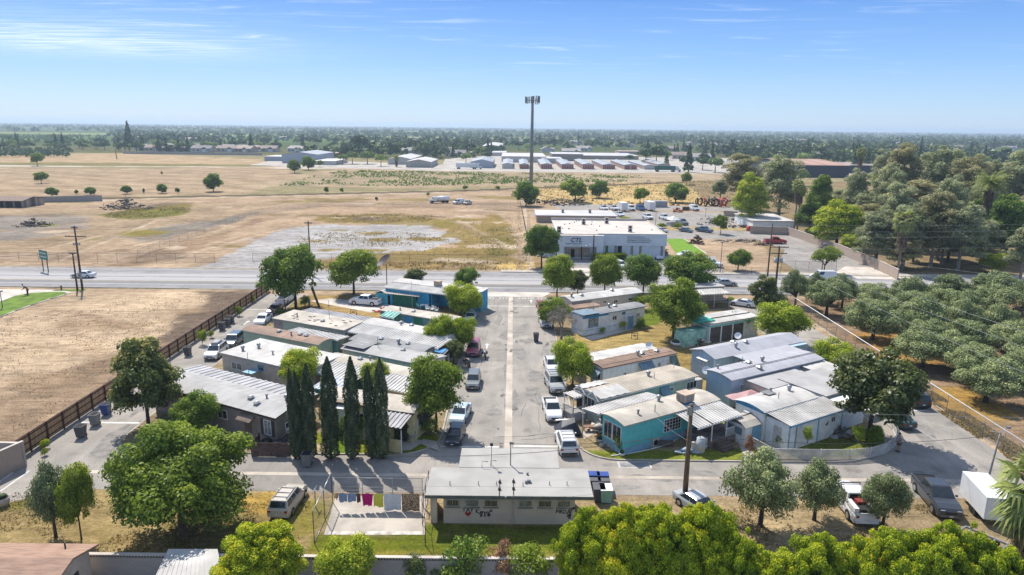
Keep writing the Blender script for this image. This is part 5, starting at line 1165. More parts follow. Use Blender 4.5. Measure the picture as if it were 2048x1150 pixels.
t, L, W, rf = home('mobile_home', 'beige home with low white gable roof nearest the highway in the east block', (1143.5, 603), (1281, 585), 4.0, M['wbeige'], M['rw'], h=2.9, kind='gable', rh=.4, ang=29, L=14.5, fascia=M['lav'],
    wins=(('F', 6.0, 1.8, .8, .5, dict(gl=M['brn'])), ('F', 8.2, 1.6, .9, .6), ('F', 11.2, 1.7, 1.0, .5)), vents=((.06, .4, 'turbine'), (.2, .4, 'hood'), (.65, .5, 'hood')))
MB().box(-1.2, 3.8, -2.6, -.1, 2.3, 2.42).build('porch_roof', M['rbr'], t)
for x in (-1, 3.6): MB().box(x-.05, x+.05, -2.5, -2.4, 0, 2.3).build('post', WHITE, t)
t, L, W, rf = home('mobile_home', 'half hidden grey home with open porch by the highway, right of the silver sedan', (1352, 577), (1440, 566), 3.2, M['wbeige'], M['rg'], h=3.0, kind='flat', rh=.1, ang=14, L=9.5, siding=False, vents=((.5, .5, 'hood'),))
awning(t, 2.6, 8.4, -3.4, -.1, 2.5, 2.7, M['rw'], posts=((2.7, -3.3), (8.3, -3.3), (5.5, -3.3)), pitch=.4, fascia=M['lav']); b = MB()
for i in range(22): b.box(4.0+i*.2, 4.04+i*.2, -3.3, -3.26, 0, 1.2)
b.box(4, 8.3, -3.32, -3.24, 1.2, 1.28); b.build('railing', M['dtrim'], t)
t, L, W, rf = home('mobile_home', 'white and green home with dark carport screens and a green tarpaulin', (1420, 648), (1492, 627), 4.2, M['wwhite'], M['rw'], h=3.1, kind='flat', rh=.1, ang=28, L=9.8, stripe=(M['tealt'], 2.5, 2.75), skh=.3, siding=False)
for x in (0.2, 2.4, 4.6): MB().box(x, x+1.9, -.05, 0, .1, 2.45).build('screen', mat('brown_screen', (.10, .085, .08), .8), t)
MB().box(-1.5, 1.6, .6, 3.6, 3.2, 3.28).build('tarpaulin', M['gtarp'], t); MB().box(-4.2, -.1, .5, 2.5, -.05, 2.2).build('annex', mat('pale_aqua', (.35, .62, .52), .7), t); b = MB(); b.box(1.5, L, 1.7, 1.8, 3.18, 3.26); b.build('roof_seam', M['dtrim'], rf)
t, L, W, rf = home('mobile_home', 'longest blue-grey home with plain gabled roof and white framed end window', (1430, 718.6), (1594, 685), 4.4, M['wbg2'], M['rlav'], h=3.1, kind='gable', rh=.62, ang=29, ov=.25, L=15.8, fascia=M['lav'], skh=.3,
    wins=(('L', 1.1, 1.35, 1.3, 1.1, dict(gl=M['brn'])), ('F', 5.6, 1.4, .8, .9), ('F', 8.6, 1.1, 1.2, 1.5, dict(gl=M['brn']))), doors=(('F', 3.4, .5),), vents=((.3, .3, 'turbine'), (.45, .45, 'hood'), (.38, .7, 'hood')))
b = MB(); b.profx([(0, .3), (0, 3.08), (W/2, 3.6), (W, 3.08), (W, .3)], -.03, 0); b.build('end_wall', M['wbg'], t); MB().box(-.05, .06, -.05, .06, .2, 3.1).build('corner_trim', WHITE, t)
wall_awn(t, 'L', L, .9, 2.65, 1.7, .5, .15, m=WHITE); MB().box(11.2, L, -.9, 0, .1, 3.0).build('annex', M['wbg'], t)
t, L, W, rf = home('mobile_home', 'pale blue home with ribbed joint along its curved white roof', (1463.5, 761.4), (1628, 720.7), 4.0, M['wbg'], M['rlav'], h=3.3, kind='arc', rh=.3, ang=30, L=15.5, skh=.4,
    wins=(('F', 1.4, 1.0, .45, 1.5), ('F', 4.3, 1.9, .35, .8), ('F', 6.0, 2.5, 1.2, .3)), vents=((.06, .8, 'pipe'), (.36, .7, 'hood'), (.33, .85, 'stack'), (.48, .6, 'turbine'), (.34, .2, 'hood')))
MB().box(-.2, L+.2, W*.38, W*.38+.09, 3.66, 3.72).build('roof_joint', M['rdg'], rf)
MB().box(7.5, 10.5, -3.0, -.1, 0, 2.6).build('annex', M['wbg'], t); MB().corr(7.4, 10.6, -3.1, 0, 2.65, 2.8, 1.0, .03).build('annex_roof', M['rw'], t)
MB().box(11.3, 15.2, -2.6, -.1, 0, 2.9).build('annex', M['lav'], t); MB().corr(11.2, 15.4, -2.7, 0, 2.95, 3.05, 1.0, .03).build('annex_roof', M['rw'], t); MB().box(12.2, 13.1, -2.63, -2.6, 1.0, 2.2).build('board', mat('plywood', (.45, .28, .15), .8), t)
MB().box(7, L+1.4, W+.2, W+2.9, 3.0, 3.1).build('patio_roof', M['rlav'], t)
um = T('shade_tarp', 'large faded pink parasol cloth sagging beside the pale blue home', 'parasol', (*G(1497, 792, 2), BZ), R_(30))
b = MB(); b.add([(-2.2, -1.4, 1.7), (2.4, -1.5, 1.8), (2.6, 1.4, 1.9), (-2.0, 1.5, 1.8), (0, 0, 2.5)], [(0, 1, 4), (1, 2, 4), (2, 3, 4), (3, 0, 4)]); b.build('cloth', M['pink'], um); MB().bar((0, 0, 0), (0, 0, 2.5), .03).build('pole', STEEL, um)
t, L, W, rf = home('mobile_home', 'white home with bright blue gable fascia and ribbed annex behind the lattice', (1529.6, 826), (1621, 800), 3.9, M['wwhite'], M['rw'], h=3.1, kind='arc', rh=.3, ang=31, fascia=M['blue'], L=8.2, stripe=(M['blue'], 2.85, 3.05),
    vents=((.55, .8, 'pipe'), (.8, .6, 'turbine'), (.45, .35, 'stack')))
b = MB(); b.profx([(0, 2.9), (W*.2, 3.2), (W*.5, 3.42), (W*.8, 3.2), (W, 2.9)], -.04, 0); b.build('gable_panel', M['blue'], t); acbox(t, 'L', L, 1.6, 2.1); MB().box(L*.4, L*.55, W*.6, W*.9, 3.48, 3.52).build('roof_hatch', M['rdg'], rf)
ax = MB(); ax.box(.3, 8.6, -2.7, -.05, 0, 2.65); an = ax.build('annex', M['wwhite'], t); awning(t, .1, 8.8, -2.95, -.1, 2.7, 3.0, M['rw'], pitch=.3, fascia=M['blue'])
b = MB()
for x in (.3, 1.3, 4.6, 8.3): b.box(x, x+.18, -2.74, -2.69, 0, 2.6)
b.build('corner_boards', M['sky'], t)
for x in (2.4, 5.8): 
    b = MB(); b.add([(x, -2.72, 1.5), (x+.25, -2.72, 1.75), (x+.5, -2.72, 1.95), (x+.42, -2.72, 1.5), (x+.28, -2.72, 1.4)], [(0, 1, 4), (1, 2, 3, 4)]); b.build('butterfly', M['brn'], t)
window(t, 'F', L, W, 6.6, 1.6, .7, .6)
for o in list(t.children)[-1:]: o.location[1] = -2.72
MB().box(.25, .3, -1.9, -1.0, .1, 2.1).build('screen_door', M['lav'], t)
MB().box(8.8, 13.0, -2.2, 1.8, 0, 2.8).build('annex', M['wwhite'], t); MB().box(8.9, 16.5, -.4, 5.6, 3.0, 3.12).build('annex_roof', M['rg'], t); MB().box(9.0, 16.3, -.2, 5.4, 0, 3.0).build('rear_wing', M['wwhite'], t)
MB().box(5.6, 13.5, 4.0, 8.0, 2.9, 3.02).build('annex_roof', M['rg'], t); MB().box(5.8, 13.3, 4.2, 7.8, 0, 2.9).build('rear_wing', M['wcream'], t)
sh = T('garden_shed', 'small shed with barrel roof and pale blue double doors', 'shed', (*G(1488, 891, BZ), BZ), R_(31))
MB().box(0, 2.6, 0, 2.6, 0, 1.9).build('wall', M['wwhite'], sh); b = MB(); b.profx([(-.15, 1.85), (.5, 2.25), (1.3, 2.4), (2.1, 2.25), (2.75, 1.85), (2.7, 1.78), (2.1, 2.17), (1.3, 2.32), (.5, 2.17), (-.1, 1.78)], -.15, 2.75); b.build('roof', M['rcream'], sh)
MB().box(1.0, 2.4, -.05, 0, .1, 1.7).build('double_door', M['sky'], sh); MB().box(-.05, 0, .4, 2.2, .9, 1.6).build('window', M['awb'], sh); MB().box(-.15, 2.75, 1.25, 1.33, 2.4, 2.44).build('ridge_strap', M['dtrim'], sh)
# --- washhouse
x0, y0 = G(848, 1000, 2.75); x1, _ = G(1188, 1000, 2.75)
wh = T('washhouse', 'long beige block washhouse with six barred windows and spray painted rear wall', 'washhouse', (x0, 48.75, 0))
Lw = x1-x0; yb = 3.6; wallx0 = 1.3; wallx1 = Lw-1.3
BW = mat('washhouse_wall', (.62, .53, .44), .85, .06, .8, bump=.15); BRF = mat('washhouse_roof', (.37, .355, .33), .85, .08, .5)
MB().box(wallx0, wallx1, 0, yb, 0, 2.62).build('wall', BW, wh)
MB().box(wallx0-.9, wallx0-.5, -.0, .25, 0, 2.6).build('screen_wall', BW, wh); MB().box(wallx0-1.0, wallx0-.88, 0, 3.2, 0, 2.6).build('screen_wall', BW, wh)
ux0 = G(913, 962, 2.8)[0]-x0; ux1 = G(1122, 962, 2.8)[0]-x0
b = MB(); b.box(0, Lw, -.8, yb+.1, 2.66, 2.80, 0); rf = b.build('roof', BRF, wh); MB().box(ux0, ux1, yb+.1, yb+3.6, 2.70, 2.83).build('roof_wing', BRF, wh); MB().box(ux0+.4, ux1-.4, yb, yb+3.2, 0, 2.68).build('wing_wall', BW, wh)
MB().box(-.02, Lw+.02, -.86, -.803, 2.58, 2.84).build('fascia', mat('fascia_green_grey', (.13, .15, .13), .7), wh)
MB().box(.0, Lw, .6, .64, 2.803, 2.812).build('roof_seam', M['rg'], rf); MB().box(ux0+.2, ux0+4, yb+2.0, yb+2.03, 2.833, 2.84).build('roof_seam', M['rg'], rf)
def pxw(px): return G(px, 1015, 2.2)[0]-x0
WD = 48.75
def wx(px, z): # x on the rear wall plane
    lo, hi = -12, 12
    for _ in range(40):
        m_ = (lo+hi)/2
        if P(m_, WD, z)[0] < px: lo = m_
        else: hi = m_
    return lo-x0
for i, (a, b_) in enumerate(((891, 919), (930, 958), (968, 996), (1037, 1065), (1076, 1104), (1114, 1142))):
    u0, u1 = wx(a, 1.9), wx(b_, 1.9); f = window(wh, 'F', Lw, yb, u0, 1.45, u1-u0, .62, bars=1, gl=CURT if i % 2 else GLASS)
    bb = MB()
    for k in range(9): q = u0+.03+k*(u1-u0-.06)/8; bb.box(q-.012, q+.012, -.14, -.11, 1.42, 2.25)
    bb.box(u0-.03, u1+.03, -.14, -.11, 1.42, 1.45); bb.build('window_bars', mat('bar_yellowish', (.45, .40, .25), .7), f); MB().box(u0-.05, u1+.05, -.1, 0, 1.36, 1.43).build('sill', M['rdg'], f)
def text(s, size, m, parent, loc, rot=(math.pi/2, 0, 0), shear=0, ext=.004, name='lettering', sx=1):
    c = bpy.data.curves.new(name, 'FONT'); c.body = s; c.size = size; c.shear = shear; c.extrude = ext; c.materials.append(m); c.space_character = 1.05; c.offset = size*.02
    o = bpy.data.objects.new(name, c); COL.objects.link(o); o.parent = parent; o.location = loc; o.rotation_euler = rot; o.scale = (sx, 1, 1); bpy.context.view_layer.update(); me = bpy.data.meshes.new_from_object(o.evaluated_get(bpy.context.evaluated_depsgraph_get())); me.materials.clear(); me.materials.append(m)
    bpy.data.objects.remove(o); q = put(name, me, parent, loc); q.rotation_euler = rot; q.scale = (sx, 1, 1); return q
INK = mat('black_spray', (.03, .03, .035), .8)
def strokes(parent, segs, m, y, w=.03, name='graffiti'):
    b = MB()
    for s in segs:
        for p, q in zip(s, s[1:]): b.bar((p[0], y, p[1]), (q[0], y, q[1]), w, 0, 4)
    return b.build(name, m, parent)
gx = wx(925, .9); segs = []
def letter(ch, x, z, s=.36, tl=0):
    D = {'T': [[(0, 1), (.8, 1.02)], [(.4, 1), (.35, 0)]], 'A': [[(0, 0), (.4, 1), (.8, 0)], [(.1, .4), (.7, .45)]], 'Y': [[(0, 1), (.4, .5), (.8, 1.1)], [(.4, .5), (.3, -.1)]], 'K': [[(0, 1.1), (0, -.1)], [(.7, 1.1), (0, .4), (.9, -.3)]],
         'e': [[(.1, .3), (.6, .4), (.5, .65), (.1, .6), (.05, .1), (.6, .05)]], 'n': [[(0, 0), (.05, .6), (.5, .6), (.55, 0)]], 'y': [[(0, .6), (.3, .1), (.7, .7)], [(.35, .1), (.05, -.5)]], 'M': [[(0, 0), (.1, 1), (.4, .3), (.75, 1), (.85, 0)]], 'R': [[(0, 0), (.05, 1), (.6, .8), (.1, .5), (.7, 0)]],
         'D': [[(0, 0), (.05, 1), (.6, .75), (.6, .2), (0, 0)]], 'N': [[(0, 0), (.05, 1), (.6, 0), (.65, 1)]], 'I': [[(.1, 0), (.15, 1)]], 'X': [[(0, 0), (.7, 1)], [(0, 1), (.7, 0)]], '*': [[(0, .5), (.8, .6)], [(.2, 0), (.6, 1)], [(.1, .9), (.8, .1)], [(0, .2), (.9, .8), (.4, -.3)]]}
    return [[(x+px_*s, z+pz*s+px_*s*tl) for px_, pz in seg] for seg in D[ch]]
for i, ch in enumerate('TAY'): segs += letter(ch, gx+i*.3, 1.0, .30)
for ch, dx, dz, s_ in (('K', 1.05, .92, .32), ('e', 1.35, .85, .3), ('n', 1.55, .85, .28), ('n', 1.72, .80, .3), ('y', 1.9, .86, .34), ('*', 1.35, .62, .2), ('X', 1.65, .6, .2), ('*', 1.95, .66, .22), ('D', 2.15, 1.0, .2)): segs += letter(ch, gx+dx, dz, s_)
mx_ = wx(1112, .9)
for ch, dx, dz, s_ in (('M', 0, .95, .32), ('R', .33, .95, .3), ('D', .58, .93, .32), ('A', .84, .88, .36), ('Y', 1.0, .9, .3), ('*', .85, .6, .36), ('X', .95, .5, .3), ('N', 1.05, 1.22, .2), ('I', 1.24, 1.26, .2), ('N', 1.32, 1.3, .2)): segs += letter(ch, mx_+dx, dz, s_)
strokes(wh, segs, INK, -.004)
hx = wx(936, .8); b = MB(); n = 24; pts = []
for i in range(n):
    a = 2*math.pi*i/n; pts.append((hx+.25*(math.sin(a)**3), .82+.015*(13*math.cos(a)-5*math.cos(2*a)-2*math.cos(3*a)-math.cos(4*a))))
b.add([(x, -.012, z) for x, z in pts], [tuple(range(n))]); b.build('red_heart', mat('heart_red', (.42, .03, .03), .7), wh)
b = MB(); q = wx(1026, 1.2); b.box(q-.03, q+.03, -.08, 0, .5, 2.6); b.box(q-.1, q+.1, -.12, 0, .2, .5); b.build('conduit', M['lav'], wh)
for px, py, k in ((999, 975, 'v'), (1027, 974, 'v'), (1019, 942, 'l'), (1055, 945, 'p'), (1058, 960, 'h'), (1012, 993, 'p'), (1027, 991, 'p'), (900, 965, 's'), (957, 965, 's'), (993, 965, 's'), (1046, 967, 's'), (1099, 965, 's'), (1134, 965, 's'), (964, 930, 'e'), (981, 928, 'e'), (1052, 962, 'p')):
    x, y = G(px, py+4, 2.83); x -= x0; y -= WD; b = MB()
    if k == 'p': b.tube([(x, y, 2.8), (x, y, 3.0)], .09, 8)
    elif k == 'h': b.box(x-.14, x+.14, y-.14, y+.14, 2.8, 3.05)
    elif k == 's': b.tube([(x, y, 2.8), (x, y, 3.1)], .035, 6)
    elif k == 'e': b.tube([(x, y, 2.8), (x, y, 3.35), (x+.5, y, 3.3)], .03, 6)
    elif k == 'l': continue
    else: b.tube([(x, y-1.2, 2.86), (x, y+1.6, 2.86)], .03, 6); b.box(x-.1, x+.1, y-.1, y+.1, 2.8, 2.95); b.box(x-.1, x+.1, y+1.0, y+1.2, 2.8, 2.95)
    b.build('roof_pipe', GREYM if k != 'v' else DARK, wh)
x, y = G(1021, 930, 2.83); mz = hgt(x, y, 884); mst = T('service_mast', 'dark vertical service mast on the washhouse roof', 'mast', (x, y, 2.8)); MB().tube([(0, 0, 0), (0, 0, mz-2.8)], .05, 6).build('pole', GREYM, mst); MB().box(-.1, .25, -.06, .06, mz-3.0, mz-2.8).build('weatherhead', GREYM, mst)
x, y = G(983, 930, 2.83); mz = hgt(x, y, 888); mst = T('rooftop_antenna', 'thin antenna with black head on the washhouse roof corner', 'antenna', (x, y, 2.8)); MB().tube([(0, 0, 0), (0, 0, mz-2.8)], .03, 5).build('pole', STEEL, mst); MB().box(-.12, .12, -.1, .1, mz-2.95, mz-2.75).build('head', DARK, mst)
# --- bottom left neighbours
hm = T('bungalow', 'brown shingled bungalow corner at the bottom left', 'house', (*G(0, 1190, 0), 0), R_(0)); ex, ey = G(197, 1085, 3.0); bx0 = -48-hm.location[0]; 
ox, oy = hm.location[0], hm.location[1]; E1 = ex-ox; Y1_ = ey-oy
ridge = Y1_-2.6
b = MB(); b.profx([(Y1_, 2.9), (ridge, 3.6), (ridge-2.6-3, 2.9-.7), (ridge-2.6-3, 2.78-.7), (ridge, 3.48), (Y1_, 2.78)], bx0, E1); b.build('roof', mat('brown_shingles', (.36, .23, .165), .9, .14, 1.0, stretch=(1, 5, 1), bump=.3), hm)
MB().profx([(Y1_-.4, 0), (Y1_-.4, 2.78), (ridge, 3.45), (ridge-4.5, 2.4), (ridge-4.5, 0)], bx0, E1-.45).build('wall', M['wbeige'], hm); MB().tube([(E1-1.6, Y1_-.9, 3.0), (E1-1.6, Y1_-.9, 3.5)], .05, 6).build('vent', DARK, hm)
w_ = MB(); w_.box(E1-.45, E1-.40, Y1_-2.6, Y1_-1.7, 1.2, 2.1); w_.build('window', GLASS, hm)
pr = T('patio_cover', 'white ribbed patio cover under the yellow-green tree at bottom left', 'canopy', (*G(305, 1165, 2.5), 0))
ox, oy = pr.location[0], pr.location[1]; c1 = G(337, 1098, 2.7); c2 = G(435, 1098, 2.7); b = MB()
b.add([(0, 0, 2.5), (4.4, 0, 2.5), (c2[0]-ox, c2[1]-oy, 2.7), (c1[0]-ox, c1[1]-oy, 2.7)], [(0, 1, 2, 3)])
for i in range(14): f = i/14; b.add([(4.4*f, 0, 2.53), (4.4*f+.05, 0, 2.53), (c1[0]-ox+(c2[0]-c1[0])*f+.05, c1[1]-oy, 2.73), (c1[0]-ox+(c2[0]-c1[0])*f, c1[1]-oy, 2.73)], [(0, 1, 2, 3)])
b.build('roof', M['rw'], pr)
for x, y in ((.2, .1), (4.2, .1), (c2[0]-ox-.1, c2[1]-oy-.1), (c1[0]-ox+.1, c1[1]-oy-.1)): MB().box(x-.05, x+.05, y-.05, y+.05, 0, 2.5).build('post', WHITE, pr)
# ---------------------------------------------------------------- vehicles (x forward, origin on the ground under the middle)
LAMP = mat('headlamp', (.6, .62, .65), .15, .05, spec=.8); TAIL = mat('tail_lamp', (.35, .015, .012), .25, .1); BLK = mat('black_plastic', (.025, .025, .027), .6, .15)
CARG = mat('car_glass', (.02, .03, .035), .06, .2, 1, spec=.9); PLATE = mat('number_plate', (.7, .7, .68), .5, .1); SILV = mat('grille', (.2, .2, .21), .35, .2, metal=.6)
PC = dict(white=paint('paint_white', (.74, .75, .76)), silver=paint('paint_silver', (.42, .44, .45)), blusil=paint('paint_ice_blue', (.48, .58, .63)), dark=paint('paint_dark', (.035, .04, .05)), grey=paint('paint_grey', (.16, .18, .19)), red=paint('paint_red', (.38, .03, .045)), pink=paint('paint_faded_red', (.42, .09, .14)),
  maroon=paint('paint_maroon', (.20, .02, .04)), dblue=paint('paint_slate', (.08, .12, .16)), beige=paint('paint_beige', (.52, .47, .40)), green=paint('paint_dark_green', (.02, .055, .05)), teal=paint('paint_teal', (.08, .14, .18)), cherry=paint('paint_cherry', (.42, .01, .02)), blue=paint('paint_blue', (.04, .10, .25)))
SPEC = {  # L, W, H, belt z, hood z, cabin base x0..x1, roof x0..x1, tail z
 'sedan': (4.7, 1.82, 1.45, .95, .88, -1.75, 1.15, -.95, .35, .98), 'coupe': (4.6, 1.8, 1.35, .92, .85, -1.9, 1.0, -.8, .15, .95), 'hatch': (4.1, 1.75, 1.5, .95, .92, -1.95, 1.05, -1.6, .35, .95),
 'suv': (4.75, 1.9, 1.75, 1.10, 1.05, -2.3, 1.15, -2.05, .45, 1.1), 'wagon': (4.8, 1.85, 1.68, 1.05, 1.0, -2.3, 1.05, -2.0, .4, 1.05), 'van': (5.3, 2.0, 2.1, 1.25, 1.15, -2.6, 1.75, -2.5, 1.0, 1.2),
 'pickup': (5.7, 2.0, 1.85, 1.15, 1.10, -.75, 1.25, -.55, .55, 1.1), 'crew': (5.8, 2.0, 1.88, 1.18, 1.12, -1.15, 1.3, -.95, .6, 1.12)}
def car(kind, col, x, y, rz, label, group=None, name='parked_car', cat='car', z=.019, rack=False, extra=None, s=1.0):
    Lc, Wc, H, zb, zh, cx0, cx1, rx0, rx1, zt = SPEC[kind]; pm = PC[col] if isinstance(col, str) else col
    t = T(name, label, cat, (x, y, z), rz, group); s *= .94; t.scale = (s, s, s); hl, hw = Lc/2, Wc/2; wr = .34 if kind not in ('pickup', 'crew', 'suv', 'van') else .39; wx_ = (-hl*.60, hl*.62)
    # hull: rings along the length
    def ring(x, zl, zt_, w): return [(x, -w*.96, zl), (x, -w, zl+(zt_-zl)*.35), (x, -w*.985, zl+(zt_-zl)*.75), (x, -w*.90, zt_), (x, w*.90, zt_), (x, w*.985, zl+(zt_-zl)*.75), (x, w, zl+(zt_-zl)*.35), (x, w*.96, zl)]
    R = [ring(-hl, .42, zt-.12, hw*.90), ring(-hl+.12, .30, zt, hw*.97), ring(cx0, .27, zb if kind not in ('pickup', 'crew') else zt, hw), ring(cx0+.02, .27, zb, hw), ring(cx1, .27, zb, hw), ring(cx1+(hl-cx1)*.5, .27, (zb+zh)/2-.01, hw*.985), ring(hl-.22, .28, zh-.12, hw*.95), ring(hl, .38, zh-.34, hw*.84)]
    vs = [p for r in R for p in r]; fs = []
    for i in range(len(R)-1):
        for k in range(8): fs.append((i*8+k, i*8+(k+1) % 8, (i+1)*8+(k+1) % 8, (i+1)*8+k))
    fs.append(tuple(range(8))[::-1]); fs.append(tuple((len(R)-1)*8+k for k in range(8)))
    b = MB(); b.add(vs, [f[::-1] for f in fs]); wb, wt = hw*.90, hw*.74
    b.frus((cx0, cx1, -wb, wb), (rx0, rx1, -wt, wt), zb-.01, H-.05); b.frus((rx0, rx1, -wt, wt), (rx0+.12, rx1-.14, -wt+.1, wt-.1), H-.05, H)
    if kind in ('pickup', 'crew'): pass
    body = b.build('body', pm, t)
    if kind in ('pickup', 'crew'):
        MB().box(-hl+.14, cx0-.06, -hw*.80, hw*.80, zt-.0, zt+.012).build('truck_bed', DARK, t); MB().box(-hl+.1, cx0-.04, -hw*.93, -hw*.84, zt, zt+.07).build('bed_rail', pm, t); MB().box(-hl+.1, cx0-.04, hw*.84, hw*.93, zt, zt+.07).build('bed_rail', pm, t); MB().box(-hl+.02, -hl+.12, -hw*.9, hw*.9, zt-.02, zt+.07).build('tailgate', pm, t)
    # wheel arches and wheels
    for wx0 in wx_:
        for sy in (-1, 1):
            a = MB(); n = 12; rr = wr*1.16; pts = [(wx0+rr*math.cos(math.pi*k/n), wr+rr*math.sin(math.pi*k/n)) for k in range(n+1)]
            a.add([(px_, sy*(hw+.004), pz) for px_, pz in pts], [tuple(range(n+1)) if sy < 0 else tuple(range(n+1))[::-1]]); a.build('wheel_arch', BLK, t)
            w = MB(); w.tube([(0, -.11, 0), (0, .11, 0)], wr, 14, smooth=False); wo = w.build('wheel', RUBBER, t, (wx0, sy*(hw-.09), wr))
            r = MB(); r.tube([(0, sy*.112, 0), (0, sy*.125, 0)], wr*.62, 12, smooth=False); r.build('rim', CHROME, wo)
    # glass panels sit 12 mm proud of the cabin
    def fr(p0, p1, q0, q1, u0, u1, v0, v1):
        P0, P1, Q0, Q1 = map(Vector, (p0, p1, q0, q1)); f = lambda u, v: (P0.lerp(P1, u)).lerp(Q0.lerp(Q1, u), v)
        nrm = (P1-P0).cross(Q0-P0).normalized()*.014; return [f(u0, v0)+nrm, f(u1, v0)+nrm, f(u1, v1)+nrm, f(u0, v1)+nrm]
    z0, z1 = zb-.01, H-.05
    g = MB(); g.add(fr((cx1, -wb, z0), (cx1, wb, z0), (rx1, -wt, z1), (rx1, wt, z1), .05, .95, .06, .93), [(0, 1, 2, 3)]); g.build('windscreen', CARG, t)
    g = MB(); g.add(fr((cx0, wb, z0), (cx0, -wb, z0), (rx0, wt, z1), (rx0, -wt, z1), .08, .92, .12, .88), [(0, 1, 2, 3)]); g.build('rear_window', CARG, t)
    ns = {'sedan': 2, 'coupe': 1, 'hatch': 2, 'suv': 3, 'wagon': 3, 'van': 1, 'pickup': 1, 'crew': 2}[kind]
    for sy in (-1, 1):
        g = MB()
        for k in range(ns):
            u0, u1 = .06+.88*k/ns+.015, .06+.88*(k+1)/ns-.015
            if kind == 'van': u0, u1 = .68, .95
            if sy < 0: q = fr((cx0, -wb, z0), (cx1, -wb, z0), (rx0, -wt, z1), (rx1, -wt, z1), u0, u1, .1, .86)
            else: q = fr((cx1, wb, z0), (cx0, wb, z0), (rx1, wt, z1), (rx0, wt, z1), 1-u1, 1-u0, .1, .86)
            g.add(q, [(0, 1, 2, 3)])
        g.build('side_window', CARG, t)
        MB().box(hl-.25, hl-.06, sy*hw*.62-.17, sy*hw*.62+.17, zh-.40, zh-.24).build('headlight', LAMP, t)
        MB().box(-hl-.015, -hl+.1, sy*hw*.76-.12, sy*hw*.76+.12, zt-.32, zt-.12).build('taillight', TAIL, t)
        MB().box(cx1-.45, cx1-.3, sy*(hw+.03)-.0 if sy > 0 else sy*(hw+.03)-.16, sy*(hw+.03)+.16 if sy > 0 else sy*(hw+.03), zb, zb+.15).build('mirror', pm, t)
    MB().box(hl-.1, hl+.04, -hw*.80, hw*.80, .34, .54).build('bumper', pm if kind in ('sedan', 'hatch', 'coupe') else SILV, t); MB().box(-hl-.04, -hl+.1, -hw*.84, hw*.84, .36, .56).build('bumper', BLK if kind in ('suv', 'van') else pm, t)
    MB().box(hl-.07, hl+.045 if False else hl+.012, -hw*.42, hw*.42, .58, zh-.30).build('grille', BLK, t); MB().box(-hl-.06, -hl-.041, -.16, .16, .58, .70).build('number_plate', PLATE, t); MB().box(hl+.041, hl+.055, -.15, .15, .38, .48).build('number_plate', PLATE, t)
    if rack:
        b = MB()
        for sy in (-1, 1): b.box(rx0+.2, rx1-.2, sy*(wt-.12)-.02, sy*(wt-.12)+.02, H+.02, H+.07)
        for xx in (rx0+.5, (rx0+rx1)/2, rx1-.4): b.box(xx-.03, xx+.03, -wt+.12, wt-.12, H+.02, H+.06)
        b.build('roof_rack', GREYM, t)
    return t
def carp(kind, col, px, py, head, label, **k):
    """px,py: ground point under the middle; head: heading in degrees, 0 = +X (right), -90 = toward the viewer"""
    zz = k.pop('gz', 0); x, y = G(px, py, zz); return car(kind, col, x, y, R_(head), label, z=zz+.019, **k)
WG, EG_ = 'cars parked along the west kerb of the street', 'cars parked along the east kerb of the street'
carp('suv', 'pink', 947, 706, -91, 'pinkish red sport utility facing the viewer beside two motorcycles', group=WG)
carp('suv', 'grey', 947, 770, -91, 'grey-green sport utility parked between the motorcycles and the domed tree', group=WG, s=.92)
carp('sedan', 'blusil', 921, 836, -98, 'ice blue sedan under the domed tree on the west kerb', group=WG)
carp('hatch', 'dark', 911, 880, -96, 'black hatchback at the south end of the west kerb', group=WG, s=.95)
carp('hatch', 'blusil', 941, 641, -90, 'pale blue hatchback mostly hidden by street trees', group=WG)
carp('pickup', 'pink', 1083, 618, -85, 'faded red pickup at the mouth of the street, east kerb', group=EG_, cat='pickup', name='pickup_truck', s=.85)
carp('pickup', 'white', 1090, 650, -86, 'white pickup beside the bare grey tree', group=EG_, cat='pickup', name='pickup_truck', s=.9)
carp('crew', 'white', 1103, 739, -86, 'plain white pickup in front of the silver utility with roof rack', group=EG_, s=.9, cat='pickup', name='pickup_truck')
carp('suv', 'silver', 1109, 776, -82, 'silver sport utility with roof rack on the east kerb', group=EG_, rack=True, s=1.05)
carp('pickup', 'white', 1104, 829, -86, 'old white pickup alone in the east kerb row, nearest the covered trailer', group=EG_, cat='pickup', name='pickup_truck', s=.93)
carp('suv', 'white', 1132, 895, 94, 'white crossover seen from behind at the south end of the east kerb', group=EG_, rack=True)
LG = 'cars on the west lane'
tt = carp('suv', 'white', 433, 712, -89, 'white boxy four-wheel drive with a roof box on the west lane', group=LG, rack=True)
MB().frus((-1.3, .4, -.5, .5), (-1.2, .3, -.4, .4), 1.80, 2.05).build('roof_box', mat('grey_box', (.3, .3, .31), .5), tt)
carp('suv', 'dblue', 468, 690, -89, 'slate blue sport utility behind the white four-wheel drive', group=LG)
carp('sedan', 'white', 527, 645, -89, 'white sedan facing the viewer on the west lane', group=LG); carp('sedan', 'maroon', 551, 625, -89, 'maroon sedan beside the standing figure in blue', group=LG)
carp('crew', 'white', 572, 604, 88, 'white pickup seen from its tailgate at the north end of the west lane', group=LG, cat='pickup', name='pickup_truck')
carp('crew', 'white', 731, 609, 166, 'white crew cab pickup parked sideways on the slab near the blue home', gz=BZ, cat='pickup', name='pickup_truck')
carp('sedan', 'white', 167, 555, 180, 'white sedan driving west on the highway past the poles', name='driving_car', s=1.0)
carp('sedan', 'silver', 1450, 571, 0, 'silver sedan driving east on the highway', name='driving_car')
carp('coupe', 'white', 1484, 612, 148, 'white low coupe at the north end of the east lane')
carp('van', 'white', 1645, 560, 180, 'white van on the highway half hidden by olives', name='driving_van', cat='van')
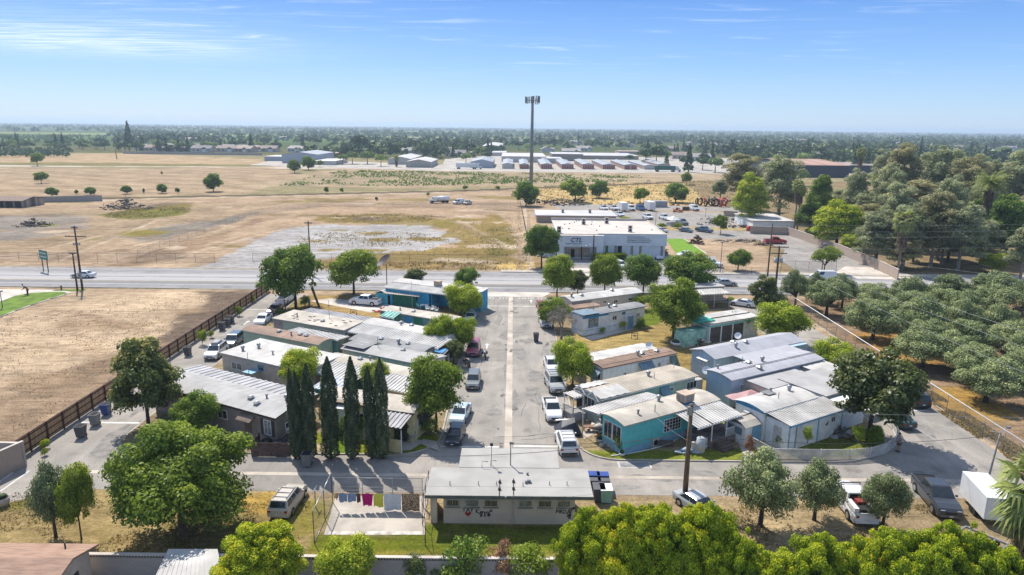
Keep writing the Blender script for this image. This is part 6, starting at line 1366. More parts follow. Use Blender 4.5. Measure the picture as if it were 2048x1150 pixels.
carp('wagon', 'beige', 578, 1012, 86, 'beige station wagon with dark rear glass parked on the dry grass', rack=True)
carp('sedan', 'silver', 1396, 1022, -60, 'silver car poking out above the largest yellow-green tree')
carp('crew', 'dark', 1870, 1006, -99, 'dark grey crew cab pickup beside the white box trailer', cat='pickup', name='pickup_truck', s=1.05)
carp('sedan', 'green', 1792, 845, 96, 'dark green car with red tail lights behind the magnolia'); carp('suv', 'dark', 1824, 805, 90, 'dark sport utility tucked under the magnolia by the grove fence')
ut = carp('crew', 'white', 1700, 1016, 88, 'white utility pickup with tool boxes and roof bars between two olives', cat='pickup', name='utility_truck', s=1.08)
b = MB(); b.box(-2.75, -1.25, -.98, -.62, 1.15, 1.5); b.box(-2.75, -1.25, .62, .98, 1.15, 1.5); b.build('tool_box', PC['white'], ut)
MB().box(-1.9, -1.3, -.3, .4, 1.15, 1.6).build('red_box', mat('red_box', (.3, .03, .03), .6), ut); b = MB(); b.box(-2.7, -2.0, -.5, .5, 1.15, 1.4); b.build('cargo', BLK, ut)
b = MB(); b.box(.4, .46, -.8, .8, 1.95, 2.02); b.bar((.43, -.75, 1.85), (.43, -.75, 2.0), .03); b.bar((.43, .75, 1.85), (.43, .75, 2.0), .03); b.build('roof_bar', BLK, ut)
# lab forecourt and yard
YG = 'vehicles parked at the laboratory and yard'
carp('suv', 'white', 1240, 536, -70, 'white sport utility right of the laboratory hedge', group=YG); carp('sedan', 'white', 1312, 517, -75, 'white sedan at the laboratory east end', group=YG); carp('sedan', 'white', 1371, 513, -160, 'white sedan at the corner of the bright turf', group=YG)
carp('pickup', 'white', 1420, 533, -30, 'white pickup behind the dark highway tree', group=YG, cat='pickup', name='pickup_truck')
carp('crew', 'cherry', 1550, 487, 0, 'cherry red pickup alone on the car park', cat='pickup', name='pickup_truck', s=1.05)
carp('crew', 'teal', 1408, 464, -50, 'grey-blue crew pickup on the dry verge edge', group=YG, cat='pickup', name='pickup_truck'); carp('sedan', 'teal', 1372, 464, -50, 'dark teal sedan left of the grey-blue pickup', group=YG); carp('sedan', 'silver', 1322, 464, -50, 'silver and black car behind the laboratory corner', group=YG)
for px, py, k, c, lb in ((1239, 433, 'pickup', 'white', 'white pickup with a black nose nearest the warehouse'), (1295, 438, 'pickup', 'white', 'white pickup in the middle of the yard'), (1328, 439, 'pickup', 'white', 'white pickup right of the middle one'), (1274, 447, 'sedan', 'white', 'white roof of a car behind the laboratory'),
   (1364, 449, 'crew', 'grey', 'grey pickup right of the white canopy'), (1207, 420, 'pickup', 'white', 'white service truck second in the back row'), (1227, 420, 'pickup', 'white', 'white service truck third in the back row'), (1261, 421, 'van', 'white', 'white van between two box bodies'), (1281, 421, 'van', 'blue', 'blue and white box truck in the back row'), (1388, 421, 'van', 'white', 'white van alone at the right of the yard')):
    carp(k, c, px, py, -78, lb, group=YG, cat='pickup' if k in ('pickup', 'crew') else 'car' if k == 'sedan' else 'van', name={'pickup': 'pickup_truck', 'crew': 'pickup_truck', 'sedan': 'parked_car', 'van': 'parked_van'}[k], s=1.08)
def boxbody(px, py, rz, L, W, H, col, label, name='box_trailer', z0=.6, cat='trailer', ribs=False, z=.02):
    x, y = G(px, py); t = T(name, label, cat, (x, y, z), R_(rz)); b = MB(); b.box(-L/2, L/2, -W/2, W/2, z0, H); bo = b.build('box_body', col, t)
    if ribs:
        r = MB(); n = int(L/1.1)
        for i in range(n+1): q = -L/2+i*L/n; r.box(q-.03, q+.03, -W/2-.015, -W/2, z0, H)
        r.build('ribs', col, bo)
    for wx0 in ((-L*.33, -L*.2) if L > 7 else (-L*.12, .0)):
        for sy in (-1, 1): w = MB(); w.tube([(0, -.12, 0), (0, .12, 0)], .42 if L > 7 else .33, 10, smooth=False); w.build('wheel', RUBBER, t, (wx0, sy*(W/2-.12), .42 if L > 7 else .33))
    b = MB(); b.box(L/2, L/2+1.1, -.06, .06, .42, .52); b.box(L/2+.9, L/2+1.0, -.05, .05, 0, .5); b.build('drawbar', GREYM, t); MB().box(-L/2-.02, -L/2-.0, -W/2+.1, W/2-.1, z0+.1, H-.1).build('rear_door', col, t)
    MB().box(-L/2-.01, L/2+.01, -W/2-.01, W/2+.01, H-.06, H+.02).build('top_rail', GREYM if ribs else WHITE, t); return t
boxbody(1965, 1026, 80, 4.3, 1.9, 2.45, PC['white'], 'big white enclosed box trailer under the fan palm'); boxbody(1245, 422, -78, 4.5, 2.3, 3.2, PC['white'], 'white box body second from left in the yard'); boxbody(1299, 421, -78, 5.5, 2.4, 3.4, PC['white'], 'tall white box body right of the blue box truck')
ct = T('shipping_container', 'grey flat container behind the box bodies', 'container', (*G(1318, 414), 0), 0); MB().box(-3, 3, -1.2, 1.2, .05, 2.4).build('body', mat('container_grey', (.33, .35, .36), .6, .1), ct); MB().box(2.99, 3.02, -1.1, 1.1, .1, 2.3).build('door', WHITE, ct)
# lorries far away
def lorry(px, py, box, label, d=1):
    x, y = G(px, py); t = T('semi_truck', label, 'lorry', (x, y, .04), 0 if d > 0 else math.pi); MB().box(-9, 5.6, -1.3, 1.3, 1.2, 4.1).build('trailer_body', box, t); b = MB(); b.box(6.0, 7.6, -1.25, 1.25, .8, 3.8); b.prof([(7.6, .8), (9.6, .8), (9.6, 1.7), (8.4, 2.0), (7.6, 3.2)], -1.1, 1.1); b.frus((6.0, 7.6, -1.2, 1.2), (6.2, 7.0, -1, 1), 3.8, 4.1); b.build('cab', PC['white'], t)
    MB().box(7.7, 8.3, -1.12, 1.12, 2.2, 2.8).build('windscreen', CARG, t)
    for wx0 in (-7.6, -6.4, 3.6, 4.8, 8.7):
        for sy in (-1, 1): w = MB(); w.tube([(0, -.2, 0), (0, .2, 0)], .55, 10, smooth=False); w.build('wheel', RUBBER, t, (wx0, sy*1.15, .55))
lorry(937, 338, PC['white'], 'white articulated lorry parked along the weedy field'); lorry(1334, 343.5, mat('green_trailer', (.02, .11, .08), .5, .1), 'dark green articulated lorry at the storage yard')
# field tankers
def tanker(px, py, label, L=4.6, g=None):
    x, y = G(px, py); t = T('water_truck', label, 'truck', (x, y, .02), R_(200), 'work trucks on the bare lot'); b = MB(); b.tube([(-L*.62, 0, 1.75), (L*.18, 0, 1.75)], 1.0, 12); b.build('tank', PC['white'], t); b = MB(); b.box(L*.24, L*.5, -1, 1, .9, 2.5); b.box(L*.5, L*.74, -.8, .8, .8, 1.6); b.build('cab', PC['white'], t); MB().box(L*.48, L*.505, -.85, .85, 1.7, 2.35).build('windscreen', CARG, t)
    MB().box(-L*.6, L*.7, -.5, .5, .5, .85).build('chassis', BLK, t)
    for wx0 in (-L*.45, -L*.2, L*.55):
        for sy in (-1, 1): w = MB(); w.tube([(0, -.15, 0), (0, .15, 0)], .5, 10, smooth=False); w.build('wheel', RUBBER, t, (wx0, sy*.95, .5))
tanker(880, 406, 'white tank truck at the left of three on the bare lot', 6); 
carp('van', 'white', 917, 408, 225, 'white van in the middle of three on the bare lot', name='parked_van', cat='van', group='work trucks on the bare lot'); carp('crew', 'beige', 935, 409, 250, 'beige pickup at the right of three on the bare lot', name='pickup_truck', cat='pickup', group='work trucks on the bare lot')
# motorcycles
def moto(px, py, rz, label, col='dark'):
    x, y = G(px, py); t = T('motorcycle', label, 'motorcycle', (x, y, .02), R_(rz), 'motorcycles beside the red sport utility')
    for wx0 in (-.75, .75): b = MB(); b.tube([(0, -.07, 0), (0, .07, 0)], .33, 14, smooth=False); w = b.build('wheel', RUBBER, t, (wx0, 0, .33)); MB().tube([(0, -.075, 0), (0, .075, 0)], .2, 10, smooth=False).build('rim', CHROME, w)
    b = MB(); b.blob((.1, 0, .82), (.34, .17, .16), 10, 6, .0); b.build('fuel_tank', PC['maroon' if col != 'dark' else 'dblue'], t); MB().box(-.7, -.1, -.15, .15, .68, .80).build('seat', BLK, t); b = MB(); b.box(-.2, .3, -.16, .16, .3, .65); b.bar((.2, 0, .8), (.78, 0, .33), .04); b.build('frame', GREYM, t)
    b = MB(); b.bar((.35, -.42, 1.08), (.35, .42, 1.08), .025); b.bar((.5, 0, .8), (.35, 0, 1.08), .03); b.build('handlebar', CHROME, t); MB().blob((.62, 0, .95), (.1, .1, .1), 8, 5, 0).build('headlight', LAMP, t)
    for sy in (-1, 1): MB().box(-.85, -.4, sy*.28-.1, sy*.28+.1, .4, .72).build('saddlebag', BLK, t)
moto(970, 716, -85, 'black motorcycle on the street side of the red sport utility'); moto(935, 731, -70, 'blue and black motorcycle in front of the red sport utility', 'x')
# covered trailer
ct = T('covered_trailer', 'trailer under a dark tarpaulin with a white board on top', 'trailer', (*G(1134, 868), .02), R_(8)); ct.scale = (.8, .8, .85); 
b = MB(); b.add([(-1.6, -1.1, .5), (1.6, -1.3, .45), (1.7, 1.2, .5), (-1.5, 1.1, .5), (-.9, -.7, 1.1), (.9, -.5, 1.65), (1.1, .8, 1.7), (-.5, .8, 1.35)], [(0, 1, 5, 4), (1, 2, 6, 5), (2, 3, 7, 6), (3, 0, 4, 7), (4, 5, 6, 7)]); b.build('tarpaulin', mat('dark_tarp', (.035, .035, .05), .5, .2, bump=.3), ct)
MB().box(-1.2, .7, 1.2, 1.55, 1.2, 1.27).build('white_board', WHITE, ct); MB().box(-1.5, 1.5, -1, 1.0, .4, .5).build('deck', GREYM, ct)
for wx0 in (-1.2, 1.2): w = MB(); w.tube([(0, -.1, 0), (0, .1, 0)], .3, 10, smooth=False); w.build('wheel', RUBBER, ct, (wx0, -1.0, .3))
# flatbed frame bottom right
fb = T('flatbed_trailer', 'open steel flatbed trailer corner showing beside the palm trunk', 'trailer', (*G(1990, 1110), .02), R_(125)); b = MB(); b.box(-2.5, 2.5, -1, -.9, .6, .75); b.box(-2.5, 2.5, .9, 1, .6, .75); b.box(-2.5, -2.4, -.9, .9, .6, .75); b.box(2.4, 2.5, -.9, .9, .6, .75)
for i in range(6): b.box(-2.0+i*.8, -1.9+i*.8, -.9, .9, .6, .68)
b.build('frame', STEEL, fb)
for wx0 in (-.5, .5):
    for sy in (-1, 1): w = MB(); w.tube([(0, -.1, 0), (0, .1, 0)], .33, 10, smooth=False); w.build('wheel', RUBBER, fb, (wx0, sy*1.12, .33))
# ---------------------------------------------------------------- fences, poles, bins, people, laundry
def fence_cl(name, pts, h, label, step=3.0, z=0, postm=None, sheet=True, railm=None, r=.03, rr_=.022):
    """chain-link fence along world points"""
    t = T(name, label, 'fence', (pts[0][0], pts[0][1], z)); ox, oy = pts[0]; rails = MB(); mesh = MB()
    for (ax, ay), (bx, by) in zip(pts, pts[1:]):
        L = math.hypot(bx-ax, by-ay); n = max(1, round(L/step))
        for i in range(n+(1 if (bx, by) == pts[-1] else 0)):
            x, y = ax+(bx-ax)*i/n-ox, ay+(by-ay)*i/n-oy; MB().bar((x, y, -.05), (x, y, h+.03), r, 0, 6).build('post', postm or GREYM, t)
        rails.bar((ax-ox, ay-oy, h), (bx-ox, by-oy, h), rr_, 0, 5); rails.bar((ax-ox, ay-oy, .06), (bx-ox, by-oy, .06), rr_*.6, 0, 4)
        mesh.quad((ax-ox, ay-oy, .05), (bx-ox, by-oy, .05), (bx-ox, by-oy, h), (ax-ox, ay-oy, h))
    rails.build('rail', railm or postm or GREYM, t)
    if sheet: mesh.build('wire_mesh', MATS['chain'], t)
    return t
RUST = mat('rusty_post', (.10, .06, .045), .8, .2)
xa, ya = G(-60, 523); fence_cl('chain_link_fence', [G(-80, 522), G(430, 525)], 2.0, 'chain-link fence on rusty posts between the left lot and the highway', 4.2, postm=RUST)
fence_cl('chain_link_fence', [G(506, 524), G(1052, 527)], 2.0, 'chain-link fence in front of the gravel patch', 4.2, postm=RUST)
fence_cl('chain_link_fence', [G(276, 515), G(500, 432), G(640, 413), G(1050, 417)], 1.9, 'distant chain-link fence dividing the bare lots', 5.5)
fence_cl('chain_link_fence', [G(1052, 527), G(1056, 428)], 1.9, 'chain-link fence along the west side of the laboratory', 4)
fence_cl('chain_link_fence', [G(1215, 547), G(1560, 550)], 1.7, 'dark chain-link fence along the yard frontage', 3.0, postm=BLK)
fence_cl('sliding_gate', [G(1562, 540), G(1672, 541)], 2.0, 'sliding gate with diagonal braces at the yard entrance', 3.2, postm=BLK)
fence_cl('chain_link_fence', [(47.3, 50), (48.2, 118)], 2.1, 'tall chain-link fence with bright top rail along the olive grove', 3.1, railm=mat('white_rail', (.75, .75, .74), .5, .05), rr_=.05)
fence_cl('chain_link_fence', [G(665, 1004), G(650, 1040), G(629, 1087)], 2.6, 'tall leaning chain-link fence at the left of the laundry slab', 2.7, postm=mat('green_black_post', (.03, .045, .045), .6), railm=STEEL, rr_=.04)
fence_cl('chain_link_fence', [G(666, 988), G(845, 990)], 1.5, 'low chain-link fence behind the washing lines', 2.2, postm=STEEL, railm=STEEL)
fence_cl('pole_and_rail', [G(858, 990), G(845, 1050), G(851, 1092)], 2.2, 'dark pipe frame at the left end of the washhouse', 3, sheet=False, postm=BLK)
# slatted timber fence on the west lane
t = T('timber_fence', 'long slatted timber fence with dark posts along the west lane', 'fence', (WX-.1, 57.6, 0)); PLK = mat('fence_plank', (.50, .33, .18), .85, .3, .9, stretch=(1, 5, .3), col2=(.32, .19, .10)); PST = mat('fence_post', (.10, .04, .028), .8, .2)
L_ = 125.5-57.6; b = MB(); n = int(L_/.16); rnd = random.Random(1)
for i in range(n): b.box(-.03+rnd.uniform(-.008, .008), 0, i*.16, i*.16+.15, .08, 1.82+rnd.uniform(-.02, .02))
b.build('planks', PLK, t); b = MB()
for z in (.35, 1.0, 1.6): b.box(.0, .05, 0, L_, z, z+.09)
b.box(-.06, .06, 0, L_, 1.86, 1.91); b.build('rail', PST, t)
for i in range(int(L_/2.45)+1): MB().box(0.05, .16, i*2.45-.06, i*2.45+.06, 0, 1.95).build('post', PST, t)
def blockwall(name, pts, h, label, m=None, th=.2, cap=True, z=0, pil=None):
    t = T(name, label, 'wall', (pts[0][0], pts[0][1], z)); ox, oy = pts[0]
    for (ax, ay), (bx, by) in zip(pts, pts[1:]):
        L = math.hypot(bx-ax, by-ay); ux, uy = (bx-ax)/L, (by-ay)/L; nx, ny = -uy*th/2, ux*th/2
        q = [(ax-ox-nx, ay-oy-ny), (bx-ox-nx, by-oy-ny), (bx-ox+nx, by-oy+ny), (ax-ox+nx, ay-oy+ny)]
        MB().prism(q, -.05, h).build('wall_panel', m or BWM, t)
        if cap: nx, ny = -uy*th*.7, ux*th*.7; MB().prism([(ax-ox-nx, ay-oy-ny), (bx-ox-nx, by-oy-ny), (bx-ox+nx, by-oy+ny), (ax-ox+nx, ay-oy+ny)], h, h+.06).build('coping', CONCW, t)
    return t
def blockmat(name, c1, c2, mo):
    m, nt, N, L = _nm(name); out = N.new('ShaderNodeOutputMaterial'); b_ = N.new('ShaderNodeBsdfPrincipled'); b_.inputs['Roughness'].default_value = .9; tc = N.new('ShaderNodeTexCoord'); sx = N.new('ShaderNodeSeparateXYZ'); L.new(tc.outputs['Object'], sx.inputs[0])
    ad = N.new('ShaderNodeMath'); ad.operation = 'ADD'; L.new(sx.outputs[0], ad.inputs[0]); L.new(sx.outputs[1], ad.inputs[1]); cb = N.new('ShaderNodeCombineXYZ'); L.new(ad.outputs[0], cb.inputs[0]); L.new(sx.outputs[2], cb.inputs[1])
    br = N.new('ShaderNodeTexBrick'); br.inputs['Scale'].default_value = 1; br.inputs['Brick Width'].default_value = .4; br.inputs['Row Height'].default_value = .2; br.inputs['Mortar Size'].default_value = .012
    br.inputs['Color1'].default_value = c4(c1); br.inputs['Color2'].default_value = c4(c2); br.inputs['Mortar'].default_value = c4(mo); L.new(cb.outputs[0], br.inputs['Vector']); L.new(br.outputs['Color'], b_.inputs['Base Color']); L.new(b_.outputs[0], out.inputs['Surface']); return m
BWM = blockmat('block_wall', (.40, .31, .25), (.35, .275, .22), (.27, .22, .18)); BWG = blockmat('block_wall_grey', (.38, .345, .31), (.34, .31, .28), (.27, .25, .23))
wl, wr_ = G(190, 1134, 0), G(640, 1134, 0)
WY = G(700, 1112, 1.91)[1]
x_a = -31.0; 
t = blockwall('perimeter_wall', [(-29.3, WY), (4.2, WY)], 1.85, 'grey block wall with decorative open top course along the bottom edge', BWG); b = MB()
for i in range(int(33.3/.2)): b.add([(.1+i*.2, -.11, 1.7), (.2+i*.2, -.11, 1.84), (.28+i*.2, -.11, 1.7)], [(0, 1, 2)])
b.build('pierced_course', DARK, t)
blockwall('lane_wall', [G(53, 930), G(0, 955), G(-120, 1010)], 2.3, 'beige wall continuing the timber fence at the left edge', BWM); blockwall('lane_wall', [G(53, 932), G(-60, 929)], 2.2, 'grey wall running left from the south end of the timber fence', BWG)
blockwall('yard_wall', [G(1500, 467), G(1575, 470), G(1605, 480), G(1680, 508), G(1745, 535), G(1795, 560)], 2.2, 'tan block wall curving around the car park', BWM)
blockwall('yard_wall', [G(1447, 432), G(1475, 434), G(1510, 460)], 1.9, 'brown-topped wall behind the scrap pile', BWM)
blockwall('field_wall', [G(-200, 408), G(50, 405.5), G(205, 402)], 2.2, 'grey wall at the far left edge of the bare lot', BWG)
blockwall('subdivision_wall', [G(246, 307.5), G(525, 311)], 2.4, 'long grey wall before the far left houses', BWG)
# lattice fence
t = T('lattice_fence', 'white diagonal lattice fence curving around the corner garden', 'fence', (*G(1545, 918, BZ), BZ)); ox, oy = G(1545, 918, BZ); lw = mat('lattice_white', (.66, .64, .60), .7, .1)
lp = [G(x, y, BZ) for x, y in ((1462, 868), (1500, 893), (1545, 918), (1640, 920), (1700, 920), (1740, 916), (1770, 907), (1788, 894), (1796, 880), (1785, 858), (1768, 840))]
b = MB(); fr_ = MB(); acc = 0; hh = 1.05
for (ax, ay), (bx, by) in zip(lp, lp[1:]):
    L = math.hypot(bx-ax, by-ay); n = max(2, int(L/.17)); P_ = lambda s, z: (ax+(bx-ax)*s/L-ox, ay+(by-ay)*s/L-oy, z)
    for i in range(-6, n):
        for sg in (1, -1):
            s0 = i*L/n; s1 = s0+hh; z0, z1 = (.03, hh) if sg > 0 else (hh, .03)
            c0, c1 = max(0, s0), min(L, s1)
            if c1 <= c0: continue
            f0, f1 = (c0-s0)/hh, (c1-s0)/hh; p, q = P_(c0, z0+(z1-z0)*f0), P_(c1, z0+(z1-z0)*f1); d = .04
            b.add([(p[0], p[1], p[2]-d), (q[0], q[1], q[2]-d), (q[0], q[1], q[2]+d), (p[0], p[1], p[2]+d)], [(0, 1, 2, 3)])
    fr_.bar(P_(0, hh), P_(L, hh), .03, 0, 4); fr_.bar(P_(0, .03), P_(L, .03), .03, 0, 4); MB().bar(P_(0, -.05), P_(0, hh+.08), .045, 0, 5).build('post', lw, t)
b.build('lattice', lw, t); fr_.build('rail', lw, t)
# palisade by the taupe home
t = T('picket_fence', 'weathered brown paling fence beside the leftmost cypress', 'fence', (*G(503, 912, BZ), BZ)); e = G(580, 918, BZ); o_ = G(503, 912, BZ); L = e[0]-o_[0]; b = MB(); rnd = random.Random(6)
for i in range(int(L/.13)): b.box(i*.13, i*.13+.11, -.02+rnd.uniform(-.015, .015), .02, -.05, 1.35+rnd.uniform(-.08, .08))
for i in range(18): b.box(-.02, .02, i*.13, i*.13+.11, -.05, 1.3+rnd.uniform(-.08, .08))
b.build('palings', mat('weathered_paling', (.15, .10, .085), .9, .25, 4), t); MB().box(0, L, .02, .07, .9, 1.0).build('rail', DWOOD, t)
t = T('junk_pile', 'heap of dark tarpaulin and pipes behind the brown paling fence', 'junk', (*G(558, 892, BZ), BZ)); b = MB(); rnd = random.Random(9)
for i in range(6): b.blob((rnd.uniform(-1.3, 1.3), rnd.uniform(-.5, .5), .35), (.6, .4, .4), 8, 5, .25, 0, i)
b.build('dark_sheet', mat('dark_sheet', (.03, .035, .045), .5, .3, 4), t); b = MB(); b.bar((-.2, 0, .3), (1.2, .5, 1.8), .05); b.bar((.5, .5, .3), (1.5, -.3, 1.5), .03); b.build('pipes', STEEL, t)
# poles
def pole(px, py, top, label, r=.15, arms=(), m=None, lean=0, cat='utility pole', name='utility_pole', z=0, can=None, arm_len=1.3):
    x, y = G(px, py, z); h = hgt(x, y, top)-z; t = T(name, label, cat, (x, y, z)); MB().tube([(0, 0, -.2), (lean*.5, 0, h*.5), (lean, 0, h)], [r*1.2, r, r*.75], 8).build('pole', m or WOODP, t)
    for dz, ln in arms:
        b = MB(); b.box(-ln, ln, -.1, .02, h-dz-.07, h-dz+.07); a = b.build('crossarm', DWOOD, t); c = MB()
        for k in (-1, -.6, -.25, .25, .6, 1): c.tube([(k*ln*.95, -.04, h-dz+.07), (k*ln*.95, -.04, h-dz+.25)], .05, 5)
        c.build('insulators', STEEL, a); br = MB(); br.bar((-ln*.5, 0, h-dz), (0, 0, h-dz-.6), .02); br.bar((ln*.5, 0, h-dz), (0, 0, h-dz-.6), .02); br.build('brace', STEEL, a)
    for (dx, dz, cr, ch) in (can or ()):
        b = MB(); b.tube([(dx, -.1, h-dz-ch), (dx, -.1, h-dz)], cr, 12); b.tube([(dx, -.1, h-dz), (dx, -.1, h-dz+.06)], cr*.8, 12); tr = b.build('transformer', mat('transformer_grey', (.45, .47, .48), .5, .06), t); MB().tube([(dx-.1, -.1, h-dz+.05), (dx-.1, -.1, h-dz+.3)], .04, 6).build('bushing', DWOOD, tr); MB().box(min(0, dx), max(0, dx), -.12, -.04, h-dz-.5, h-dz-.4).build('bracket', STEEL, tr)
    t['h'] = h; return t, Vector((x, y, z+h))
_, PA = pole(165, 579, 452, 'tall dark utility pole with two crossarms left of the driving white sedan', .17, ((1.9, 1.9), (.3, .6)))
b = MB()
for k in range(4): b.tube([(-.5+k*.35, 0, _['h']-3.5), (-.5+k*.35, 0, _['h']-3.0)], .12, 6)
b.build('cutouts', STEEL, _); MB().box(-.35, .25, -.3, -.12, 2.0, 3.2).build('meter_box', STEEL, _)
_, PB = pole(155, 581, 505, 'shorter reddish pole beside the tall dark one', .15, ((.15, .7),), m=mat('red_pole', (.15, .075, .05), .9, .2))
_, PC1 = pole(622, 548, 442, 'bare dark pole standing over the gravel patch', .14, ((.4, .8),)); _, PD = pole(1185, 552, 470, 'dark pole with lamp arm before the laboratory', .16, m=mat('dark_pole', (.05, .045, .045), .8)); b = MB(); b.bar((0, 0, _['h']-1.8), (-1.3, 0, _['h']-2.2), .05); b.blob((-1.4, 0, _['h']-2.25), (.3, .18, .12), 8, 5, 0); b.build('lamp_arm', STEEL, _)
_, PE = pole(1535, 553, 447, 'tall thin pole left of the double-arm pole', .15); _, PF = pole(1548, 606, 492, 'double-arm pole with two small transformers', .19, ((.2, 1.6), (1.3, 1.4)), can=((-.45, 2.1, .28, .8), (.5, 2.1, .28, .8)))
tp, PG = pole(1369, 1003, 808, 'thick pale-topped pole with a large grey transformer in the foreground', .20, can=((.95, 2.9, .36, 1.05),), m=mat('foreground_pole', (.20, .135, .09), .9, .25, 2, stretch=(6, 6, .4))); MB().box(-.32, .05, -.2, 0, tp['h']-.9, tp['h']-.2).build('pole_top_gear', STEEL, tp)
_, PH = pole(1969, 985, 866, 'thin leaning lamp pole at the southeast corner', .08, lean=.45, m=GREYM, name='lamp_pole', cat='lamp pole'); b = MB(); b.bar((.45, 0, _['h']), (-.3, 0, _['h']+.15), .03); b.bar((.45, 0, _['h']), (1.0, 0, _['h']+.5), .03); b.box(.9, 1.2, -.1, .1, _['h']+.4, _['h']+.6); b.build('lamp_head', STEEL, _)
for px, py, tp_, lb in ((1440, 546, 485, 'square-headed lamp pole beside the lollipop tree'), (1643, 545, 488, 'lamp pole beside the flat-topped tree'), (1411, 434, 418, 'short lamp pole in the truck yard'), (1311, 450, 424, 'thin lamp pole behind the laboratory'), (1358, 588, 533, 'lamp pole rising through the wide dark tree'), (5, 615, 583, 'thin post on the left forecourt')):
    q, _2 = pole(px, py, tp_, lb, .07, m=GREYM if px != 1440 else RUST, name='lamp_pole', cat='lamp pole'); MB().box(-.3, .3, -.25, .25, q['h']-.05, q['h']+.15).build('lamp_head', GREYM, q)
_, q = pole(1062, 388, 192, 'very tall floodlight mast crowned with antenna panels', .75, m=mat('mast_steel', (.20, .225, .225), .5, .08, metal=.2), name='telecom_mast', cat='mast'); hm_ = _['h']; b = MB(); b.tube([(0, 0, hm_*.985-2.5), (0, 0, hm_)], .35, 8); b.build('mast_head', GREYM, _)
rnd = random.Random(2)
for k in range(18):
    a = k*2*math.pi/18; rr3 = 3.1; b = MB(); z_ = hm_-1.8+rnd.uniform(-.4, .4); b.box(rr3*math.cos(a)-.22, rr3*math.cos(a)+.22, rr3*math.sin(a)-.15, rr3*math.sin(a)+.15, z_-1.4, z_+1.5); p_ = b.build('antenna_panel', mat('antenna_grey', (.17, .18, .18), .6, .1), _); MB().bar((0, 0, hm_-2), (rr3*math.cos(a), rr3*math.sin(a), hm_-2+.2), .09).build('outrigger', GREYM, p_)
q, _2 = pole(1060, 500, 403, 'thin leaning pole at the west edge of the warehouse', .12, lean=-2.6, m=mat('grey_wood', (.2, .18, .16), .9)); q, _2 = pole(234, 318, 297, 'distant broken post in the left field', .3, lean=-.8); 
t = T('leaning_trunk', 'leaning palm-like stump trunk on the dry lawn', 'trunk', (*G(639, 614, BZ), BZ)); MB().tube([(0, 0, -.1), (-.6, 0, 1.7), (-1.1, 0, 3.4)], [.2, .2, .24], 8).build('trunk', BARK, t)
t = T('stone_post', 'short pale stump by the slab at the north lawn', 'post', (*G(619, 614, BZ), BZ)); MB().tube([(0, 0, -.1), (0, 0, 1.3)], [.2, .17], 8).build('post', BARKP, t)
for px, py, tp_, lb, base in ((825, 648, 563, 'tall white flagpole over the green-blue patched home', 0), (501, 790, 705, 'thin antenna mast behind the taupe home', 0), (659, 640, 600, 'thin mast on the sage home roof', 2.9), (1344, 792, 726, 'aerial mast between the tan ribbed and turquoise homes', 0), (1253, 756, 712, 'short aerial on the brown roofed trailer', 0), (1197, 580, 580, '', 0), (1185, 662, 600, 'thin pole in front of the white and blue trailer', 0), (1363, 765, 748, 'short pipe aerial on the tan ribbed home', 0)):
    if not lb: continue
    x, y = G(px, py, base); h = hgt(x, y, tp_)-base; t = T('aerial_mast', lb, 'mast', (x, y, base)); MB().tube([(0, 0, -.05), (0, 0, h)], .035, 5).build('pole', STEEL, t); MB().box(-.18, .18, -.02, .02, h*.72, h*.72+.05).build('fitting', DARK, t)
# wires
WIRE = mat('cable', (.06, .06, .065), .5); WIRL = mat('bright_cable', (.34, .35, .37), .4)
def wire(a, b_, sag, label, m=None, r=.018, group='overhead cables'):
    a, b_ = Vector(a), Vector(b_); t_ = T('overhead_wire', label, 'cable', a, 0, group); pts = [(a.lerp(b_, k/16)-a)+Vector((0, 0, -sag*4*(k/16)*(1-k/16))) for k in range(17)]; MB().tube(pts, r, 4, cap=False).build('cable', m or WIRE, t_)
V = Vector
for dz, e, l in ((-.3, (62, 24, 11), 'uppermost'), (-1.4, (60, 22, 9.6), 'middle'), (-2.8, (56, 20, 7.5), 'lowest')): wire(PF+V((.8, 0, dz)), e, 1.2, '%s bright cable running from the double-arm pole over the olive grove' % l, WIRL, .017)
wire(PF+V((1.5, 0, -.2)), (110, 60, 12), 1, 'bright cable from the double-arm pole across the far side of the grove', WIRL, .017)
for dz, l in ((-.3, 'highest'), (-1.6, 'second'), (-2.8, 'third'), (-5.2, 'lowest')): wire(PE+V((0, 0, dz)), (150, 152, PE.z+dz+1.5), .8, '%s roadside cable across the eucalyptus belt' % l, WIRL, .017)
wire(PD+V((0, 0, -.6)), PE+V((0, 0, -.8)), .9, 'roadside cable between the laboratory pole and the tall thin pole', WIRL, .015); wire(PC1, PD, 1.0, 'roadside cable over the gravel patch', WIRL, .008)
wire(PG+V((0, 0, -2.4)), (-9, 47, 6.5), .7, 'black cable from the foreground pole over the washhouse roof', WIRE, .02); wire(PG+V((0, 0, -2.6)), PH+V((0, 0, -.2)), .8, 'black cable from the foreground pole to the leaning lamp pole', WIRE, .02)
wire(PG+V((0, 0, -.4)), (90, 48, 10), .5, 'thin upper cable leaving the foreground pole to the right', WIRL, .012); wire(PG+V((0, 0, -3.2)), (13.5, 62, 3.6), .2, 'service drop from the foreground pole to the turquoise home', WIRL, .012); wire(PG+V((0, 0, -2.6)), (0, 52, 5.2), .4, 'service drop from the foreground pole to the washhouse mast', WIRE, .012)
wire(PB, (-120, 124, PB.z), 1.0, 'cable leaving the short reddish pole to the left', WIRE, .03); wire(PB, (-36, 135, 8.5), 1.2, 'cable leaving the short reddish pole along the highway', WIRE, .02)
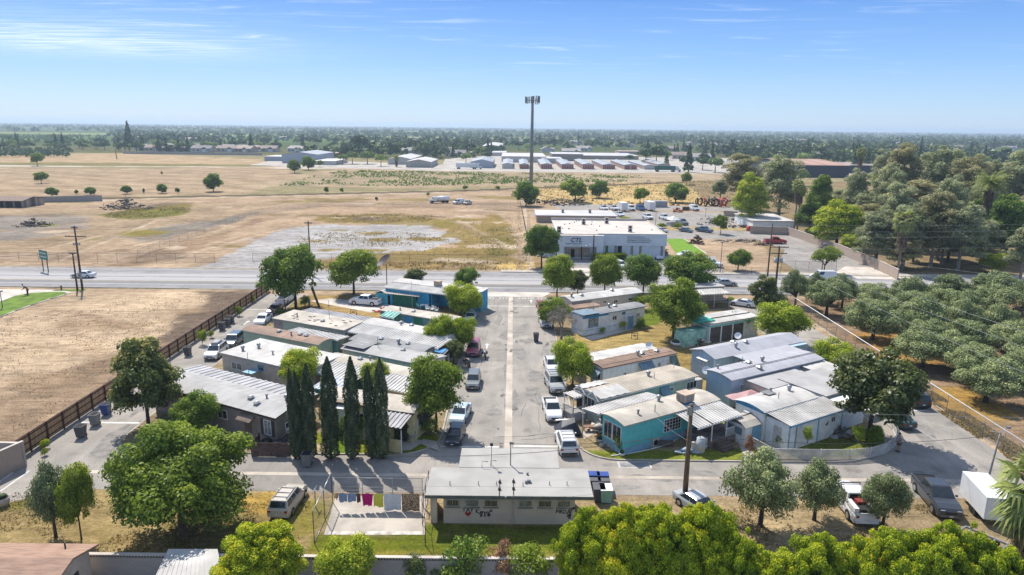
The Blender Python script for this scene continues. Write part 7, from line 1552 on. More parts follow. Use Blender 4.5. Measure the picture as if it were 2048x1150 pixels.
# bins
def bin_(px, py, col, label, z=.02, rz=0, s=1.0, lidc=None):
    x, y = G(px, py, z); t = T('wheelie_bin', label, 'bin', (x, y, z), R_(rz)); t.scale = (s, s, s); b = MB(); b.frus((-.26, .26, -.3, .3), (-.34, .34, -.4, .4), .08, 1.02); b.build('bin_body', col, t); b = MB(); b.box(-.37, .37, -.43, .43, 1.02, 1.07); b.build('lid', lidc or col, t)
    MB().box(-.32, .32, -.39, .39, 1.072, 1.076).build('lid_recess', DARK, t)
    for sx_ in (-1, 1): MB().tube([(sx_*.24-.04, .28, .12), (sx_*.24+.04, .28, .12)], .12, 8, smooth=False).build('wheel', RUBBER, t)
CG = mat('bin_charcoal', (.085, .085, .095), .6, .1); CB = mat('bin_blue', (.02, .06, .28), .5, .1); CGR = mat('bin_grey', (.20, .21, .22), .6, .1)
bin_(213, 829, CB, 'blue wheeled bin against the slatted fence', s=1.15); bin_(191, 850, CGR, 'light grey bin between the blue and charcoal bins', s=1.15); bin_(163, 874, CG, 'charcoal bin nearest the clipped shrub', s=1.15); bin_(376, 711, CG, 'lone charcoal bin halfway along the fence', s=1.15)
bin_(444, 660, CG, 'nearest of three dark bins by the tall oval shrub', s=1.15); bin_(455, 652, CG, 'middle of three dark bins by the tall oval shrub', s=1.1); bin_(463, 646, CG, 'farthest of three dark bins by the tall oval shrub', s=1.1)
bin_(615, 932, CGR, 'grey bin standing on the cross street before the cypress clump', s=1.2); bin_(1072, 683, CG, 'charcoal bin alone on the street near the bare tree', s=1.15)
for px, py, c, lb in ((1188, 981, CB, 'blue-lidded skip bin beside the washhouse roof'), (1206, 982, CB, 'second blue-lidded skip bin beside the washhouse')):
    x, y = G(px, py); t = T('skip_bin', lb, 'dumpster', (x, y, .02)); MB().frus((-.42, .42, -.5, .5), (-.5, .5, -.6, .6), .1, 1.2).build('bin_body', CG, t); MB().box(-.5, .5, .1, .9, 1.25, 1.32).build('open_lid', CB, t)
for px, py, lb in ((1211, 1002, 'pale green skip bin half hidden by foliage'), (1197, 1000, 'dark skip bin between washhouse and pale green one')):
    x, y = G(px, py); t = T('skip_bin', lb, 'dumpster', (x, y, .02)); MB().frus((-.4, .4, -.5, .5), (-.5, .5, -.62, .62), .1, 1.2).build('bin_body', mat('bin_mint', (.28, .5, .4), .6, .1) if px == 1211 else CG, t); MB().box(-.5, .5, -.62, .62, 1.21, 1.27).build('lid', WHITE if px == 1211 else CG, t)
# dish, chairs, planters, grills
t = T('satellite_dish', 'huge dark mesh satellite dish on a post behind the blue home', 'satellite dish', (*G(774, 577, BZ), BZ)); h = 4.6; MB().tube([(0, 0, 0), (0, 0, h)], .09, 6).build('post', GREYM, t); b = MB(); n = 16; vs = []; nrm = V((-.55, -.1, .75)).normalized(); u = nrm.cross(V((0, 1, 0))).normalized(); w_ = nrm.cross(u); c0 = V((-.3, 0, h+.5))
nrm = V((.62, -.05, -.35)).normalized(); nrm = V((-.55, -.35, .72)).normalized(); u = nrm.cross(V((0, 1, 0))).normalized(); w_ = nrm.cross(u)
vs = [c0-nrm*.0]
for rg, dd in ((.55, .05), (1.1, .2), (1.6, .42)):
    for k in range(n): a = 2*math.pi*k/n; vs.append(c0+(u*math.cos(a)+w_*math.sin(a))*rg+nrm*dd)
fs = [(0, 1+k, 1+(k+1) % n) for k in range(n)]
for r_ in range(2): fs += [(1+r_*n+k, 1+(r_+1)*n+k, 1+(r_+1)*n+(k+1) % n, 1+r_*n+(k+1) % n) for k in range(n)]
b.add(vs, fs); b.build('dish', mat('dish_mesh', (.07, .05, .055), .6, .15), t); MB().bar(c0, c0+nrm*1.2, .03).build('feed_arm', GREYM, t)
def dish(px, py, z, label, s=.45):
    x, y = G(px, py, z); t = T('satellite_dish', label, 'satellite dish', (x, y, z)); b = MB(); n = 12; nr = V((-.3, -.7, .5)).normalized(); u = nr.cross(V((0, 0, 1))).normalized(); w_ = nr.cross(u); c0 = V((0, 0, .7)); vs = [c0]+[c0+(u*math.cos(2*math.pi*k/n)+w_*math.sin(2*math.pi*k/n))*s+nr*.1 for k in range(n)]; b.add(vs, [(0, 1+k, 1+(k+1) % n) for k in range(n)]); b.build('dish', WHITE, t); MB().bar((0, 0, 0), c0, .03).build('post', GREYM, t)
dish(1475, 682, 3.3, 'white dish on the longest blue-grey home roof'); dish(1412, 752, 2.0, 'white dish on a post between the tan ribbed and pale blue homes', .5); dish(1298, 702, 3.2, 'small dish on the brown roofed trailer')
def chair(px, py, rz, label, col=WHITE, group='plastic garden chairs', z=BZ, s=1.0):
    x, y = G(px, py, z); t = T('garden_chair', label, 'chair', (x, y, z), R_(rz), group); t.scale = (s, s, s); MB().box(-.24, .24, -.22, .24, .42, .46).build('seat', col, t); b = MB(); b.add([(-.24, .22, .45), (.24, .22, .45), (.2, .34, .9), (-.2, .34, .9), (-.24, .26, .45), (.24, .26, .45), (.2, .37, .9), (-.2, .37, .9)], [(0, 1, 2, 3), (4, 7, 6, 5), (0, 3, 7, 4), (1, 5, 6, 2), (3, 2, 6, 7)]); b.build('backrest', col, t)
    for sx_, sy_ in ((-.21, -.2), (.21, -.2), (-.21, .22), (.21, .22)): MB().bar((sx_*1.15, sy_*1.15, 0), (sx_, sy_, .42), .022).build('leg', col, t)
    for sx_ in (-1, 1): MB().box(sx_*.26-.025, sx_*.26+.025, -.2, .26, .64, .67).build('armrest', col, t)
for px, py, rz, lb in ((855, 623, 20, 'left white chair on the blue home patio'), (864, 624, -20, 'second white chair on the blue home patio'), (873, 626, 40, 'rightmost white chair on the blue home patio'), (1171, 832, 30, 'white chair by the porch steps of the twin gabled home'), (1181, 836, -30, 'second white chair at the turquoise home corner'), (1546, 885, 0, 'pale chair behind the lattice by the screen door')): chair(px, py, rz, lb, s=1.15)
chair(822, 884, -50, 'grey chair on the path by the small dark conifers', mat('grey_plastic', (.35, .38, .4), .6), s=1.2); chair(838, 618, 60, 'aqua chair on the blue home patio', mat('aqua', (.2, .6, .5), .6), s=1.15)
def tbl(px, py, label, w=1.2, d=.8, h=.72, m=None, name='garden_table', z=BZ):
    x, y = G(px, py, z); t = T(name, label, 'table', (x, y, z)); MB().box(-w/2, w/2, -d/2, d/2, h, h+.05).build('tabletop', m or WHITE, t)
    for sx_ in (-1, 1):
        for sy_ in (-1, 1): MB().bar((sx_*(w/2-.08), sy_*(d/2-.08), 0), (sx_*(w/2-.08), sy_*(d/2-.08), h), .03).build('leg', m or WHITE, t)
tbl(848, 618, 'low pale table on the blue home patio'); tbl(868, 617, 'blue tool table on the blue home patio', 1.8, .8, .8, M['blue']); tbl(1180, 862, 'wooden garden bench table beside the turquoise home', 1.4, .6, .5, mat('red_wood', (.28, .15, .1), .8)); tbl(1330, 893, 'dark padded bench under the turquoise home window', 1.6, .6, .5, mat('brown_seat', (.13, .09, .08), .8), name='garden_bench')
for px, py, lb in ((707, 629, 'iron fire pit grate on the west lawn'), (1269, 677, 'iron horseshoe frame on the dry east lawn')):
    x, y = G(px, py, BZ); t = T('iron_grill', lb, 'grill', (x, y, BZ)); b = MB()
    for sx_ in (-1, 1): b.bar((sx_*.45, 0, 0), (sx_*.45, 0, .8), .04); b.bar((sx_*.45, -.5, .05), (sx_*.45, .5, .05), .04)
    b.bar((-.45, 0, .8), (.45, 0, .8), .04); b.bar((-.45, 0, .4), (.45, 0, .4), .03); b.build('frame', BLK, t); MB().box(-.2, .2, -.15, .15, .35, .5).build('grate', RUST, t)
def planter(px, py, label, r=.45, h=.4, m=CONCW, z=BZ):
    x, y = G(px, py, z); t = T('planter', label, 'planter', (x, y, z)); MB().tube([(0, 0, 0), (0, 0, h*.5), (0, 0, h)], [r*.7, r*.95, r], 14).build('bowl', m, t); MB().tube([(0, 0, h), (0, 0, h+.02)], r*.85, 12).build('soil', mat('soil', (.07, .05, .035), .95), t); MB().blob((0, 0, h+.12), (r*.6, r*.6, .15), 8, 5, .4, 0, 3).build('plant', LM['deep'] if False else mat('succulent', (.06, .10, .03), .9), t)
planter(1200, 884, 'round pale planter bowl on the corner lawn of the turquoise home'); planter(1244, 911, 'white pot at the foot of the corner shrub', .3, .3, WHITE); planter(1353, 690, 'white basin near the light green tree trunk', .9, .5, WHITE); planter(6, 1012, 'round concrete pole base on the dry grass at left edge', .55, .75, CONC, 0)
MB_ = T('stone_cluster', 'cluster of pale flower pots and stones by the turquoise bay window', 'pots', (*G(1219, 893, BZ), BZ)); b = MB(); rnd = random.Random(5)
for i in range(9): b.blob((rnd.uniform(-.8, .8), rnd.uniform(-.4, .4), .15), rnd.uniform(.12, .28), 7, 5, .2, 0, i)
b.build('stones', mat('pale_stone', (.5, .45, .42), .9, .2, 4), MB_)
for px, py, lb in ((1293, 893, 'white meter pedestal against the turquoise home'), (1469, 878, 'white meter pedestal by the concrete path'), (1196, 652, 'white pedestal before the white and blue trailer')):
    x, y = G(px, py, BZ); t = T('meter_pedestal', lb, 'pedestal', (x, y, BZ)); MB().box(-.14, .14, -.1, .1, 0, 1.5).build('case', WHITE, t); MB().box(-.18, .18, -.14, .14, 1.5, 1.58).build('cap', WHITE, t)
t = T('condenser_unit', 'grey condenser unit beside the turquoise home wall', 'air conditioner', (*G(1308, 891, BZ), BZ), R_(32)); MB().box(-.4, .4, -.25, .25, 0, .85).build('case', CONCW, t); MB().tube([(0, -.26, .42), (0, -.255, .42)], .3, 14, smooth=False).build('fan', DARK, t)
t = T('garden_kerb', 'white painted garden edging strip curving below the turquoise home', 'edging', (0, 0, BZ)); b = MB(); q = [G(x, y, BZ) for x, y in ((1222, 913), (1260, 908), (1300, 900), (1340, 888), (1370, 868))]
for p_, q_ in zip(q, q[1:]): b.bar((p_[0], p_[1], .06), (q_[0], q_[1], .06), .06, 0, 4)
b.build('edging', WHITE, t)
t = T('utility_cover', 'rectangular pale-framed iron cover in the cross street', 'cover', (*G(1269, 930), .012)); MB().box(-1.5, 1.5, -.6, .6, 0, .012).build('frame', CONCW, t); MB().box(-1.35, 1.35, -.48, .48, .012, .02).build('lid', GREYM, t)
t = T('fire_hydrant', 'small hydrant on the strip of grass by the left forecourt', 'hydrant', (*G(123, 580), .05)); MB().tube([(0, 0, 0), (0, 0, .7), (0, 0, .85)], [.14, .13, .05], 8).build('barrel', mat('hydrant_brown', (.2, .14, .08), .7), t); MB().bar((-.25, 0, .55), (.25, 0, .55), .07).build('outlets', mat('hydrant_brown', (.2, .14, .08), .7), t)
t = T('road_sign', 'green rectangular road sign on two timber posts by the highway', 'sign', (*G(92, 543), 0), R_(-32)); 
for sx_ in (-1.0, 1.0): MB().box(sx_-.07, sx_+.07, -.07, .07, 0, 3.6).build('post', RUST, t)
bd = MB().box(-1.7, 1.7, -.1, -.07, 2.5, 4.4).build('sign_board', mat('sign_green', (.005, .17, .11), .5, .05), t); b = MB(); rnd = random.Random(3)
for r_ in range(2):
    x = -1.45
    while x < 1.2: w_ = rnd.uniform(.14, .24); b.box(x, x+w_*.75, -.105, -.101, 3.65-r_*.75, 3.98-r_*.75); x += w_+.06
b.build('sign_lettering', WHITE, t)
t = T('shade_canopy', 'white pointed canopy tent on the dry verge', 'canopy', (*G(1346, 452), 0), R_(20)); b = MB(); b.frus((-1.7, 1.7, -1.7, 1.7), (-.05, .05, -.05, .05), 2.1, 3.2); b.build('canopy', WHITE, t)
for sx_ in (-1.6, 1.6):
    for sy_ in (-1.6, 1.6): MB().bar((sx_, sy_, 0), (sx_, sy_, 2.1), .04).build('leg', STEEL, t)
MB().box(-1.5, 1.5, -1.5, 1.5, 0, 1.1).build('table', mat('grey_cloth', (.4, .42, .45), .8), t)
# reels, machines, scrap
def reel(px, py, m, label, r=.9):
    x, y = G(px, py); t = T('hose_reel', label, 'hose coil', (x, y, 0), random.uniform(0, 3), 'coiled hoses at the back of the yard')
    b = MB(); n = 16
    for k in range(3):
        pts = [(r*(1-.12*k)*math.cos(2*math.pi*i/n), .12*(k-1), r+r*(1-.12*k)*math.sin(2*math.pi*i/n)) for i in range(n+1)]; b.tube(pts, .16, 5, cap=False)
    b.build('coil', m, t); b = MB(); b.bar((-r, 0, r), (r, 0, r), .08); b.bar((0, 0, 0), (0, 0, 2*r), .08); b.build('spokes', GREYM, t)
HB = mat('black_hose', (.03, .03, .035), .6); HR = mat('red_hose', (.50, .05, .02), .5, .1)
rnd = random.Random(12)
for i, (px, py, m, r) in enumerate(((1393, 409, HB, 1.3), (1400, 411, HB, 1.5), (1407, 407, HR, 1.3), (1411, 413, HB, 1.2), (1417, 409, HB, 1.6), (1423, 412, HB, 1.5), (1430, 413, HB, 1.6), (1428, 405, HB, 1.3), (1436, 409, HR, 1.4), (1440, 414, HR, 1.7), (1446, 411, HR, 1.6), (1451, 414, HR, 1.5))): reel(px, py, m, ('red' if m is HR else 'black')+' hose coil, '+['first', 'second', 'third', 'fourth', 'fifth', 'sixth', 'seventh', 'eighth', 'ninth', 'tenth', 'eleventh', 'last'][i]+' from the left in the heap', r)
def heap(px, py, w, d, h, label, mats_, n=40, seed=1, cat='scrap heap', name='scrap_heap', z=0):
    x, y = G(px, py, z); t = T(name, label, cat, (x, y, z)); rnd = random.Random(seed)
    for k, m in enumerate(mats_):
        b = MB()
        for i in range(n//len(mats_)):
            r_ = rnd.random(); a = rnd.random()*6.28; X, Y = w*r_*math.cos(a), d*r_*math.sin(a); Z = h*(1-r_)*rnd.random(); s_ = rnd.uniform(.25, .7)
            if rnd.random() < .5: b.blob((X, Y, Z), (s_, s_*.7, s_*.5), 6, 4, .3, 0, i)
            else: q = V((rnd.gauss(0, 1), rnd.gauss(0, 1), rnd.gauss(.3, .5))).normalized()*s_*1.6; b.bar((X, Y, Z), (X+q.x, Y+q.y, max(.05, Z+q.z)), .1, 0, 4)
        b.build('debris', m, t)
SCR = [mat('scrap_brown', (.19, .12, .08), .9, .3), mat('scrap_white', (.5, .48, .45), .8, .2), mat('scrap_grey', (.2, .19, .18), .8, .3)]
heap(1430, 449, 6, 5, 1.8, 'left part of the scrap and stone heap beyond the verge', SCR, 60, 1); heap(1452, 442, 9, 7, 2.2, 'pale rubble heap behind the young tree', SCR, 90, 2); heap(1492, 455, 8, 3, 1.2, 'brown scrap heap along the fence toward the wall', [SCR[0], SCR[2]], 60, 3)
heap(1394, 487, 2.2, 2.0, 2.6, 'tangled brown root heap beside the bright turf', [SCR[0]], 60, 4); heap(1482, 483, 9, 2.0, .7, 'low grey gravel mound on the dirt lot', [mat('mound_grey', (.27, .23, .19), .95, .2)], 60, 5, 'gravel mound', 'gravel_mound'); heap(1524, 490, 3, 1, .5, 'small dark dirt mound by the red pickup', [SCR[0]], 24, 6, 'dirt mound', 'dirt_mound')
heap(1115, 410, 12, 4, 2.4, 'dark jumble of machinery behind the warehouse', [mat('machine_dark', (.05, .05, .06), .6, .3), SCR[2], SCR[0]], 110, 7); heap(1085, 406, 8, 4, 2.6, 'stack of grey pipes and racks left of the machinery', [SCR[2], mat('machine_dark', (.05, .05, .06))], 70, 8); heap(1158, 402, 12, 2, 1.6, 'row of dark pipe bundles under the meadow tree', [mat('machine_dark', (.05, .05, .06))], 60, 9)
heap(1355, 424, 2.6, 2, 1.8, 'orange yard machine among the parked trucks', [mat('machine_orange', (.42, .10, .03), .6, .2)], 36, 10, 'machine', 'orange_machine'); heap(253, 417, 10, 6, 4.2, 'grey spoil mound with rubble on the green patch', [mat('spoil', (.17, .145, .12), .95, .2)], 200, 11, 'spoil mound', 'spoil_mound'); heap(66, 451, 6, 4, 2.2, 'dark spoil mound at the far left lot', [mat('spoil_dark', (.13, .11, .09), .95, .2)], 100, 12, 'spoil mound', 'spoil_mound')
heap(610, 630, 5.5, .9, .5, 'row of scattered stones and bricks behind the sage home', SCR, 50, 13, 'rubble', 'rubble_row', BZ); heap(1290, 410, 20, 1.5, 1.0, 'long low pile of rusty pipes behind the trucks', [SCR[0]], 60, 14); heap(1400, 690, 2.5, 1.5, .9, 'heap of logs and junk beside the white basin', SCR, 30, 15, 'junk', 'junk_heap', BZ); heap(775, 624, 2.2, 1.4, .9, 'bicycles and junk piled behind the white crew cab pickup', [SCR[2], M['blue'], HR], 30, 16, 'junk', 'junk_heap', BZ); heap(1203, 862, 1.5, 1.2, .9, 'clutter of tools and wheels beside the turquoise home', [SCR[2], SCR[1]], 30, 17, 'junk', 'junk_heap', BZ); heap(1390, 905, 1.8, .5, .4, 'row of pale blue water bags along the porch path', [mat('pale_bag', (.4, .48, .55), .6)], 16, 18, 'bags', 'water_bags', BZ)
heap(1680, 870, 3.0, 1.2, .9, 'flower pots and ornaments under the magnolia', SCR, 40, 19, 'pots', 'pot_cluster', BZ)
for px in (1368, 1375):
    x, y = G(px, 421); t = T('pallet_stack', 'brown pallet stack, %s of two beside the orange machine' % ('left' if px == 1368 else 'right'), 'pallets', (x, y, 0)); b = MB()
    for k in range(7): b.box(-.6, .6, -.5, .5, k*.22, k*.22+.12)
    b.build('pallets', SCR[0], t)
t = T('traffic_barrel', 'red plastic barrel by the yard wall', 'barrel', (*G(1497, 462), 0)); MB().tube([(0, 0, 0), (0, 0, 1.5)], [.7, .6], 12).build('barrel', HR, t)
# laundry
CL = dict(blue=mat('cloth_blue', (.22, .30, .48), .9, .06, 6), brown=mat('cloth_brown', (.14, .07, .05), .9), mag=mat('cloth_magenta', (.45, .0, .16), .9, .06, 6), yel=mat('cloth_yellow', (.62, .60, .08), .9, .06, 6), wh=mat('cloth_white', (.58, .62, .68), .9, .06, 6), leo=mat('cloth_leopard', (.50, .38, .24), .9, .3, 10, col2=(.06, .035, .03), fine=20))
y0 = G(760, 1030, 0)[1]+.55; zl = 0
lo = hgt(-11, y0, 987)
t = T('washing_line', 'washing line of thin wires over the concrete slab', 'washing line', (-15.5, y0, 0)); 
for k in range(3): MB().bar((.0, k*.5, lo), (8.6, k*.5, lo), .01).build('line', STEEL, t)
for x in (-.1, 8.6): MB().tube([(x, .5, 0), (x, .5, lo+.1)], .045, 6).build('post', STEEL, t); MB().bar((x, -.1, lo), (x, 1.1, lo), .035).build('crossbar', STEEL, t)
def cloth(p0, p1, bot, m, label, narrow=0, seed=1):
    def xw(px): return (px-1024)/FPX*depth(0, y0, lo)-.0
    # solve x on the line
    def sx(px):
        a, b_ = -25, 5
        for _ in range(40):
            c_ = (a+b_)/2
            if P(c_, y0, lo)[0] < px: a = c_
            else: b_ = c_
        return a
    xa, xb = sx(p0), sx(p1); zb = hgt((xa+xb)/2, y0, bot); nx, nz = 14, 8; b = MB(); rnd = random.Random(seed); ph = rnd.random()*6
    vs = []
    for j in range(nz+1):
        for i in range(nx+1):
            u = i/nx; v = j/nz; x = xa+(xb-xa)*(u*(1-2*narrow*v)+narrow*v); vs.append((x-xa, .07*v*math.sin(u*9+ph+v)+.04*v*math.sin(u*21+ph), zb+(lo-zb)*(1-v)-.04*math.sin(u*math.pi*3)*(1-v)-.06*v*math.sin(u*2.5+ph)))
    b.add(vs, [(j*(nx+1)+i, j*(nx+1)+i+1, (j+1)*(nx+1)+i+1, (j+1)*(nx+1)+i) for j in range(nz) for i in range(nx)], 0, True)
    o = b.build('hanging_cloth', m, None, (xa, y0, 0)); tag(o, label, 'cloth', 'laundry on the washing line')
cloth(677, 694, 1003, CL['blue'], 'pale blue towel at the left end of the line'); cloth(694.6, 712, 1003, CL['blue'], 'second pale blue towel beside the brown cloth', seed=3); cloth(712.5, 721, 1004, CL['brown'], 'narrow brown cloth between blue and magenta'); cloth(723, 746, 1012, CL['mag'], 'magenta skirt-shaped cloth beside the yellow towel', .14, 5); cloth(747, 766, 1014, CL['yel'], 'yellow towel next to the magenta cloth', 0, 6); cloth(767, 802, 1020, CL['wh'], 'large white sheet between yellow and leopard cloths', 0, 8); cloth(803, 839, 1023, CL['leo'], 'leopard patterned blanket nearest the washhouse', 0, 9); cloth(670, 676.5, 996, mat('cloth_peach', (.6, .4, .28), .9), 'small peach rag at the left end of the line')
# ---------------------------------------------------------------- people
SKIN = mat('skin', (.42, .24, .16), .6, .05)
def skinned(name, pts, edges, rad, m, parent, root=0, lv=1):
    me = bpy.data.meshes.new(name); me.from_pydata(pts, edges, []); me.materials.append(m); o = put(name, me, parent)
    sk = o.modifiers.new('skin', 'SKIN'); sk.use_smooth_shade = True
    for i, r in enumerate(rad): me.skin_vertices[0].data[i].radius = (r, r) if not isinstance(r, tuple) else r; me.skin_vertices[0].data[i].use_root = (i == root)
    ss_ = o.modifiers.new('sub', 'SUBSURF'); ss_.levels = ss_.render_levels = lv; return o
def person(px, py, rz, label, shirt, legs, bare=False, pose='stand', z=.02, hair=(.03, .02, .015), s=1.0):
    x, y = G(px, py, z); t = T('person', label, 'person', (x, y, z), R_(rz)); t.scale = (s, s, s)
    f = .0; st = .18 if pose == 'walk' else .0; ln = .35 if pose == 'bend' else 0.05
    hip = (0, 0, .92); ch = (ln, 0, 1.28); nk = (ln*1.4, 0, 1.47); hd = (ln*1.7+.03, 0, 1.62)
    pts = [hip, (0, 0, 1.08), ch, nk, hd, (ln*1.7+.02, 0, 1.74)]; rad = [.14, .125, .15, .055, .095, .07]; ed = [(0, 1), (1, 2), (2, 3), (3, 4), (4, 5)]
    def add(chain, rr, par):
        i0 = len(pts)
        for k, (p, r) in enumerate(zip(chain, rr)): pts.append(p); rad.append(r); ed.append((par if k == 0 else i0+k-1, i0+k))
    for sy, sg in ((.1, 1), (-.1, -1)):
        add([(0, sy, .86), (st*sg*.5+.03, sy, .48), (st*sg-.02, sy, .08), (st*sg+.12, sy, .04)], [.10, .065, .042, .035], 0)
        ax = ln+(.1 if pose != 'stand' else .03)*sg; add([(ln, sy*1.9, 1.38), (ln+.02, sy*2.4, 1.12), (ln+.14+(.15 if pose == 'bend' else 0), sy*2.3, .90), (ln+.18+(.2 if pose == 'bend' else 0), sy*2.2, .80)], [.055, .045, .034, .028], 2)
    body = skinned('body', pts, ed, rad, SKIN, t, 0, 2)
    skinned('shirt', [(0, 0, .94), (0, 0, 1.08), ch, (ln*1.3, 0, 1.41), (ln, .19, 1.38), (ln+.01, .235, 1.2), (ln, -.19, 1.38), (ln+.01, -.235, 1.2)], [(0, 1), (1, 2), (2, 3), (2, 4), (4, 5), (2, 6), (6, 7)], [.155, .145, .17, .07, .075, .06, .075, .06], shirt, t)
    zk = .55 if bare else .12; k = st*.5 if bare else st
    skinned('trousers', [(0, 0, .95), (0, .1, .84), (k+.03, .1, zk), (0, -.1, .84), (-k+.03, -.1, zk)], [(0, 1), (1, 2), (0, 3), (3, 4)], [.15, .115, .075, .115, .075], legs, t)
    MB().blob((ln*1.7-.01, 0, 1.70), (.105, .1, .1), 10, 6, .03).build('hair', mat('hair', hair, .8), t)
    b = MB()
    for sy in (-.1, .1): b.box((st*(1 if sy > 0 else -1))-.08, (st*(1 if sy > 0 else -1))+.19, sy-.05, sy+.05, 0, .08)
    b.build('shoes', BLK, t); return t
person(1796, 903, 200, 'person in pale shirt and dark shorts leaning at the lattice corner', mat('shirt_lilac', (.5, .42, .46), .9), BLK, True, s=1.1)
person(571, 622, 200, 'person in blue standing between the maroon sedan and white pickup', mat('shirt_blue', (.02, .08, .3), .9), mat('jeans', (.05, .08, .16), .9), s=1.1)
person(56, 590, 190, 'person in dark clothes bending over on the left forecourt edge', mat('shirt_mauve', (.22, .13, .14), .9), mat('dark_trousers', (.05, .04, .05), .9), pose='bend', s=1.15)
o = T('lawn_tool', 'dark hand tool held by the bending figure on the forecourt', 'tool', (*G(52, 590), .05)); MB().bar((0, 0, 0), (.7, 0, 1.0), .025).build('handle', BLK, o); MB().box(-.2, .15, -.1, .1, 0, .12).build('head', BLK, o)
# ---------------------------------------------------------------- laboratory and the industrial belt
LABW = mat('lab_wall', (.60, .66, .70), .8, .05, .6); LABR = mat('lab_roof', (.52, .47, .42), .85, .07, .3)
LY = 161.5
def xat(px, z, Y):
    a, b_ = -600, 900
    for _ in range(50):
        m_ = (a+b_)/2
        if P(m_, Y, z)[0] < px: a = m_
        else: b_ = m_
    return a
xl, xm, xr = xat(1116, 2, LY), xat(1206, 2, LY-1.0), xat(1330, 2, LY); ht = hgt(xr, LY, 469); hb = hgt(xl, LY-1, 470)
lb = T('laboratory', 'long white flat roofed laboratory building with CTL lettering', 'building', (xl, LY, 0)); W1, W2 = xm-xl, xr-xl; Yb = hb
depthL = G(1298, 441, ht)[1]-LY
MB().box(0, W2, 0, depthL, 0, ht-.25).build('wall', LABW, lb); MB().box(-.3, W1, -1.6, .0, hb-2.6, hb-.1).build('parapet_sign_band', LABW, lb)
b = MB(); b.box(-.3, W2+.1, -.05, depthL, ht-.25, ht-.1); rf = b.build('roof', LABR, lb); MB().box(-.35, W1+.1, -1.7, .0, hb-.1, hb).build('parapet_cap', LABR, lb)
b = MB(); b.box(W1-1.2, W2+.25, -.2, -.0, 3.15, ht+.0); b.build('fascia_band', LABW, lb); b = MB(); b.box(-.4, W2+.2, depthL-.3, depthL, ht-.1, ht+.5); b.box(W2-.05, W2+.25, 0, depthL, ht-.1, ht+.08); b.box(W1-1.3, W2+.3, -.28, .0, ht, ht+.1); b.build('coping', LABR, lb)
MB().box(-4.5, -.3, 2, depthL*.5, 0, 3.0).build('side_wing', LABW, lb); MB().box(-4.6, -.3, 1.9, depthL*.5+.1, 3.0, 3.15).build('side_wing_roof', LABR, lb)
f = window(lb, 'F', W2, 9, 1.6, .3, 5.9, 2.3, fr=WHITE, gl=mat('tan_glass', (.45, .37, .28), .2, .2, 1), bars=9); MB().box(3.0, 3.9, -.08, -.03, .3, 2.2).build('door', DARK, lb); MB().box(5.3, 5.55, -1.5, -1.3, 0, hb-2.6).build('column', DARK, lb); MB().box(W1-1.6, W1-.1, -1.55, -.05, 0, hb-2.6).build('pier', LABW, lb); MB().box(-.2, 1.3, -1.55, -.05, 0, hb-2.6).build('pier', LABW, lb)
for u, w_, g_ in ((W1+.7, .6, mat('green_tint', (.12, .2, .1), .3)), (W1+2.8, .5, M['wtan']), (W1+6.6, .5, M['wtan']), (W1+8.6, .5, M['wtan']), (W2-1.0, .5, M['wtan'])): window(lb, 'F', W2, 9, u, .4, w_, 2.7, fr=DARK, gl=g_, bars=(0, 1))
MB().box(W1+3.5, W1+4.5, -.06, 0, .1, 3.1).build('doorway', DARK, lb)
NAVY = mat('navy_letters', (.02, .04, .10), .6); GRL = mat('grey_letters', (.12, .15, .18), .6)
text('CTL', 1.4, NAVY, lb, (2.7, -1.63, hb-1.5), shear=.3, ext=.02); text('Consolidated Testing Laboratories', .33, NAVY, lb, (1.6, -1.62, hb-2.0), sx=.78)
for i, s_ in enumerate(('GEOTECHNICAL ENGINEERING', 'CONSTRUCTION MATERIALS TESTING', 'ENVIRONMENTAL SOILS INVESTIGATIONS', 'WATER WELL DRILLING PUMP SERVICES')): text(s_, .36, GRL, lb, (W1+5.6, -.22, ht-.75-i*.42), sx=.8)
for px, py in ((1118, 466), (1167, 449), (1213, 447), (1260, 464)):
    x, y = G(px, py, ht-.1); b = MB(); x -= xl; y -= LY; b.box(x-.5, x+.5, y-.18, y+.18, ht-.05, ht+1.5); a = b.build('heat_pump', CONCW, lb)
    for k in (0, 1): MB().tube([(x, y-.19, ht+.38+k*.68), (x, y-.2, ht+.38+k*.68)], .28, 12, smooth=False).build('fan', DARK, a)
b = MB(); rnd = random.Random(8)
for i in range(14): x, y = rnd.uniform(1, W2-2), rnd.uniform(3, depthL-2); b.box(x, x+.25, y, y+.25, ht-.1, ht+.15)
b.build('roof_vents', GREYM, lb)
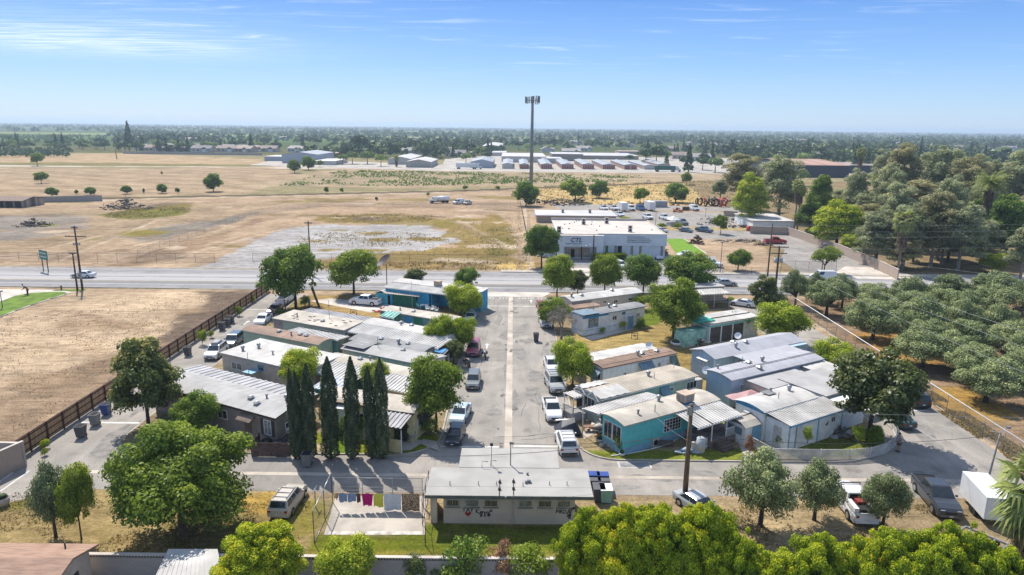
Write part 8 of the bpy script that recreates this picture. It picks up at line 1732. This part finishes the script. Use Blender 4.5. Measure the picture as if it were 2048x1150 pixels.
def shed(name, label, pxl, pxr, pybase, roof_py, back_py, wall, roofm, kind='flat', door=None, cat='warehouse', ridge=0, rows=None, group=None, dm=None, seam=True):
    """front wall base row, front eave row, back eave row"""
    _, Y = G((pxl+pxr)/2, pybase); x0, x1 = xat(pxl, 0, Y), xat(pxr, 0, Y); h = hgt((x0+x1)/2, Y, roof_py); Yb_ = G((pxl+pxr)/2, back_py, h)[1] if back_py else Y+dm; Yb_ = min(Yb_, Y+160)
    if Yb_-Y < 4: Yb_ = Y+(dm or 12)
    t = T(name, label, cat, (x0, Y, 0), 0, group); W = x1-x0; D = Yb_-Y
    if kind == 'gx': # ridge runs away from viewer
        b = MB(); b.prof([(0, 0), (W, 0), (W, h), (W/2, h+ridge), (0, h)], 0, D); b.build('wall', wall, t); b = MB(); b.prof([(-.3, h), (W/2, h+ridge+.05), (W+.3, h), (W+.3, h+.12), (W/2, h+ridge+.2), (-.3, h+.12)], -.3, D+.3); r_ = b.build('roof', roofm, t)
    elif kind == 'gy':
        b = MB(); b.profx([(0, 0), (0, h), (D/2, h+ridge), (D, h), (D, 0)], 0, W); b.build('wall', wall, t); b = MB(); b.profx([(-.4, h), (D/2, h+ridge+.05), (D+.4, h), (D+.4, h+.15), (D/2, h+ridge+.2), (-.4, h+.15)], -.4, W+.4); r_ = b.build('roof', roofm, t)
    else: MB().box(0, W, 0, D, 0, h-.15).build('wall', wall, t); r_ = MB().box(-.3, W+.3, -.3, D+.3, h-.15, h+.1).build('roof', roofm, t)
    if seam and kind != 'gx':
        b = MB(); n = int(W/1.0)
        if n < 80:
            for i in range(1, n): b.box(i*W/n-.04, i*W/n+.04, -.03, 0, 0, h-.2)
            b.build('wall_ribs', wall, t)
    if door:
        n, dh, m_ = door
        for i in range(n): MB().box(W*(i+.15)/n, W*(i+.85)/n, -.1, 0, .05, dh).build('roller_door', m_, t)
    return t, W, D, h
WT = mat('shed_tan', (.33, .28, .22), .8, .08); WP = mat('shed_pale', (.52, .50, .46), .8, .06); WB = mat('shed_bluegrey', (.36, .40, .45), .8, .06); RM = mat('metal_roof_pale', (.50, .48, .47), .6, .08, .1); RMG = mat('metal_roof_grey', (.30, .33, .36), .6, .08, .1); SDOOR = mat('salmon_door', (.42, .27, .22), .6, .1); RDOOR = mat('red_door', (.34, .12, .09), .6, .1); WSAL = mat('shed_salmon', (.48, .38, .33), .8, .06)
t, W_, D_, h_ = shed('warehouse', 'low tan ribbed warehouse with white roof directly behind the laboratory', 1073, 1232, 446, 431.5, 421, WT, RM)
for f_ in (.33, .68): MB().box(W_*f_, W_*f_+.8, D_*.45, D_*.45+.8, h_+.1, h_+1.3).build('roof_unit', GREYM, t)
shed('cottage', 'white cottage with patchy roof behind the yard wall', 1505, 1586, 461, 442, 428, M['wwhite'], M['rw'], 'flat', cat='house'); 
t, W_, D_, h_ = shed('open_barn', 'rusty roofed open barn behind the eucalyptus trees', 1584, 1697, 355, 331, 319, mat('barn_dark', (.05, .06, .09), .8, .3), mat('rusted_roof', (.42, .26, .19), .7, .3, .12, col2=(.22, .12, .09), stretch=(1, .2, 1)), 'gy', ridge=2, cat='barn'); shed('open_barn', 'second lower barn with grey roof right of the rusty one', 1697, 1780, 347, 331, 325, mat('barn_dark', (.05, .06, .09)), mat('rusted_grey', (.33, .27, .24), .7, .2, .1), cat='barn')
shed('farm_shed', 'old striped shed cut by the left edge', -60, 46, 415, 402, 395, mat('striped_shed', (.36, .30, .24), .8, .35, .5, stretch=(1, 1, .05)), mat('shed_roof_brown', (.25, .18, .14), .9), 'gy', ridge=1.0, door=(6, 2.4, DARK), cat='shed')
SG = 'rows of storage units with red doors'
for i, (a, b_, py, ey, bk, dr) in enumerate(((1004.5, 1025, 337.5, 328.5, 317, 0), (1039.5, 1057, 338, 329, 317, 5), (1082, 1104, 338, 329, 317.5, 5), (1123, 1147, 338, 329, 318, 5), (1165, 1188, 338.5, 329, 318.5, 5), (1205, 1230, 338.5, 330, 319, 6), (1248, 1274, 339, 330.5, 319, 2), (1288, 1310, 339, 332, 322, 0), (1316, 1340, 336, 329, 322, 0))):
    _, Y = G((a+b_)/2, py); x0, x1 = xat(a, 0, Y), xat(b_, 0, Y); h = hgt(x0, Y, ey); t = T('storage_units', 'storage unit block %s of nine from the left, ribbed grey roof' % ['first', 'second', 'third', 'fourth', 'fifth', 'sixth', 'seventh', 'eighth', 'last'][i], 'storage building', (x0, Y, .03), R_(0), SG)
    W = x1-x0; D = 75; Dx = -(x0-xat(1010, 0, Y))*.0
    b = MB(); b.prof([(0, 0), (W, 0), (W, h), (W/2, h+.8), (0, h)], 0, D); b.build('wall', WSAL if i not in (0, 7) else WP, t); b = MB(); b.prof([(-.3, h), (W/2, h+.85), (W+.3, h), (W+.3, h+.15), (W/2, h+1.0), (-.3, h+.15)], -.3, D+.3); r_ = b.build('roof', RMG, t)
    for k in range(dr): MB().box(W*(k+.12)/dr, W*(k+.86)/dr, -.12, 0, .05, 2.9).build('roller_door', RDOOR, t)
    for k in range(14): MB().box(-.12, 0, 3+k*5, 6.2+k*5, .05, 2.8).build('roller_door', SDOOR, t)
for a in ((1003, 1092, 325, 313, 306, WP, 'long white roofed warehouse left behind the storage rows', 0, RM), (1104, 1166, 322, 308, 304.5, mat('wall_greybrown', (.30, .27, .24), .8), 'grey-brown flat block in the middle behind the storage rows', 0, RM), (1166, 1277, 319, 311.5, 306, WT, 'very long low white warehouse right behind the storage rows', 0, RM), (1084, 1124, 327, 317, 314, WP, 'small white roofed shed behind the third storage row', 0, RM),
   (1238, 1285, 308, 303, 301, WSAL, 'pinkish long roof far behind the storage rows', 0, mat('pink_roof', (.42, .30, .26), .8)), (529, 564, 322, 313, 310, WB, 'low pale shed left of the big pale warehouse', 0, RM), (564, 636, 326.5, 309, 304, WB, 'big pale blue warehouse with shallow gable', 1, RMG), (628, 671, 330, 322, 317, WP, 'low white workshop with bays', 0, RM), (617, 668, 314, 307, 303, mat('wall_brown', (.22, .14, .11), .8), 'brown shop with tan roof behind the big pale warehouse', 0, mat('tan_roof', (.42, .30, .24), .8)),
   (776, 822, 329, 318, 311, WP, 'cream curved-roof hall left of the domed one', 1, RM), (812, 862, 335, 324, 318, mat('wall_cream_hall', (.46, .44, .38), .8), 'cream double hall in front of the curved-roof hall', 1, RM), (941, 985, 336, 324, 317, WB, 'grey quonset hut behind the white lorry', 1, RMG), (1003, 1004, 330, 325, 322, WB, '', 0, RM), (964, 1003, 304, 293, 287, mat('hall_tan', (.40, .34, .29), .8), 'tall tan hall among the far trees', 1, RM), (984, 1012, 312, 305, 302, WP, 'white shed below the tall tan hall', 0, RM)):
    if not a[6]: continue
    shed('warehouse', a[6], a[0], a[1], a[2], a[3], a[4], a[5], a[8], 'gx' if a[7] else 'flat', ridge=1.8 if a[7] else 0, seam=False, group='industrial sheds beyond the weedy field')
# town houses, copied from four designs
rnd = random.Random(21); HP = []
for k, (wc, rc) in enumerate((((.50, .44, .38), (.28, .22, .19)), ((.56, .54, .50), (.34, .31, .29)), ((.46, .36, .30), (.38, .30, .25)), ((.55, .5, .45), (.22, .2, .2)))):
    w_ = mat('town_wall_%s' % 'abcd'[k], wc, .8, .05); r_ = mat('town_roof_%s' % 'abcd'[k], rc, .85, .1, .3); b = MB(); b.profx([(0, 0), (0, 3.0), (5.5, 5.2), (11, 3.0), (11, 0)], -9, 9); b.box(2, 7, -3, 0, 0, 2.8); wm = b.mesh('wall', [w_]); b = MB(); b.profx([(-.6, 2.9), (5.5, 5.35), (11.6, 2.9), (11.6, 3.1), (5.5, 5.55), (-.6, 3.1)], -9.5, 9.5); b.prof([(1.5, 2.7), (4.5, 4.2), (7.5, 2.7), (7.5, 2.9), (4.5, 4.4), (1.5, 2.9)], -3.4, 4); rm = b.mesh('roof', [r_])
    b = MB(); [b.box(x, x+1.6, -.1, 0, 1.0, 2.2) for x in (-7.5, -3.5)]; wn = b.mesh('windows', [GLASS]); b = MB(); b.box(2.6, 6.4, -3.1, -3, .1, 2.4); gd = b.mesh('garage_door', [WHITE]); HP.append((wm, rm, wn, gd))
def house(x, y, rz, k, label, group):
    t = T('bungalow', label, 'house', (x, y, 0), rz, group); t.scale = (1.15, 1.15, 1.25)
    for n_, me in zip(('wall', 'roof', 'window', 'garage_door'), HP[k]): put(n_, me, t)
tn = 'low tan or grey roofed bungalow among the trees of the far town'
for i in range(16): px = 255+i*17+rnd.uniform(-4, 4); x, y = G(px, 303.5+i*.15); house(x, y+rnd.uniform(5, 70), rnd.choice((0, .3, 1.57, -.3)), rnd.randrange(4), 'low bungalow in the row behind the long grey subdivision wall', 'bungalows behind the subdivision wall')
for px, py, lb in ((803, 308, 'two-gabled pale house left of the wide tan roof'), (845, 308, 'wide tan roofed house between two pale houses'), (893, 307, 'pale gabled house right of the wide tan roof'), (910, 314, 'small pale house right of centre industrial trees'), (1365, 318, 'tan bungalow at the bend of the far road'), (1400, 322, 'grey roofed bungalow near the far road')): x, y = G(px, py); house(x, y, 0, rnd.randrange(4), lb, None)
for i in range(66):
    y = rnd.uniform(720, 1900); px = rnd.choice((rnd.uniform(0, 2048), rnd.uniform(1300, 2048), rnd.uniform(600, 2048))); x = xat(px, 3, y); 
    if px < 260 and y < 1000: continue
    house(x, y, rnd.choice((0, 1.57, .4, -.4)), rnd.randrange(4), tn, 'bungalows of the far town')
# white sheds in the far country
for px, py, w_, lb in ((295, 258, 60, 'long white shed far off in the left fields'), (560, 263, 40, 'white shed far off left of centre'), (1560, 285, 90, 'pale blue shed in the far town'), (1160, 272, 60, 'white shed far off right of the mast')):
    x, y = G(px, py); t = T('white_shed', lb, 'shed', (x, y, 0)); MB().box(-w_/2, w_/2, 0, 20, 0, 6).build('wall', WP, t); MB().box(-w_/2-.5, w_/2+.5, -.5, 20.5, 6, 6.6).build('roof', RM, t)
# road through the far town
sheet('far_road', pxp((1395, 322), (1560, 352), (1640, 352), (1460, 322)), .06, AS_Y); sheet('farm_track', pxp((-300, 327), (165, 332.5), (165, 333.8), (-300, 329)), .06, CONCW)
# ---------------------------------------------------------------- far trees
def far_mesh(kind, seed):
    rng = np.random.default_rng(seed)
    if kind == 'con':
        n = 420; t_ = rng.random(n); z = 1+t_*15; r = (1-t_)**.8*3.2*(.6+.4*rng.random(n)); a = rng.random(n)*6.28; C = np.stack([r*np.cos(a), r*np.sin(a), z], 1); o = np.stack([np.cos(a), np.sin(a), np.full(n, .6)], 1); S = np.full(n, 1.5)*(1.15-t_*.6); m = LM['fard']
    elif kind == 'col':
        n = 260; t_ = rng.random(n); z = 1+t_*16; r = np.where(t_ < .6, 1.2, 1.2*(1-(t_-.6)/.4))*(.6+.4*rng.random(n)); a = rng.random(n)*6.28; C = np.stack([r*np.cos(a), r*np.sin(a), z], 1); o = np.stack([np.cos(a), np.sin(a), np.full(n, .5)], 1); S = np.full(n, 1.0); m = LM['fard']
    else:
        n = 620; nl = 16; d = sph(rng, nl); d[:, 2] = np.abs(d[:, 2])*.9-.25; c = d*np.array([4.2, 4.2, 3.6])*(.7+.3*rng.random((nl, 1)))+np.array([0, 0, 5.2]); i_ = rng.integers(0, nl, n); e = sph(rng, n); e[:, 2] = np.abs(e[:, 2])*1.1-.2; C = c[i_]+e*(1.5+rng.random((n, 1))*.7); o = e; S = np.full(n, 1.2); m = {'mid': LM['farm'], 'lit': LM['farl'], 'drk': LM['fard']}[kind]
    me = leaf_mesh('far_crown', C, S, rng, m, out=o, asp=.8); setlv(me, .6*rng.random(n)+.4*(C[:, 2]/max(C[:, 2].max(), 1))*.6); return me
FM = {k: [far_mesh(k, s_) for s_ in range(3)] for k in ('con', 'col', 'mid', 'lit', 'drk')}; b = MB(); b.tube([(0, 0, -.3), (0, 0, 4)], [.35, .2], 5); FT = b.mesh('trunk', [BARKD])
NM = {'con': ('conifer_tree', 'dark pointed conifer of the far town, one of many alike', 'dark conifers of the far town'), 'col': ('poplar_tree', 'thin dark columnar tree of the far town, one of many alike', 'columnar trees of the far town'), 'mid': ('broadleaf_tree', 'mid green round tree of the far town, one of many alike', 'mid green trees of the far town'), 'lit': ('broadleaf_tree', 'light green round tree of the far town, one of many alike', 'light green trees of the far town'), 'drk': ('broadleaf_tree', 'dark green round tree of the far town, one of many alike', 'dark green trees of the far town')}
def ftree(x, y, k, s_, sz=None, lb=None):
    nm, l, g = NM[k]; t = T(nm, lb or l, 'tree', (x, y, 0), rnd.random()*6, None if lb else g); t.scale = (s_, s_, sz or s_); put('crown', FM[k][rnd.randrange(3)], t); put('trunk', FT, t)
cnt = 0
def inyard(px, py): return (520 < px < 1700 and py > 319) or (px < 560 and py > 305)
rows_ = []
for i in range(290):
    # nearer trees get more of the share
    for _ in range(60):
        px = rnd.uniform(-10, 2060); py = 316-abs(rnd.gauss(0, 1))*14; 
        if px < 250: py = rnd.uniform(297, 301) if rnd.random() < .8 else rnd.uniform(280, 297)
        elif px < 560: py = min(py, 303)
        elif px > 1300 and rnd.random() < .4: py = rnd.uniform(305, 345)
        if py < 272+.0105*(px-1024): continue
        if 1003 < px < 1290 and py > 303: continue
        if 560 < px < 680 and py > 301: continue
        break
    k = rnd.choices(('con', 'col', 'mid', 'lit', 'drk'), (24, 6, 30, 16, 26))[0]; x, y = G(px, py); s_ = rnd.uniform(.75, 1.3)*(1.05 if y > 900 else .95)
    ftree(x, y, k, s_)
for px, py, k, s_, lb in ((259, 297, 'con', 2.0, 'very tall dark conifer left of the far left houses'), (320, 292, 'drk', 1.7, 'tall dark clump of trees behind the left houses'), (343, 283, 'drk', 1.6, 'broad high tree on the far left skyline'), (720, 309, 'drk', 2.2, 'large bluish tree mass behind the workshops'), (705, 328, 'mid', 1.1, 'row tree left by the industrial sheds'), (735, 328, 'mid', 1.2, 'green tree in the centre by the industrial sheds'), (762, 333, 'lit', 1.0, 'yellow-green tree by the industrial sheds'), (685, 329, 'lit', .9, 'small feathery tree by the workshops'), (1000, 308, 'drk', 1.1, 'dark round tree beside the tall tan hall'), (1291, 327, 'drk', 1.5, 'large dark tree right behind the storage rows'), (1312, 330, 'drk', 1.7, 'broad dark tree at the end of the storage rows'), (1258, 326, 'drk', .8, 'small dark tree between storage rows'), (1430, 345, 'mid', 1.2, 'tree at the edge of the yard meadow road'), (1600, 372, 'mid', 1.0, 'round bush before the rusty barn'), (1405, 340, 'drk', 1.1, 'shady tree near the bend of the far road'), (932, 326, 'lit', .9, 'light tree behind the white lorry'), (975, 321, 'drk', .9, 'dark tree behind the quonset hut'), (1055, 303, 'lit', .9, 'light hedge tree behind the white warehouse left of the mast'), (1100, 303, 'lit', .9, 'light hedge tree behind the white warehouse right of the mast'), (1135, 304, 'con', .9, 'conifer behind the grey-brown block')):
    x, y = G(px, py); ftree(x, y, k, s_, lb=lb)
palm(793, 334, 311, 'fan palm in front of the cream halls', r=2.6)
# the rest of the far wood: one mass
def mass(name, n, ymin, ymax, seed, mats_, hmin, hmax, label, fpx=lambda r: r.uniform(-200, 2250), pw=1.6):
    rng = np.random.default_rng(seed); r0 = random.Random(seed); per = 26; Cs = []; Ss = []; Os = []; lv = []
    for i in range(n):
        y = ymin*(ymax/ymin)**(r0.random()**(1/pw)); px = fpx(r0); x = xat(px, 5, y) if False else (px-1024)/FPX*y*1.02
        if vn(x/260, y/260) < .26: continue
        if y < 1000 and (-30 < x < 190+.05*y or x < -190): continue
        h = r0.uniform(hmin, hmax); w = h*r0.uniform(.35, .7); e = sph(rng, per); e[:, 2] = np.abs(e[:, 2]); con = r0.random() < .22; cc = np.array([x, y, h*.35])
        if con: w = h*.22; h *= 1.35
        Cs.append(cc+e*np.array([w, w, h*.6])*(.75+.25*rng.random((per, 1)))); Os.append(e); Ss.append(np.full(per, max(2.2, w*.62))); lv.append(np.clip(r0.random()*.75*(0.2 if con else 1)+.25*rng.random(per), 0, 1))
    C = np.concatenate(Cs); me = leaf_mesh(name, C, np.concatenate(Ss), rng, mats_, out=np.concatenate(Os), asp=.95); setlv(me, np.concatenate(lv)); o = put(name, me); tag(o, label, 'woodland', kind='stuff'); return o
def vn(a, b_): return float(vnoise(np.array([a]), np.array([b_]), 5)[0])
LM['farmix'] = leafmat('leaf_far_mixed', (.02, .045, .02), (.11, .16, .05), (.22, .27, .08), trans=.15, gloss=.02)
mass('town_trees', 5200, 640, 2300, 3, LM['farmix'], 7, 14, 'crowded treetops of the far town and gardens', lambda r: r.uniform(250, 2250) if r.random() < .6 else r.uniform(1250, 2250), pw=1.05)
mass('far_woodland', 8000, 1900, 9500, 4, LM['farmix'], 8, 17, 'hazy line of woods and orchards along the horizon')
mass('orchard', 900, 900, 1500, 6, LM['farm'], 4, 6, 'rows of orchard trees in the left distance', lambda r: r.uniform(-400, 420))
# close orchard block at the far left
rng = np.random.default_rng(9); Cs = []; Os = []; per = 34; lv = []
for r_ in range(9):
    for c_ in range(30):
        px = -140+c_*9.3; x, y = G(px, 306); y = y-90+r_*15; x = -640+c_*9.5+rng.uniform(-1, 1)
        if x > xat(140, 0, y): continue
        e = sph(rng, per); e[:, 2] = np.abs(e[:, 2]); Cs.append(np.array([x, y, 1.6])+e*np.array([3.6, 3.6, 3.0])); Os.append(e); lv.append(rng.random(per))
C = np.concatenate(Cs); me = leaf_mesh('citrus_rows', C, np.full(len(C), 2.2), rng, LM['fard'], out=np.concatenate(Os), asp=.9); setlv(me, np.concatenate(lv)); tag(put('citrus_rows', me), 'dense dark citrus rows at the left edge of the fields', 'orchard', kind='stuff')
# weeds in the field beyond the ditch and along fences
rng = np.random.default_rng(15); pts = []
pl = pxp((560, 372), (800, 373), (1300, 363), (1290, 352), (690, 341), (640, 350)); xs_ = [p[0] for p in pl]; ys_ = [p[1] for p in pl]
X = rng.uniform(min(xs_), max(xs_), 6000); Y = rng.uniform(min(ys_), max(ys_), 6000); k = (sdist(X, Y, pl) > 0) & (fbm(X, Y, 14, 8) > .47); X, Y = X[k][:2600], Y[k][:2600]; n = len(X)
C = np.stack([np.repeat(X, 3)+rng.normal(0, .25, 3*n), np.repeat(Y, 3)+rng.normal(0, .25, 3*n), np.full(3*n, .3)+rng.random(3*n)*.4], 1)
me = leaf_mesh('field_weeds', C, np.full(3*n, .8), rng, LM['deep'], asp=.8); setlv(me, rng.random(3*n)*.6); tag(put('field_weeds', me), 'tufts of dark weeds over the field beyond the ditch', 'weeds', kind='stuff')
def tufts(name, polys, n, size, m, label, seed, z=0):
    rng = np.random.default_rng(seed); Cs = []
    for pl in polys:
        xs_ = [p[0] for p in pl]; ys_ = [p[1] for p in pl]; X = rng.uniform(min(xs_), max(xs_), n); Y = rng.uniform(min(ys_), max(ys_), n); k = (sdist(X, Y, pl) > 0) & (fbm(X, Y, 3.5, seed) > .46); X, Y = X[k], Y[k]; Cs.append(np.stack([X, Y, z+size*.3+rng.random(len(X))*size*.3], 1))
    C = np.concatenate(Cs); me = leaf_mesh(name, C, np.full(len(C), size), rng, m, asp=.35, up=-.2); setlv(me, rng.random(len(C))); tag(put(name, me), label, 'grass', kind='stuff')
LM['drygr'] = leafmat('dry_grass_blades', (.16, .12, .05), (.36, .27, .11), (.46, .36, .15), trans=.3); LM['grgr'] = leafmat('green_grass_blades', (.05, .075, .01), (.12, .17, .02), (.2, .2, .04), trans=.3)
tufts('dry_grass', [pxp((0, 985), (250, 985), (620, 990), (640, 1150), (0, 1150)), pxp((1420, 1010), (1900, 1010), (1900, 1120), (1420, 1120)), pxp((1840, 800), (2048, 940), (2048, 900), (1860, 780))], 9000, .22, LM['drygr'], 'dry straw tufts over the southern verge', 31)
tufts('lot_litter', [pxp((0, 630), (300, 590), (500, 590), (240, 790), (0, 880)), pxp((0, 500), (540, 420), (1040, 410), (1050, 440), (560, 445), (300, 540), (0, 540))], 7000, .22, mat('litter_clods', (.30, .22, .15), .95, .3, 3), 'clods and small stones over the bare lots', 35)
tufts('meadow_grass', [pxp((1060, 407), (1470, 412), (1640, 385), (1430, 362), (1250, 366), (1070, 374))], 9000, .9, LM['drygr'], 'golden grass of the meadow behind the yard', 32)
tufts('lot_weeds', [pxp((880, 470), (940, 440), (1000, 430), (1050, 445), (1058, 530), (640, 540), (700, 508), (840, 500)), pxp((640, 541), (1055, 541), (1058, 526), (640, 524)), ell(770, 437, 130, 9), ell(740, 478, 150, 16), ell(300, 425, 75, 13)], 2600, .5, LM['drygr'], 'weeds scattered over the bare lots', 33)
tufts('green_weeds', [ell(300, 425, 75, 13), ell(1000, 480, 40, 30), pxp((410, 745), (470, 760), (600, 800), (580, 830), (440, 780)), pxp((1270, 620), (1350, 625), (1340, 650), (1270, 655))], 3000, .3, LM['grgr'], 'green weeds in patches', 34, .08)
# ---------------------------------------------------------------- light, sky, air
SUNDIR = Vector((-.38, .66, 1.0)).normalized()
el = math.asin(SUNDIR.z)
sl = bpy.data.lights.new('sun', 'SUN'); sl.energy = 4.2; sl.angle = R_(.53); sl.color = (1, .94, .845)
so = bpy.data.objects.new('sun', sl); COL.objects.link(so); so.rotation_euler = (-SUNDIR).to_track_quat('-Z', 'Y').to_euler(); so.location = (-50, 90, 150)
w = bpy.data.worlds.new('World'); scene.world = w; w.use_nodes = True; nt = w.node_tree; N = nt.nodes; L = nt.links; N.clear()
out = N.new('ShaderNodeOutputWorld'); bg = N.new('ShaderNodeBackground'); sky = N.new('ShaderNodeTexSky'); sky.sky_type = 'NISHITA'; sky.sun_disc = False
sky.sun_elevation = el; sky.sun_rotation = math.atan2(SUNDIR.x, SUNDIR.y); sky.air_density = 1.0; sky.dust_density = .4; sky.ozone_density = 3.0; sky.altitude = 0
tc = N.new('ShaderNodeTexCoord'); sx = N.new('ShaderNodeSeparateXYZ'); L.new(tc.outputs['Generated'], sx.inputs[0])
def mth(op, a, b_, clamp=False):
    n = N.new('ShaderNodeMath'); n.operation = op; n.use_clamp = clamp
    for i, q in enumerate((a, b_)):
        if isinstance(q, (int, float)): n.inputs[i].default_value = q
        else: L.new(q, n.inputs[i])
    return n.outputs[0]
def rng_(src, a, b_, c, d, smooth=False):
    r = N.new('ShaderNodeMapRange'); r.interpolation_type = 'SMOOTHSTEP' if smooth else 'LINEAR'
    for k_, v_ in zip(('From Min', 'From Max', 'To Min', 'To Max'), (a, b_, c, d)): r.inputs[k_].default_value = v_
    L.new(src, r.inputs['Value']); return r.outputs['Result']
# cirrus on a high layer: direction projected to a plane far above
zc = mth('MAXIMUM', sx.outputs[2], .03); cx = mth('DIVIDE', sx.outputs[0], zc); cy = mth('DIVIDE', sx.outputs[1], zc)
cb = N.new('ShaderNodeCombineXYZ'); L.new(cx, cb.inputs[0]); L.new(cy, cb.inputs[1])
def cnoise(scale, det, st, rot, dist):
    mp = N.new('ShaderNodeMapping'); mp.inputs['Scale'].default_value = st; mp.inputs['Rotation'].default_value = (0, 0, rot); L.new(cb.outputs[0], mp.inputs[0])
    n = N.new('ShaderNodeTexNoise'); n.inputs['Scale'].default_value = scale; n.inputs['Detail'].default_value = det; n.inputs['Roughness'].default_value = .62; n.inputs['Distortion'].default_value = dist; L.new(mp.outputs[0], n.inputs['Vector']); return n.outputs['Fac']
wisp = cnoise(1.0, 8, (.9, 2.6, 1), .35, .7); big = cnoise(.28, 4, (1, 1.6, 1), .2, .4); fil = cnoise(3.0, 8, (.35, 3.2, 1), .12, .5)
# the brighter bank low on the left
def gauss(cxv, cyv, sx_, sy_):
    a = mth('POWER', mth('ABSOLUTE', mth('DIVIDE', mth('SUBTRACT', cx, cxv), sx_), 0), 2); b_ = mth('POWER', mth('ABSOLUTE', mth('DIVIDE', mth('SUBTRACT', cy, cyv), sy_), 0), 2)
    return mth('EXPONENT', mth('MULTIPLY', mth('ADD', a, b_), -1), 0)
bank = gauss(-5.7, 9.6, 2.1, 2.3)
wsp = mth('MULTIPLY', rng_(wisp, .50, .78, 0, 1, True), rng_(big, .42, .62, 0, 1, True))
bnk = mth('MULTIPLY', bank, rng_(fil, .34, .64, .08, 1, True))
cov = mth('ADD', mth('MULTIPLY', wsp, .42), mth('MULTIPLY', bnk, .66), True)
cov = mth('MULTIPLY', cov, rng_(sx.outputs[2], .04, .10, 0, 1, True))
mx = N.new('ShaderNodeMix'); mx.data_type = 'RGBA'; L.new(cov, mx.inputs[0])
hs = N.new('ShaderNodeHueSaturation'); hs.inputs['Saturation'].default_value = 1.15; L.new(sky.outputs[0], hs.inputs['Color'])
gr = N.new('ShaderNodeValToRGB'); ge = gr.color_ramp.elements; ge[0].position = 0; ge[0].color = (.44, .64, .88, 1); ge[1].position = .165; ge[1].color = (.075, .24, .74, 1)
for p_, c_ in ((.03, (.34, .57, .90, 1)), (.08, (.20, .43, .88, 1)), (.5, (.42, .54, .76, 1)), (1.0, (.40, .50, .72, 1))): q_ = ge.new(p_); q_.color = c_  # overhead stops, out of view, brightened to add fill light on shaded walls
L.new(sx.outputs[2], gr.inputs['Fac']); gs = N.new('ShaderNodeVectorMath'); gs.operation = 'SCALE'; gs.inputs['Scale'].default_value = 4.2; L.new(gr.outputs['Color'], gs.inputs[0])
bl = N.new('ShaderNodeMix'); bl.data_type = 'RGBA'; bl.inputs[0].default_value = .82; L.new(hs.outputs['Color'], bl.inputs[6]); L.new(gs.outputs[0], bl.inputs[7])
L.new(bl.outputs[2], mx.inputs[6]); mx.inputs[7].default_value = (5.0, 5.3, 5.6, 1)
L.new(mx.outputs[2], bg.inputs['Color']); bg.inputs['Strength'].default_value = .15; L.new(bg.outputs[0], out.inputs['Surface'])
# haze
HZ = True
if HZ:
    m = bpy.data.materials.new('haze_air'); m.use_nodes = True; n_ = m.node_tree; n_.nodes.clear(); o = n_.nodes.new('ShaderNodeOutputMaterial'); v = n_.nodes.new('ShaderNodeVolumePrincipled')
    v.inputs['Color'].default_value = (.68, .84, 1, 1); v.inputs['Density'].default_value = .00017; v.inputs['Anisotropy'].default_value = .2
    n_.links.new(v.outputs[0], o.inputs['Volume'])
    hz = MB().box(-12500, 12500, -60, 13000, -1.2, 52).build('haze', m); hz['kind'] = 'stuff'
vs = scene.view_settings; vs.view_transform = 'Standard'; vs.look = 'None'; vs.exposure = .68; vs.gamma = 1
scene.cycles.use_denoising = True; scene.cycles.max_bounces = 5; scene.cycles.diffuse_bounces = 3; scene.cycles.transparent_max_bounces = 12; scene.cycles.volume_bounces = 0
scene.cycles.sample_clamp_indirect = 5; scene.cycles.caustics_reflective = False; scene.cycles.caustics_refractive = False
